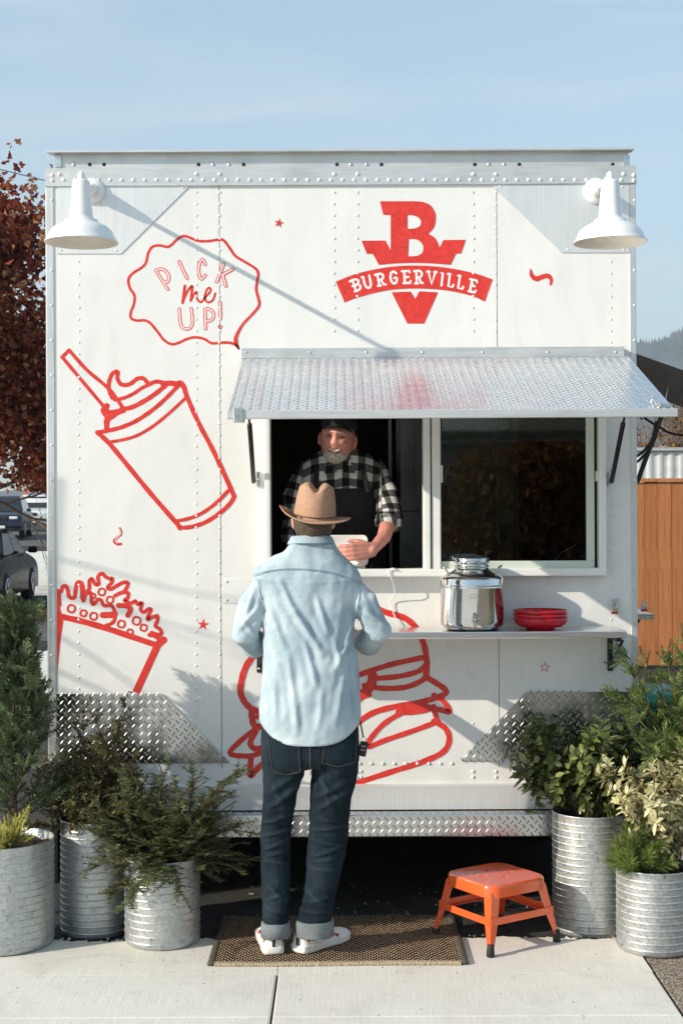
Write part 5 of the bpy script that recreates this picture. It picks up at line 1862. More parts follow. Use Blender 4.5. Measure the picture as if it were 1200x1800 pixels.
LARM = [C(474, 1024, .03), C(444, 1064, .0), C(430, 1114, .0), C(448, 1132, .14), C(468, 1118, .27)]
RARM = [C(606, 1026, .03), C(640, 1064, .0), C(666, 1108, .0), C(646, 1128, .14), C(624, 1118, .27)]
torso = [rowC(462, 630, 1345, .115), rowC(459, 633, 1300, .128), rowC(455, 634, 1240, .130), rowC(460, 630, 1180, .126), rowC(464, 622, 1120, .124, .01), rowC(462, 624, 1075, .122, .015),
         rowC(456, 630, 1038, .116, .02), rowC(446, 636, 1016, .108, .02), rowC(449, 627, 1001, .097, .02), rowC(470, 610, 985, .084, .02), rowC(497, 596, 970, .070, .02), rowC(510, 585, 952, .058, .02)]
# body: one continuous figure under the clothes
b = MB()
def shrink(rows, d): return [(r[0], r[1], r[2], max(.02, r[3] - d), max(.02, r[4] - d)) for r in rows]
ell(b, shrink(torso[:-1], .022))
HCn = C(551, 915, .035)
Mhead = Matrix.Translation(HCn) @ Matrix.Rotation(R(180 - 6), 4, 'Z') @ Matrix.Rotation(R(4), 4, 'X')
add_head(b, Mhead, 0, .97)
b.tube([C(548, 985, .02), C(549, 950, .03), C(551, 915, .03)], [.068, .056, .055], 16)
for arm, s_ in ((LARM, 1), (RARM, -1)):
    b.tube(arm, [.048, .045, .040, .036, .028], 14)
    f_ = arm[4] - arm[3]
    hand(b, arm[4] + f_.normalized() * .02, f_ + Vector((0, .0, .02)), (0, -.1, -1), s_, .95, .35)
LLEG = [C(501, 1336), C(491, 1400), C(484, 1485, .01), C(484, 1570), C(486, 1640)]
RLEG = [C(589, 1336), C(581, 1400), C(576, 1485, .01), C(562, 1570, .005), C(553, 1638)]
for leg in (LLEG, RLEG): b.tube(leg, [.066, .046, .036, .032, .029], 14)
FT = ((C(482, 1680).x, -.690, R(99)), (C(524, 1680).x, -.668, R(48)))
for leg, (fx, fy, fa) in zip((LLEG, RLEG), FT):
    ca, sa_ = math.cos(fa), math.sin(fa)
    b.tube([leg[-1], (fx + ca * .05, fy + sa_ * .05, .062), (fx + ca * .11, fy + sa_ * .11, .055), (fx + ca * .2, fy + sa_ * .2, .048)], [.034, .022, .018, .014], 10)
V, F = remesh(b, .0055, 2)
np_mesh('body', V, F, M['skin'], cust, True)

# short hair: shell over the skull behind the ears
hv, hf, n_, m_ = head_pts(64, 48)
hv = hv * np.array([1.035, 1.05, 1.03])
hv += (fbm(hv, 260, 2, 1.0) * .0016)[:, None] * unit(hv)
keep = (hv[:, 2] < .02) & (hv[:, 2] > -.086 + .085 * np.clip((-hv[:, 1] + .02) / .06, 0, 1.4)) & (hv[:, 1] > -.075)
hv2, hf2, _ = clipped(hv, np.array(hf), keep)
pts = [Mhead @ Vector(v) for v in hv2]
b = MB(); b.add(pts, [tuple(f) for f in hf2], True)
b.build('hair', M['hair'], cust)
# trace of beard along the jaw on the right
b = MB()
keep = (hv[:, 2] < -.045) & (hv[:, 1] < .012) & (hv[:, 2] > -.11)
hv2, hf2, _ = clipped(hv * np.array([1.0, 1.0, 1.0]), np.array(hf), keep)
b.add([Mhead @ Vector(v * .992) for v in hv2], [tuple(f) for f in hf2], True)
M['beard_d'] = simple('brown_beard', (0.06, 0.032, 0.02), 0.9, 0, .5, 160, 1.0, 260)
b.build('beard', M['beard_d'], cust)

# shirt: torso and rolled sleeves grown into one skin, then folded
b = MB()
ell(b, torso)
for arm in (LARM, RARM): b.tube(arm[:4], [.056, .056, .053, .050], 18)
V, F = remesh(b, .0058, 7)
N = vnormals(V, F)
front_y = V[:, 1]
folds = [((490, 1022), (512, 1062), .010, .006), ((500, 1048), (566, 1150), .013, .0105), ((468, 1060), (500, 1138), .011, .008), ((630, 1062), (606, 1128), .012, .009), ((624, 1105), (588, 1178), .012, .008),
         ((556, 1050), (576, 1112), .011, .006), ((536, 1128), (556, 1205), .012, .007), ((480, 1195), (486, 1270), .012, .004), ((506, 1150), (524, 1285), .013, .0065), ((566, 1205), (560, 1280), .012, .0035), ((606, 1180), (590, 1270), .013, .006),
         ((622, 1150), (630, 1240), .011, .006), ((462, 1125), (470, 1180), .010, .006), ((588, 1128), (598, 1180), .010, .005),
         ((446, 1034), (428, 1090), .010, .006), ((452, 1070), (416, 1112), .010, .007), ((420, 1090), (448, 1122), .008, .006), ((650, 1034), (670, 1085), .011, .006), ((642, 1078), (682, 1104), .010, .007), ((640, 1108), (674, 1130), .008, .006)]
back = V[:, 1] < CY + .03
for (x0, y0), (x1, y1), wd, am in folds:
    a, c_ = W(x0, y0, CY - .12), W(x1, y1, CY - .12)
    # project on the xz plane: use distance in x and z only
    P2 = V.copy(); P2[:, 1] = CY - .12
    d, t = seg_d(P2, a, c_)
    f = am * (np.exp(-(d / wd) ** 2) * .55 + .6 * np.clip(1 - d / (wd * 1.15), 0, 1) ** 1.2) - .6 * am * np.exp(-((d - wd * 1.8) / wd) ** 2)
    f *= np.clip(np.sin(np.pi * np.clip(t * .94 + .03, 0, 1)), 0, 1) ** .5 * back
    V = V + N * f[:, None]
rid = 1 - np.abs(fbm(V * np.array([1, .6, .42]), 44, 2, 2.0)) * 1.6
V = V + N * (rid * .0026 + fbm(V, 24, 2, 2.5) * .003 + fbm(V * np.array([1, 1, .6]), 150, 2, 3.0) * .0009)[:, None]
# yoke and shoulder seams as a small ledge
zy = C(545, 1024).z - .018 * np.cos((V[:, 0] - C(545, 1000).x) / .2 * 1.4) + .02
led = np.exp(-((V[:, 2] - zy) / .004) ** 2) * (V[:, 1] < CY - .01)
V = V + N * (led * .0024)[:, None]
# curved shirt tail
hem = C(545, 1303).z + .085 * np.clip(np.abs(V[:, 0] - C(545, 1300).x) / .195, 0, 1.2) ** 3.2
keep = V[:, 2] > hem
V2, F2, used = clipped(V, F, keep)
ed = np.concatenate([F2[:, [0, 1]], F2[:, [1, 2]], F2[:, [2, 3]], F2[:, [3, 0]]])
key, cnt = np.unique(np.sort(ed, 1), axis=0, return_counts=True)
bv = np.unique(key[cnt == 1])
V2[bv, 2] = hem[used][bv]
V2 = V2.copy()
sh = np_mesh('shirt', V2, F2, M['shirt'], cust, True)
vattr(sh, 'fade', np.clip(fbm(V2, 26, 3, 5.0) * .35, 0, 1))
sm = sh.modifiers.new('thickness', 'SOLIDIFY'); sm.thickness = .0025; sm.offset = -1
# yoke and armhole seams lying on the cloth
def shirt_y(x, z):
    d = np.hypot(V2[:, 0] - x, V2[:, 2] - z)
    k = d < .010
    return V2[k, 1].min() if k.any() else None
M['seam'] = simple('pale_denim_seam', (.27, .38, .46), .9)
for line in ([(441, 1012), (470, 1004), (505, 1000), (545, 1001), (580, 1006), (608, 1014), (634, 1026)], [(632, 1022), (632, 1046), (628, 1070), (622, 1092)], [(452, 1018), (456, 1045), (460, 1075), (463, 1100)]):
    pts = []
    for px_, py_ in spline(line, 6):
        p_ = W(px_, py_, CY - .1)
        y_ = shirt_y(p_.x, p_.z)
        if y_ is not None: pts.append((p_.x, y_ - .0004, p_.z))
    for off_ in (0, .005):
        b = MB(); b.tube([(q[0], q[1], q[2] - off_) for q in pts], .0011, 5); b.build('seam', M['seam'], sh)
# collar
b = MB()
cc = C(547, 955, .026)
rs = []
for z_, r_ in ((-.012, 1.06), (.018, 1.0), (.026, 1.0), (.026, 1.07), (.006, 1.22), (-.004, 1.26)):
    rs.append([(cc.x + .074 * r_ * math.cos(a), cc.y + .066 * r_ * math.sin(a), cc.z + z_ - .018 * math.sin(a) * (1 if math.sin(a) > 0 else .35)) for a in np.linspace(0, 2 * math.pi, 36, endpoint=False)])
b.rings(rs, False, False, True); b.build('collar', M['shirt'], sh)
for arm, s_ in ((LARM, -1), (RARM, 1)):    # turned-back cuffs
    b = MB(); d = (arm[4] - arm[3]).normalized(); p_ = arm[3]
    b.tube([p_ - d * .02, p_ + d * .0, p_ + d * .022], [.0535, .0545, .052], 18, True, False); b.build('cuff', M['shirt'], sh)

# jeans
b = MB()
hips = [rowC(463, 629, 1262, .105), rowC(459, 632, 1300, .118), rowC(458, 632, 1332, .120), rowC(462, 628, 1348, .10)]
ell(b, hips, 28, 2.6)
def legtube(rows):
    pts, rr = [], []
    for xl, xr, py, dy in rows:
        a, c_ = C(xl, py, dy), C(xr, py, dy)
        pts.append((a + c_) / 2); rr.append((c_.x - a.x) / 2)
    b.tube(pts, rr, 22)
legtube([(459, 540, 1338, -.005), (460, 531, 1366, -.005), (461, 522, 1400, -.002), (459, 516, 1440, .004), (456, 512, 1480, .012), (458, 510, 1530, .008), (459, 509, 1570, 0), (461, 509, 1614, -.005)])
legtube([(549, 632, 1338, -.005), (546, 628, 1366, -.005), (544, 619, 1400, -.002), (543, 614, 1440, .004), (542, 610, 1480, .014), (538, 601, 1530, .012), (533, 591, 1570, .005), (524, 582, 1611, 0)])
V, F = remesh(b, .006, 5)
N = vnormals(V, F)
zk1, zk2 = C(480, 1485).z, C(480, 1540).z
fade = np.zeros(len(V))
jf = [((465, 1310), (470, 1350), .010, .004), ((540, 1362), (500, 1400), .010, .006), ((552, 1362), (600, 1410), .010, .006), ((470, 1445), (505, 1452), .006, .006), ((555, 1440), (600, 1448), .006, .006), ((466, 1508), (500, 1502), .006, .006), ((552, 1518), (595, 1512), .006, .006), ((470, 1585), (500, 1575), .007, .005), ((540, 1590), (580, 1580), .007, .005), ((470, 1395), (535, 1350), .012, .006), ((468, 1425), (525, 1385), .012, .007), ((462, 1450), (512, 1435), .008, .007), ((460, 1474), (512, 1462), .007, .007), ((462, 1498), (510, 1480), .007, .007), ((462, 1516), (508, 1524), .007, .005),
      ((560, 1400), (618, 1370), .012, .006), ((555, 1425), (612, 1390), .012, .007), ((548, 1462), (610, 1455), .008, .008), ((545, 1480), (605, 1492), .007, .007), ((548, 1510), (604, 1490), .007, .007), ((540, 1530), (600, 1535), .007, .005),
      ((470, 1560), (500, 1590), .010, .005), ((462, 1600), (505, 1610), .008, .005), ((535, 1570), (580, 1600), .010, .005), ((525, 1605), (580, 1608), .008, .005), ((475, 1370), (500, 1430), .012, .004), ((560, 1345), (580, 1420), .012, .004)]
back = V[:, 1] < CY + .02
for (x0, y0), (x1, y1), wd, am in jf:
    a, c_ = W(x0, y0, CY - .08), W(x1, y1, CY - .08)
    P2 = V.copy(); P2[:, 1] = CY - .08
    d, t = seg_d(P2, a, c_)
    f = am * np.exp(-(d / wd) ** 2) - .55 * am * np.exp(-((d - wd * 1.8) / wd) ** 2)
    f *= np.clip(np.sin(np.pi * np.clip(t * .94 + .03, 0, 1)), 0, 1) ** .5 * back
    fade += np.clip(f / am, 0, 1) * .5
    V = V + N * f[:, None]
V = V + N * (fbm(V * np.array([1, 1, .7]), 46, 3, 7.0) * .003 + fbm(V, 140, 2, 8.0) * .001)[:, None]
jn = np_mesh('jeans', V, F, M['jeans'], cust, True)
vattr(jn, 'fade', np.clip(fade * .42 + np.clip(fbm(V, 30, 3, 9.), 0, 1) * .2, 0, 1))
def surf_y(x, z, V=V):
    """rearmost surface of the jeans near (x, z)"""
    d = np.hypot(V[:, 0] - x, V[:, 2] - z)
    k = d < .012
    return V[k, 1].min() if k.any() else CY - .1
def patch(mb, poly_px, lift, n=9):
    """cloth patch that follows the seat: grid between four corners"""
    c4 = [C(*p) for p in poly_px]
    g_ = []
    for j in range(n + 1):
        for i in range(n + 1):
            u, v = i / n, j / n
            p = (c4[0] * (1 - u) + c4[1] * u) * (1 - v) + (c4[3] * (1 - u) + c4[2] * u) * v
            if v > .999: p.z -= .016 * (1 - abs(2 * u - 1))
            elif v > .6: p.z -= .016 * (1 - abs(2 * u - 1)) * (v - .6) / .4
            g_.append((p.x, surf_y(p.x, p.z) - lift, p.z))
    mb.add(g_, [(j * (n + 1) + i, j * (n + 1) + i + 1, (j + 1) * (n + 1) + i + 1, (j + 1) * (n + 1) + i) for j in range(n) for i in range(n)], True)
    return g_, n
for pp in ([(472, 1290), (527, 1295), (529, 1348), (480, 1348)], [(571, 1296), (628, 1290), (624, 1332), (567, 1332)]):
    b = MB(); g_, n = patch(b, pp, .003)
    pk = b.build('pocket', M['jeans'], jn)
    b = MB()
    rim_ = [g_[j * (n + 1)] for j in range(n + 1)] + [g_[n * (n + 1) + i] for i in range(1, n + 1)] + [g_[j * (n + 1) + n] for j in range(n - 1, -1, -1)]
    b.tube([Vector(q) + Vector((0, -.0015, 0)) for q in rim_], .0010, 5); b.build('stitching', M['stitch'], pk)
b = MB()
b.tube([(C(546, y).x, surf_y(C(546, y).x, C(546, y).z) - .0005, C(546, y).z) for y in range(1296, 1362, 8)], .0016, 5); b.build('seat_seam', M['stitch'], jn)
for rows in (((462, 508, 1620), (460, 510, 1622), (459, 511, 1645), (461, 509, 1646)), ((523, 584, 1617), (521, 586, 1619), (520, 586, 1643), (522, 584, 1644))):
    b = MB()
    rs = []
    for k, (xl, xr, py) in enumerate(rows):
        a, c_ = C(xl, py, -.004), C(xr, py, -.004)
        cx, rx = (a.x + c_.x) / 2, (c_.x - a.x) / 2 + .002
        ry = min(rx, .068)
        rs.append([(cx + rx * math.cos(q), CY - .004 + ry * math.sin(q), a.z + .002 * math.sin(3 * q)) for q in np.linspace(0, 2 * math.pi, 32, endpoint=False)])
    b.rings(rs, True, True, True); b.build('cuff', M['cuff'], jn)

# shoes
def shoe(heel, ang, name_side):
    f = Vector((math.cos(ang), math.sin(ang), 0))
    x = Vector((f.y, -f.x, 0))
    z0 = 0.0165
    S = [(-.0, .029, .084), (.02, .038, .108), (.06, .041, .120), (.10, .039, .116), (.14, .041, .088), (.18, .045, .060), (.215, .047, .050), (.245, .043, .044), (.268, .030, .036), (.278, .014, .028)]
    b = MB()
    rs = []
    for t, w_, h_ in S:
        ring_ = []
        for a in np.linspace(0, math.pi, 15):
            ring_.append(Vector(heel) + f * (t + .004 * math.sin(a)) + x * (w_ * math.cos(a) * (1 - .12 * math.sin(a))) + Vector((0, 0, z0 + .018 + (h_ - .018) * math.sin(a) ** .8)))
        rs.append(ring_)
    b.rings(rs, True, True, True, False)
    up_ = b.build('shoe', M['shoe'], cust)
    b = MB()
    out = []
    for t, w_, h_ in S: out.append((t - (.004 if t == 0 else 0), w_ + .004))
    loop = [(t, w_) for t, w_ in out] + [(out[-1][0] + .004, 0)] + [(t, -w_) for t, w_ in reversed(out)] + [(-.008, 0)]
    loop = spline(loop, 3, True)
    rs = [[Vector(heel) + f * (.135 + (t - .135) * s_) + x * w_ * s_ + Vector((0, 0, z0 + z_)) for t, w_ in loop] for z_, s_ in ((0, .96), (.003, .995), (.012, 1.0), (.016, .99), (.026, 1.0), (.029, .985), (.030, .9))]
    b.rings(rs, True, True, True); b.build('sole', M['sole'], up_)
    # heel strip and a band of hearts
    def side_pt(t, a, lift=.0015):
        for k in range(len(S) - 1):
            if S[k][0] <= t <= S[k + 1][0]:
                q = (t - S[k][0]) / (S[k + 1][0] - S[k][0])
                w_ = S[k][1] + (S[k + 1][1] - S[k][1]) * q
                h_ = S[k][2] + (S[k + 1][2] - S[k][2]) * q
                break
        n_ = (x * math.cos(a) + Vector((0, 0, math.sin(a) * .6))).normalized()
        return Vector(heel) + f * (t + .004 * math.sin(a)) + x * (w_ * math.cos(a) * (1 - .12 * math.sin(a))) + Vector((0, 0, z0 + .018 + (h_ - .018) * math.sin(a) ** .8)) + n_ * lift
    b = MB()
    st = Vector(heel) - f * .0015
    b.add([st + x * .006 + Vector((0, 0, z0 + .026)), st - x * .006 + Vector((0, 0, z0 + .026)), st - x * .006 + Vector((0, 0, z0 + .066)), st + x * .006 + Vector((0, 0, z0 + .066))], [(0, 1, 2, 3)])
    b.v = [tuple(Vector(v) - f * .003) for v in b.v]
    b.build('heel_strip', M['dark'], up_)
    b = MB()
    for sd in (0, 1):
        for k in range(6):
            t0 = .022 + k * .031
            pts = []
            for i in range(14):
                q = 2 * math.pi * i / 14
                hx = 16 * math.sin(q) ** 3 / 16
                hz = (13 * math.cos(q) - 5 * math.cos(2 * q) - 2 * math.cos(3 * q) - math.cos(4 * q)) / 16
                a = .36 + hz * .2
                if sd: a = math.pi - a
                pts.append(side_pt(max(.002, min(.27, t0 + hx * .0135)), a))
            b.add(pts, [tuple(range(14))])
    b.build('heart_print', M['heart'], up_)['kind'] = 'stuff'
    return up_
hl = W(481, 1680, CY - .02)
shoe((C(482, 1680).x, -.690, 0), R(99), 'l')
shoe((C(524, 1680).x, -.668, 0), R(48), 'r')

# hat
ht = empty('felt_hat', HCn, 'tan felt hat with a pinched crown and a thin cord, worn by the customer', 'hat')
hc = C(553, 909, .03)
Mh = Matrix.Translation(hc) @ Matrix.Rotation(R(7.5), 4, 'X') @ Matrix.Rotation(R(4.5), 4, 'Y')
b = MB()
n = 64
rs = []
def crown(a, t):
    """t 0 at the band .. 1 top centre"""
    rx, ry, H_ = .0835, .104, .134
    c_, s_ = math.cos(a), math.sin(a)
    if t < .72:
        q = t / .72
        k = 1 - .13 * q - .05 * q ** 4
        z = H_ * (q ** 1.0) * .86
    else:
        q = (t - .72) / .28
        k = .82 * math.cos(q * math.pi / 2) ** .75
        z = H_ * (.86 + .14 * math.sin(q * math.pi / 2))
    x, y = rx * k * c_, ry * k * s_
    # centre crease running front to back, and front pinches
    top = max(0, (z - H_ * .55) / (H_ * .45))
    z -= .027 * top * math.exp(-(x / .020) ** 2) * (0.75 + .25 * math.cos((y + .02) / .06))
    z += .006 * top * math.exp(-((abs(x) - .034) / .016) ** 2)
    pinch = math.exp(-((y - .05) / .04) ** 2) * top
    x *= 1 - .22 * pinch
    z -= .010 * top * max(0, y / .1)
    return x, y, z
for i in range(22):
    t = i / 21 * .995
    rs.append([Mh @ Vector(crown(2 * math.pi * j / n, t)) for j in range(n)])
b.rings(rs, False, True, True)
cr = b.build('crown', M['hat'], ht)
b = MB()
rs = []
def brim(a, q, lift):
    c_, s_ = math.cos(a), math.sin(a)
    rx, ry = .0832 + .056 * q, .1035 + .054 * q
    up_ = .030 * q ** 2.2 * abs(c_) ** 2.2 * (1.25 if c_ < 0 else .30) - .012 * q * max(0, -s_) ** 2 * .2 - .018 * q * max(0, s_)
    return Mh @ Vector((rx * c_, ry * s_, up_ + lift - .001))
for q in np.linspace(0, 1, 9): rs.append([brim(2 * math.pi * j / n, q, .002) for j in range(n)])
rs.append([brim(2 * math.pi * j / n, 1.02, .0) for j in range(n)])
for q in np.linspace(1, 0, 9): rs.append([brim(2 * math.pi * j / n, q, -.002) for j in range(n)])
b.rings(rs, False, False, True); b.build('brim', M['hat'], ht)
b = MB()
ringp = [Mh @ (Vector(crown(2 * math.pi * j / n, .06)) * 1.012 + Vector((0, 0, .001))) for j in range(n)]
b.tube(ringp + [ringp[0]], .0028, 6, True, False)
for dq in (0, .1):
    b.tube([Mh @ Vector((-.0835, -.01 + dq * .2, .010)), Mh @ Vector((-.100, -.02 + dq, .010)), Mh @ Vector((-.118, .0 + dq, .018))], [.0028, .0024, .002], 6)
b.build('cord', M['hatband'], ht)

# key fob on the belt loop
kp_ = C(636, 1262, -.02)
ky = empty('key_fob', kp_, 'black car key fob hanging from the customer\'s belt loop', 'key fob')
b = MB(); b.tube([C(629, 1255, -.04), C(633, 1268, -.03), C(636, 1285, -.03), C(638, 1295, -.03)], .0032, 6); b.build('strap', M['dark'], ky)
b = MB(); b.tube(spline([C(638, 1294, -.03), C(643, 1299, -.03), C(639, 1304, -.03), C(634, 1299, -.03), C(638, 1294, -.03)], 4), .0014, 6); b.build('key_ring', M['zinc'], ky)
Mk = Matrix.Translation(C(638, 1315, -.03)) @ Matrix.Rotation(R(12), 4, 'Y')
b = MB(); b.bbox((-.016, -.007, -.032), (.016, .007, .026), .006, Mk); fo = b.build('fob', M['dark'], ky)
for i in range(4):
    b = MB(); b.ball(Mk @ Vector((-.005 + .010 * (i % 2), -.0075, .008 - .014 * (i // 2))), (.0032, .0012, .0032), 8, 6)
    b.build('button', M['zinc'], fo)

# ================= the man serving inside
EY = .25
def E(px, py, dy=0.0): return W(px, py, EY + dy)
emp = empty('person', (E(600, 1000).x, EY + .1, 0.6), 'smiling man with grey beard, black cap and checked shirt, serving inside the window', 'person')
Ehead = Matrix.Translation(E(593, 772, -.10)) @ Matrix.Rotation(R(-6), 4, 'Z') @ Matrix.Rotation(R(7), 4, 'Y') @ Matrix.Rotation(R(2), 4, 'X')
def rowE(xl, xr, py, ry, dy=0.0):
    a, c_ = E(xl, py, dy), E(xr, py, dy)
    return ((a.x + c_.x) / 2, EY + dy, a.z, (c_.x - a.x) / 2, ry)
etorso = [rowE(530, 672, 1120, .12, .16), rowE(528, 674, 1040, .125, .13), rowE(527, 676, 960, .125, .09), rowE(524, 680, 900, .13, .05), rowE(526, 674, 860, .125, .02), rowE(524, 674, 835, .115, 0), rowE(530, 668, 817, .10, -.02), rowE(545, 650, 800, .08, -.03), rowE(566, 628, 790, .06, -.04)]
EL = [E(656, 826, -.01), E(678, 868, -.05), E(684, 912, -.11), E(674, 945, -.22), E(655, 966, -.30)]
ER = [E(538, 830, 0), E(519, 880, -.02), E(516, 935, -.06), E(528, 975, -.12), E(552, 985, -.17)]
b = MB()
ell(b, shrink(etorso, .018))
add_head(b, Ehead, 1.0)
b.tube([E(596, 825, -.02), E(594, 795, -.07), E(593, 775, -.08)], [.066, .058, .05], 16)
for arm, s_ in ((EL, 1), (ER, -1)): b.tube(arm, [.045, .045, .039, .031, .0235], 14)
b.tube([E(560, 1110, .17), E(562, 1200, .17), (E(562, 1200, .17).x, EY + .17, .66)], [.085, .07, .05], 12)
b.tube([E(640, 1110, .17), E(638, 1200, .17), (E(638, 1200, .17).x, EY + .17, .66)], [.085, .07, .05], 12)
hand(b, EL[4], Vector((-.9, -.25, -.1)), (-.25, 1.0, .0), -1, 1.0, .38, .5)
hand(b, ER[4], Vector((.7, -.3, -.3)), (0, 0, -1), 1, 1.0, .5, .5)
V, F = remesh(b, .0048, 1)
np_mesh('body', V, F, M['skin2'], emp, True)
# beard: lower face shell
hv, hf, n_, m_ = head_pts(80, 72, 1.0)
hv = hv * np.array([1.025, 1.03, 1.025])
shape_ = (hv[:, 2] < -.034 - .10 * np.clip(.055 - np.abs(hv[:, 0]), 0, 1) * 0) & (hv[:, 1] < -.005)
mouthz = ((hv[:, 0] / .033) ** 2 + ((hv[:, 2] + .0535 - 6 * hv[:, 0] ** 2) / .0125) ** 2) > 1
cheek = hv[:, 2] < -.036 - .030 * np.clip((np.abs(hv[:, 0]) - .030) / .03, -1, 0.0) - .012 * np.clip(1 - np.abs(hv[:, 0]) / .02, 0, 1) * 0
cheek = hv[:, 2] < (-.036 - .026 * np.clip((np.abs(hv[:, 0]) - .024) / .012, 0, 1) + .03 * np.clip((np.abs(hv[:, 0]) - .048) / .02, 0, 1))
keep = shape_ & mouthz & cheek & (hv[:, 2] > -.106) & (np.abs(hv[:, 0]) < .056)
hv = hv + (fbm(hv, 330, 2, 4.0) * .0022)[:, None] * unit(hv)
hv[:, 2] -= .001 * np.clip((-hv[:, 2] - .07) / .03, 0, 1)
hv2, hf2, _ = clipped(hv, np.array(hf), keep)
b = MB(); b.add([Ehead @ Vector(v) for v in hv2], [tuple(f) for f in hf2], True); b.build('beard', M['beard'], emp)
def onface(x, z, off=.0):
    V_, _, _, _ = head_pts(80, 72, 1.0)
    k = np.argmin((V_[:, 0] - x) ** 2 + (V_[:, 2] - z) ** 2 + (V_[:, 1] > 0) * 1.0)
    return Ehead @ Vector((x, V_[k, 1] - off, z))
b = MB(); b.tube([onface(x, -.0555 + 12 * x * x, .001) for x in np.linspace(-.030, .030, 9)], [.002, .0050, .0068, .0078, .008, .0078, .0068, .0050, .002], 8, flat=(Ehead.to_3x3() @ Vector((0, 1, 0)), .35)); b.build('mouth', M['mouth'], emp)
b = MB(); b.tube([onface(x, -.0520 + 11 * x * x, .0042) for x in np.linspace(-.024, .024, 7)], [.0018, .0034, .0042, .0045, .0042, .0034, .0018], 8, flat=(Ehead.to_3x3() @ Vector((0, 1, 0)), .35)); b.build('teeth', M['teeth'], emp)
for s_ in (-1, 1):
    b = MB(); b.tube([onface(s_ * x, .010 + .0025 * math.sin((x - .018) / .024 * math.pi), .0012) for x in np.linspace(.018, .042, 7)], [.0012, .0026, .0034, .0036, .0033, .0026, .0012], 6); b.build('eye', M['mouth'], emp)
    b = MB(); b.tube([onface(s_ * x, .0275 + .003 * math.sin((x - .012) / .036 * math.pi), .0015) for x in np.linspace(.013, .048, 8)], [.0015, .0028, .0032, .0032, .003, .0027, .0022, .001], 6); b.build('eyebrow', M['beard'], emp)
# black cap
b = MB()
rs = []
for i in range(14):
    t = i / 13
    th = t * math.pi / 2 * .985
    rs.append([Ehead @ Vector((.085 * math.cos(th) * math.cos(a), .008 + .107 * math.cos(th) * math.sin(a), .047 + .092 * math.sin(th))) for a in np.linspace(0, 2 * math.pi, 40, endpoint=False)])
b.rings(rs, False, True, True)
cap = b.build('cap', M['black_cloth'], emp)
b = MB()
rs = []
for q in np.linspace(0, 1, 6):
    rs.append([Ehead @ Vector((.078 * math.sin(a) * (1 - .12 * q), -.085 * math.cos(a) - .050 * q * math.cos(a) ** .8 + .004,   .052 + .006 * q - .018 * math.sin(a) ** 2)) for a in np.linspace(-1.35, 1.35, 24)])
rs2 = [[p + Ehead.to_3x3() @ Vector((0, 0, -.004)) for p in r_] for r_ in reversed(rs)]
b.rings(rs + rs2, False, False, True, False); b.build('visor', M['black_cloth'], cap)
# checked shirt
b = MB()
ell(b, etorso)
b.tube(EL[:3] + [EL[2].lerp(EL[3], .12)], [.056, .057, .056, .055], 18)
b.tube(ER[:3] + [ER[2].lerp(ER[3], .3)], [.056, .057, .055, .054], 18)
V, F = remesh(b, .0058, 6)
N = vnormals(V, F)
V = V + N * (fbm(V, 34, 3, 12.) * .006 + fbm(V, 90, 2, 13.) * .002)[:, None]
es = np_mesh('checked_shirt', V, F, M['plaid'], emp, True)
cl = np.stack([V[:, 0] + .35 * V[:, 1] * 0 + .006 * fbm(V, 20, 2, 14.), V[:, 2] * 1.0 + V[:, 1] * .5 + .006 * fbm(V, 22, 2, 15.), V[:, 1]], 1)
for arm in (EL, ER):
    d1, t1 = seg_d(V, arm[0], arm[1]); d2, t2 = seg_d(V, arm[1], arm[2])
    L1 = (arm[1] - arm[0]).length
    al = np.where(d1 < d2, t1 * L1, L1 + t2 * (arm[2] - arm[1]).length)
    ax = np.array((arm[2] - arm[0]).normalized()); c0 = np.array(arm[0])
    rel = V - c0
    ref = np.array([1., 0, 0]); ref = ref - ax * (ref @ ax); ref /= np.linalg.norm(ref)
    oth = np.cross(ax, ref)
    ang = np.arctan2(rel @ oth, rel @ ref)
    on = (np.minimum(d1, d2) < .078) & ((V[:, 0] > etorso[4][0] + .175) | (V[:, 0] < etorso[4][0] - .175))
    cl[on, 0] = ang[on] * .065
    cl[on, 1] = al[on]
vattr(es, 'cloth', cl, 'FLOAT_VECTOR')
for arm, q_ in ((EL, .10), (ER, .28)):
    d = (arm[3] - arm[2]).normalized(); p_ = arm[2].lerp(arm[3], q_)
    b = MB(); b.tube([p_ - d * .03, p_ - d * .01, p_ + d * .016, p_ + d * .018], [.0605, .062, .0605, .05], 20, True, False)
    cu = b.build('rolled_cuff', M['plaid'], es)
    vv = np.array([v.co for v in cu.data.vertices])
    vattr(cu, 'cloth', np.stack([vv[:, 0] * 1.3, vv[:, 2], vv[:, 1]], 1), 'FLOAT_VECTOR')
# open collar and undershirt
b = MB()
cc = E(597, 812, -.075)
for s_ in (-1, 1):
    b.prism([cc + Vector((s_ * .012, -.075, -.045)), cc + Vector((s_ * .062, -.055, -.062)), cc + Vector((s_ * .088, .0, .018)), cc + Vector((s_ * .066, .03, .045)), cc + Vector((s_ * .05, -.03, .02))], (s_ * .002, -.003, 0))
co = b.build('shirt_collar', M['plaid'], es)
vv = np.array([v.co for v in co.data.vertices]); vattr(co, 'cloth', np.stack([vv[:, 0], vv[:, 2], vv[:, 1]], 1), 'FLOAT_VECTOR')
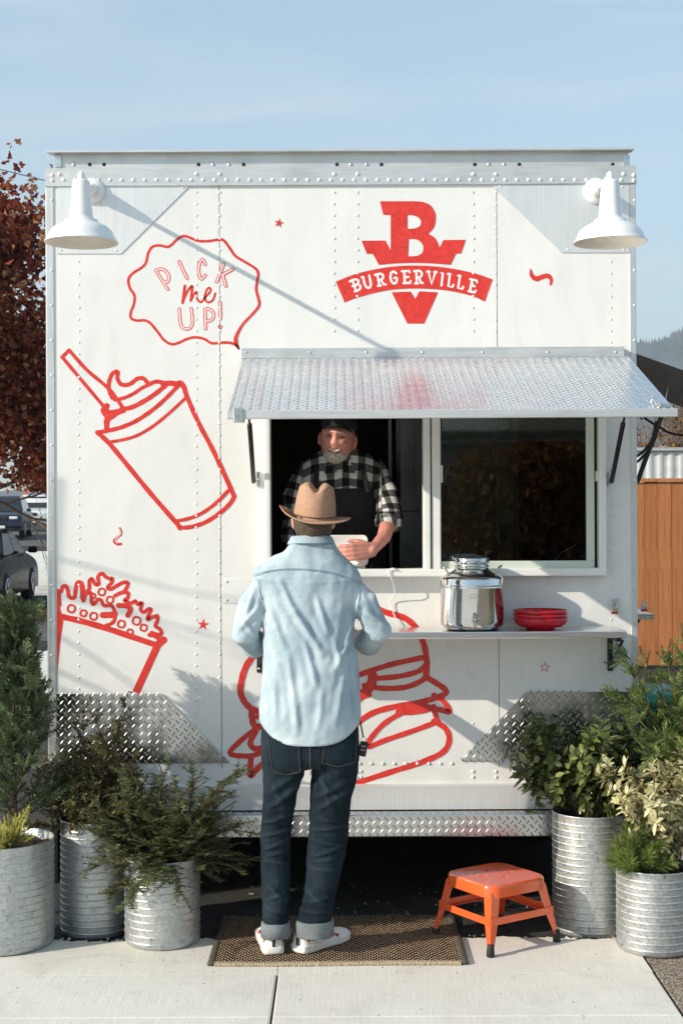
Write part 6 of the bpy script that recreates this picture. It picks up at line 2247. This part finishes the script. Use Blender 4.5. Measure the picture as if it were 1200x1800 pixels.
# black apron
b = MB()
keepA = None
aprow = [r_ for r_ in etorso[:4]]
rs = []
for k, (cx, cy, cz, rx, ry) in enumerate([etorso[0], etorso[1], etorso[2], etorso[3], etorso[4]]):
    top_ = k == 4
    m = 18
    sp = 1.0 if not top_ else .62
    rs.append([(cx + (rx + .008) * math.sin(a) * 1.0, cy - (ry + .013) * math.cos(a) ** .8, cz + (0 if k else -.25)) for a in np.linspace(-1.45 * sp, 1.45 * sp, m)])
b.rings(rs, False, False, True, False)
ap = b.build('apron', M['black_cloth'], emp)
sm = ap.modifiers.new('thickness', 'SOLIDIFY'); sm.thickness = .004
for s_ in (-1, 1):
    b = MB(); b.tube([E(600 + s_ * 46, 862, -.115), E(598 + s_ * 42, 835, -.115), E(597 + s_ * 36, 808, -.09)], .011, 8, flat=((0, 1, 0), .3))
    b.build('apron_strap', M['black_cloth'], ap)
# ------------------------------------------------------------------ far things on the left
flat_strip('path', -40, -2.6, 7.5, 11.8, M['concrete'], .006)
M['road_grey'] = m_asphalt('worn_grey_road', .09, .15)
flat_strip('far_path', -40, -2.6, 13.2, 16.5, M['road_grey'], .006)
M['lawn'] = simple('lawn_soil', (0.06, 0.07, 0.025), 1.0, 0, .4, 3)
flat_strip('lawn', -40, -2.6, 16.6, 19.4, M['lawn'], .006)
flat_strip('driveway', -60, -3.0, 24, 44, M['concrete'], .006, 20)
flat_strip('street', -80, 60, 46.5, 62, M['road_grey'], .008, 12)
r = np.random.default_rng(31)
n = 9000
P = np.stack([r.uniform(-9, -3.2, n), r.uniform(16.6, 19.4, n), np.full(n, -.01)], 1)
V, F = leaves(P, np.stack([r.normal(0, .4, n), r.normal(0, .4, n), np.ones(n)], 1), r.normal(0, 1, (n, 3)), r.uniform(.04, .09, n), .012, 'needle')
tag(np_mesh('grass', V, F, M['grass'], None, off=(-6, 18, 0)), 'strip of short green grass between path and parked car', 'grass', kind='stuff')
n = 900
P = np.stack([r.uniform(-9, -3.2, n), r.uniform(15.2, 19.2, n), np.full(n, .03)], 1)
V, F = leaves(P, np.stack([r.normal(0, 1, n), r.normal(0, 1, n), r.normal(0, .15, n)], 1), np.stack([r.normal(0, .3, n), r.normal(0, .3, n), np.ones(n)], 1), r.uniform(.07, .12, n), .07, 'maple')
tag(np_mesh('fallen_leaves', V, F, M['maple'], None, off=(-6, 17, 0)), 'scatter of fallen brown leaves on the grass strip', 'leaves', kind='stuff')

# cars
def car_mats(nm, c, metal=.3):
    return simple(nm, c, .3, metal, .04, 3, coat=.5, rvar=.03)
M['car_glass'] = simple('dark_car_glass', (.02, .022, .022), .06, 0, .1, 4, coat=.5, rvar=.02)
M['tyre'] = simple('tyre_rubber', (.015, .015, .015), .85)
M['chrome'] = simple('alloy_rim', (.5, .5, .5), .25, 1.0)
M['lens'] = simple('headlight_lens', (.7, .72, .72), .12, 0, .1, 10, coat=.6)
def make_car(loc, ang, mat, label, kind):
    """local x = forward; built at the origin, then turned"""
    root = empty('parked_car', loc, label, 'car', 'cars parked along the far street')
    root.rotation_euler = (0, 0, ang)
    O = (0, 0, 0)
    if kind == 'sedan':
        Lh, wd = 2.35, .90
        low = [(-2.35, .32), (-2.33, .72), (-2.15, .88), (-1.5, .95), (-.9, .96), (.6, .96), (1.1, .93), (1.9, .80), (2.25, .66), (2.36, .5), (2.33, .28), (1.9, .2), (-1.9, .2)]
        cab = [(-1.75, .93), (-1.05, 1.34), (-.5, 1.42), (.1, 1.41), (.55, 1.28), (1.15, .93)]
        wr, wx = .335, 1.40
    else:
        Lh, wd = 2.3, .93
        low = [(-2.3, .40), (-2.32, .9), (-2.2, 1.05), (-1.0, 1.08), (.8, 1.08), (1.2, 1.06), (1.95, .98), (2.22, .85), (2.32, .6), (2.28, .36), (1.9, .28), (-1.9, .28)]
        cab = [(-2.2, 1.04), (-2.0, 1.55), (-1.6, 1.70), (-.2, 1.72), (.35, 1.64), (1.15, 1.05)]
        wr, wx = .37, 1.38
    b = MB()
    def shell(mb, prof, levels):
        cx = sum(p[0] for p in prof) / len(prof); cz = sum(p[1] for p in prof) / len(prof)
        P_ = spline(prof, 3, True)
        rs = []
        for y, s_ in levels: rs.append([(cx + (x - cx) * s_, y, cz + (z - cz) * s_) for x, z in P_])
        mb.rings(rs, True, True, True)
    shell(b, low, ((-wd, .90), (-wd * .985, .965), (-wd * .90, 1.0), (wd * .90, 1.0), (wd * .985, .965), (wd, .90)))
    body = b.build('body', mat, root, off=O)
    b = MB()
    base = cab[0], cab[-1]
    P_ = [cab[0]] + spline(cab, 4)[1:]
    rs = []
    for y, s_ in ((-1, 0), (-.985, 1), (.985, 1), (1, 0)):
        rs.append([(x, y * (wd * .93 - (z - .93) * .32), z if s_ else z * 1.0 - .004) for x, z in P_])
    b.rings(rs, True, True, True, True); b.build('cabin', mat, root, off=O)
    zt, zb = max(p[1] for p in cab) - .07, cab[0][1] + .03
    for s_ in (-1, 1):
        def yy(z): return s_ * (wd * .93 - (z - .93) * .32 + .006)
        x0t, x0b, x1t, x1b = cab[1][0] + .25, cab[0][0] + .45, cab[4][0] - .22, cab[5][0] - .22
        m_ = (x0b + x1b) / 2 + .05
        for a, c_, e, f in ((x0b, m_ - .03, m_ - .03, x0t), (m_ + .03, x1b, x1t, m_ + .03)):
            b = MB(); b.add([(a, yy(zb), zb), (c_, yy(zb), zb), (e, yy(zt), zt), (f, yy(zt), zt)], [(0, 1, 2, 3)])
            b.build('side_window', M['car_glass'], root, off=O)
    b = MB()
    (xa, za), (xb, zb_) = cab[4], cab[5]
    dn = Vector((zb_ - za, 0, -(xb - xa))).normalized() * -.012
    if dn.x < 0: dn = -dn
    def wid(z): return wd * .93 - (z - .93) * .32 - .07
    b.add([(xa + .03 + dn.x, -wid(za), za - .02 + dn.z), (xa + .03 + dn.x, wid(za), za - .02 + dn.z), (xb - .03 + dn.x, wid(zb_), zb_ + .03 + dn.z), (xb - .03 + dn.x, -wid(zb_), zb_ + .03 + dn.z)], [(0, 1, 2, 3)])
    b.build('windscreen', M['car_glass'], root, off=O)
    b = MB()
    (xa, za), (xb, zb_) = cab[1], cab[0]
    b.add([(xa - .05, -wid(za), za - .02), (xa - .05, wid(za), za - .02), (xb - .0, wid(zb_), zb_ + .05), (xb - .0, -wid(zb_), zb_ + .05)], [(0, 1, 2, 3)])
    b.build('rear_window', M['car_glass'], root, off=O)
    Mx = Matrix.Rotation(R(90), 4, 'X')
    for x in (-wx, wx):
        for s_ in (-1, 1):
            b = MB(); b.lathe([(wr * .62, -.1), (wr * .9, -.105), (wr, -.07), (wr, .07), (wr * .9, .105), (wr * .62, .1)], (x, s_ * (wd - .09), wr), 28, Mx, cap0=True, cap1=True)
            wh = b.build('wheel', M['tyre'], root, off=O)
            b = MB(); 
            for k in range(7):
                a = 2 * math.pi * k / 7
                b.tube([(x, s_ * (wd + .012), wr), (x + wr * .58 * math.cos(a), s_ * (wd + .008), wr + wr * .58 * math.sin(a))], [.03, .02], 6)
            b.lathe([(wr * .55, .0), (wr * .64, .0), (wr * .64, .02), (wr * .55, .02)], (x, s_ * (wd + .012), wr), 28, Mx)
            b.build('rim', M['chrome'], wh, off=O)
            b = MB(); b.lathe([(wr * 1.06, 0), (wr * 1.18, 0)], (x, s_ * (wd * .992), wr + .01), 28, Mx); b.build('wheel_arch', M['tyre'], body, off=O)
    zl = .62 if kind == 'sedan' else .80
    for s_ in (-1, 1):
        b = MB(); b.bbox((Lh - .16, s_ * .58 - .17, zl - .07), (Lh - .02, s_ * .58 + .17, zl + .07), .05); b.build('headlight', M['lens'], root, off=O)
        b = MB(); b.bbox((-Lh - .01, s_ * .62 - .15, zl + .02), (-Lh + .1, s_ * .62 + .15, zl + .16), .04); b.build('tail_light', M['bowl'], root, off=O)
        b = MB(); b.bbox((cab[5][0] - .38, s_ * (wd + .02) - .0, cab[0][1] + .02), (cab[5][0] - .26, s_ * (wd + .2), cab[0][1] + .15), .04); b.build('mirror', mat, root, off=O)
    b = MB(); b.bbox((Lh - .06, -.34, zl - .12), (Lh + .012, .34, zl + .06), .03); b.build('grille', M['dark'], root, off=O)
    b = MB(); b.bbox((Lh + .0, -.26, .40), (Lh + .03, .26, .52), .01); b.build('number_plate', M['tablet'], root, off=O)
    b = MB(); b.bbox((Lh - .1, -.7, .28), (Lh + .005, .7, .42), .04); b.build('bumper', M['dark'], root, off=O)
    return root
make_car((-7.05, 21.0, gz(21.0) + .02), R(93), simple('black_car_paint', (.007, .007, .008), .28, 0, .04, 3, coat=.1, rvar=.03), 'glossy black sedan parked nearest, at the left edge', 'sedan')
bpy.data.materials['black_car_paint'].node_tree.nodes['Principled BSDF'].inputs['Specular IOR Level'].default_value = .06
make_car((-13.75, 52.0, gz(52) + .02), R(-83), car_mats('navy_car_paint', (.012, .02, .04)), 'dark blue sport utility car parked in front of the white one', 'suv')
make_car((-14.6, 62.0, gz(62) + .02), R(-86), car_mats('white_car_paint', (.72, .72, .70), 0), 'white sport utility car facing the truck, farthest on the left', 'suv')

# trees: trunk with limbs, leaf faces through the crown
def grow(mb, p, d, ln, r0, depth, rr, tips, spread=.55, kids=(2, 3), up=.08, ratio=.72):
    n = 4
    pts = [np.array(p, float)]
    d = unit(np.array(d, float))
    for i in range(n):
        d = unit(d + rr.normal(0, .10, 3) + np.array([0, 0, up]))
        pts.append(pts[-1] + d * ln / n)
    mb.tube([tuple(q) for q in pts], list(np.linspace(r0, r0 * .62, n + 1)), 6 if depth > 1 else 4, True, False)
    if depth == 0:
        tips.append((pts[-1], d)); return
    for k in range(rr.integers(kids[0], kids[1] + 1) + (1 if depth > 2 else 0)):
        i = n if k == 0 else rr.integers(2, n + 1)
        nd = unit(d + rr.normal(0, spread, 3) * (0.5 if k == 0 else 1.0))
        grow(mb, pts[i], nd, ln * ratio * rr.uniform(.8, 1.1), r0 * .58, depth - 1, rr, tips, spread, kids, up, ratio)
        if depth <= 2: tips.append((pts[i], nd))
def tree(name, loc, height, label, leafm, leaf_n, leaf_l, seed, depth=5, shape='maple', spread=.5, trunk_r=.14, clump=.35, cat='tree', first=.3, up=.08, group=None, ratio=.72, zmin=-9):
    rr = np.random.default_rng(seed)
    root = empty(name, loc, label, cat, group)
    mb = MB(); tips = []
    grow(mb, loc, (0, 0, 1), height * first, trunk_r, depth, rr, tips, spread, (2, 3), up, ratio)
    mb.build('trunk', M['bark_grey'], root)
    if leaf_n:
        T = np.array([t[0] for t in tips]); 
        k = rr.integers(0, len(T), leaf_n)
        P = T[k] + rr.normal(0, clump, (leaf_n, 3)) * np.array([1, 1, .8])
        P = P[P[:, 2] > zmin]; leaf_n = len(P)
        D = rr.normal(0, 1, (leaf_n, 3)) + np.array([0, 0, -.5])
        V, F = leaves(P, D, rr.normal(0, 1, (leaf_n, 3)) + np.array([0, -.2, .5]), rr.uniform(.7, 1.2, leaf_n) * leaf_l, leaf_l * .8, shape)
        np_mesh('crown', V, F, leafm, root)['kind'] = 'stuff'
    return root
tree('maple_tree', (-8.2, 23.5, gz(23.5)), 11.5, 'dark red leaved maple rising behind the left edge of the truck', M['maple'], 26000, .16, 41, 6, spread=.5, trunk_r=.13, clump=.40, first=.24, zmin=2.25)
tree('maple_tree', (-8.9, 27.0, gz(27.0)), 9.4, 'lower rust red maple filling the gap above the parked cars', M['maple'], 24000, .16, 44, 6, spread=.6, trunk_r=.10, clump=.5, first=.24, up=.03, zmin=2.3)
tree('maple_tree', (-7.95, 24.0, gz(24.0)), 12.5, 'slender young maple with sparse red leaves and bare tip shoots', M['maple'], 2600, .14, 43, 5, spread=.33, trunk_r=.07, clump=.30, first=.26, up=.16, zmin=2.5)
# overhead line
b = MB(); b.tube([W(-900, 100, 32), W(10, 300, 28), W(78, 317, 27), W(500, 420, 20)], .012, 5)
tag(b.build('overhead_wire', M['dark']), 'thin dark overhead wire crossing the maple at the left', 'wire')

# ------------------------------------------------------------------ far things on the right
fn = empty('board_fence', (3, 9.4, 0), 'cedar board fence with upright planks right of the truck', 'fence')
base_b = None
random.seed(8)
for i in range(44):
    x = 1.55 + i * .147
    if base_b is None:
        b = MB(); b.box((x, 9.4, 0.02), (x + .143, 9.422, 2.03)); base_b = b.build('plank', M['wood'], fn); o = base_b
    else:
        o = base_b.copy(); col.objects.link(o); o.location = (x - 1.55, random.uniform(-.006, .006), random.uniform(-.006, .006))
b = MB(); b.box((1.5, 9.37, 2.035), (8.1, 9.46, 2.07)); b.build('cap_rail', M['wood'], fn)
b = MB(); b.box((1.5, 9.43, .4), (8.1, 9.47, .49)); b.build('back_rail', M['wood'], fn)
b = MB(); b.box((1.5, 9.43, 1.6), (8.1, 9.47, 1.69)); b.build('back_rail', M['wood'], fn)
# corrugated shed wall behind it
b = MB()
n = 200
V = []
for i in range(n + 1):
    x = 2.2 + i * .0375
    y = 14.0 + .016 * math.cos(i * math.pi / 2.0)
    V += [(x, y, 0), (x, y, 2.56)]
b.add(V, [(2 * i, 2 * i + 2, 2 * i + 3, 2 * i + 1) for i in range(n)], True)
M['corr'] = m_alu('pale_corrugated_metal', .68, .5, (2, 2, 2), .3, .3)
shd = empty('corrugated_shed', (5, 14, 0), 'pale corrugated metal shed wall showing over the board fence', 'shed')
b.build('corrugated_wall', M['corr'], shd)
b = MB(); b.box((2.15, 13.94, 2.565), (9.8, 16.5, 2.61)); b.build('roof', M['alu_h'], shd)
b = MB(); b.box((2.2, 14.03, 0), (9.7, 16.4, 2.56)); b.build('shed_body', M['corr'], shd)
M['pink_roof'] = simple('faded_pink_roof', (.42, .24, .21), .9, 0, .15, 2)
M['stucco'] = simple('pale_siding', (.55, .52, .48), .9, 0, .08, 3)
hs_ = empty('house', (13.5, 48, gz(48)), 'low house with a faded pink roof beyond the shed', 'house')
zb = gz(48)
b = MB(); b.box((9.5, 46, zb), (19, 53, zb + 2.2)); b.build('wall', M['stucco'], hs_)
b = MB(); b.prism([(9.0, 45.4, zb + 2.2), (9.0, 49.5, zb + 3.7), (9.0, 53.6, zb + 2.2)], (10.6, 0, 0)); b.build('roof', M['pink_roof'], hs_)
b = MB(); b.box((10.5, 48.6, zb + 3.2), (11.1, 49.2, zb + 4.2)); b.build('chimney', M['stucco'], hs_)
for x in (10.4, 13.0, 15.8):
    b = MB(); b.box((x, 45.95, zb + .9), (x + 1.2, 45.999, zb + 1.9)); b.build('window', M['car_glass'], hs_)
for i, (x, y, h, sd, lab) in enumerate(((6.6, 26, 6.2, 51, 'bare twiggy tree with a few orange leaves behind the shed'), (10.2, 38, 8.0, 52, 'taller bare pale tree farther back, above the side awning'), (14.6, 55, 8.5, 53, 'bare hazy tree in front of the wooded hill'))):
    tree('bare_tree', (x, y, gz(y)), h, lab, M['orange_leaf'], 350, .11, sd, 6, 'diamond', .5, .12, .4, group='bare trees on the right', first=.24)

# wooded hill
hb = MB()
rr = np.random.default_rng(61)
nx_, ny_ = 60, 10
HY0, HY1 = 2600., 3900.
def hz(x, t):
    prof = 480 * math.exp(-((x - 900) / 900) ** 2) + 330 * math.exp(-((x - 2600) / 900) ** 2) + 40 * math.sin(x * .006) + 15 * math.sin(x * .021)
    return max(-5, prof * math.sin(t * math.pi / 2) ** .8)
V = []
for j in range(ny_ + 1):
    for i in range(nx_ + 1):
        x = -1500 + 6000 * i / nx_
        V.append((x, HY0 + (HY1 - HY0) * j / ny_, hz(x, j / ny_) - 6 * (j == 0)))
hb.add(V, [(j * (nx_ + 1) + i, j * (nx_ + 1) + i + 1, (j + 1) * (nx_ + 1) + i + 1, (j + 1) * (nx_ + 1) + i) for j in range(ny_) for i in range(nx_)], True)
tag(hb.build('hill', M['hill']), kind='structure')
fb = MB()
for k in range(2600):
    t = rr.uniform(.08, 1.0)
    y = HY0 + (HY1 - HY0) * t
    x = rr.uniform(.17, .36) * y
    z = hz(x, t)
    h = rr.uniform(16, 34)
    w = h * rr.uniform(.16, .24)
    n = 5
    a0 = rr.uniform(0, 6)
    fb.add([(x, y, z + h)] + [(x + w * math.cos(a0 + 6.283 * q / n), y + w * math.sin(a0 + 6.283 * q / n), z - 2) for q in range(n)], [(0, 1 + q, 1 + (q + 1) % n) for q in range(n)])
tag(fb.build('forest', M['forest']), 'far fir forest covering the hill on the right', 'forest', kind='stuff')

# teal bin behind the juniper
tb_ = empty('plastic_bin', (1.565, .30, -.02), 'teal green plastic bin half hidden behind the juniper', 'bin')
b = MB()
rs = []
for z_, s_ in ((-.02, .84), (.0, .86), (.80, 1.0), (.84, 1.03), (.86, 1.03)):
    rs.append([(1.565 + x * s_, .30 + y * s_, z_) for x, y in rrect(.27, .25, .05)])
b.rings(rs, True, True, True); bb = b.build('tub', M['teal'], tb_)
b = MB(); rs = [[(1.565 + x * s_, .30 + y * s_, z_) for x, y in rrect(.285, .265, .05)] for z_, s_ in ((.861, 1.0), (.885, 1.0), (.905, .9), (.915, .5))]
b.rings(rs, True, True, True); b.build('lid', M['teal'], tb_)
b = MB(); b.box((1.33, .036, .70), (1.80, .046, .73)); b.build('rib', M['teal'], bb)

# power leads by the side awning
for pts, lab in (([W(1152, 742, .9), W(1146, 770, .9), W(1133, 790, .9), W(1119, 802, .9)], 'upper black power lead running to the truck side'), ([W(1161, 738, .95), W(1150, 772, .95), W(1136, 795, .95), W(1119, 812, .95)], 'lower black power lead running to the truck side'),
                 ([W(1132, 735, 1.2), W(1160, 752, 1.2), W(1190, 764, 1.2), W(1300, 775, 1.2)], 'black power lead sagging away to the right edge')):
    b = MB(); b.tube(spline(pts, 5), .0065, 6); tag(b.build('power_lead', M['dark']), lab, 'cable', 'power leads under the side awning')

# ------------------------------------------------------------------ the street behind the photographer (seen in the steel and the glass)
for i, (x, y, h, m, sd, lab) in enumerate(((-5.5, -19, 6.5, 'green_leaf', 71, 'dark green street tree across the road behind the photographer'), (3.2, -19, 5.4, 'orange_leaf', 72, 'orange autumn tree across the road, reflected in the window'),
                                          (9.0, -18, 7.0, 'green_leaf', 73, 'broad green street tree across the road on the right'), (14.5, -20, 6.5, 'orange_leaf', 74, 'orange street tree across the road, farthest right'))):
    tree('street_tree', (x, y, -.02), h, lab, M[m], 9000, .17, sd, 5, 'diamond', .55, .13, .5, group='street trees across the road', first=.17)
sh_ = empty('house', (3, -27, 0), 'grey house across the road behind the photographer', 'house')
b = MB(); b.box((-9, -33, -.02), (13, -26, 3.2)); b.build('wall', M['stucco'], sh_)
b = MB(); b.prism([(-9.5, -25.5, 3.2), (-9.5, -29.5, 5.2), (-9.5, -33.5, 3.2)], (23, 0, 0)); b.build('roof', M['road_grey'], sh_)
for x in (-7, -3, 1, 5, 9):
    b = MB(); b.box((x, -25.99, .9), (x + 1.4, -25.94, 2.3)); b.build('window', M['car_glass'], sh_)
# slim bare sapling just outside the left of the frame: its twig shadows fall on the white wall
def back(px, py, t):
    p = W(px, py, 0)
    return p - Vector((2, 1, -1.02)) * t
sp0 = back(250, 1090, 1.5)
rr = np.random.default_rng(81)
sap = empty('sapling', (sp0.x - .5, sp0.y, 0), 'slim bare sapling left of the frame, throwing twig shadows on the truck', 'tree')
mb = MB()
mb.tube([(sp0.x - .5, sp0.y, 0), (sp0.x - .45, sp0.y, 1.2), (sp0.x - .4, sp0.y + .02, 2.3), (sp0.x - .35, sp0.y, 3.4)], [.03, .025, .018, .008], 7)
tips = []
for k in range(13):
    z = 2.1 + k * .08
    a = rr.uniform(-.9, .9) + (math.pi if rr.random() < .35 else 0)
    grow(mb, (sp0.x - .4, sp0.y, z), (math.cos(a) * .35, math.sin(a) * 1.0 - .5, .12), rr.uniform(.2, .4), .0062, 2, rr, tips, .3, (1, 2), .0, .8)
mb.build('trunk', M['bark_grey'], sap)

# ------------------------------------------------------------------ haze: one closed box of even thin air round everything
hzb = MB(); hzb.box((-4100, -420, -3), (4700, 6100, 640))
hm = bpy.data.materials.new('thin_haze')
hm.use_nodes = True
hm.node_tree.nodes.remove(hm.node_tree.nodes['Principled BSDF'])
pv = hm.node_tree.nodes.new('ShaderNodeVolumePrincipled')
pv.inputs['Color'].default_value = (0.80, 0.88, 0.97, 1)
pv.inputs['Density'].default_value = 0.00022
pv.inputs['Anisotropy'].default_value = 0.2
hm.node_tree.links.new(pv.outputs[0], hm.node_tree.nodes['Material Output'].inputs['Volume'])
tag(hzb.build('haze', hm), 'thin pale haze in the air over the street and hill', 'haze', kind='stuff')
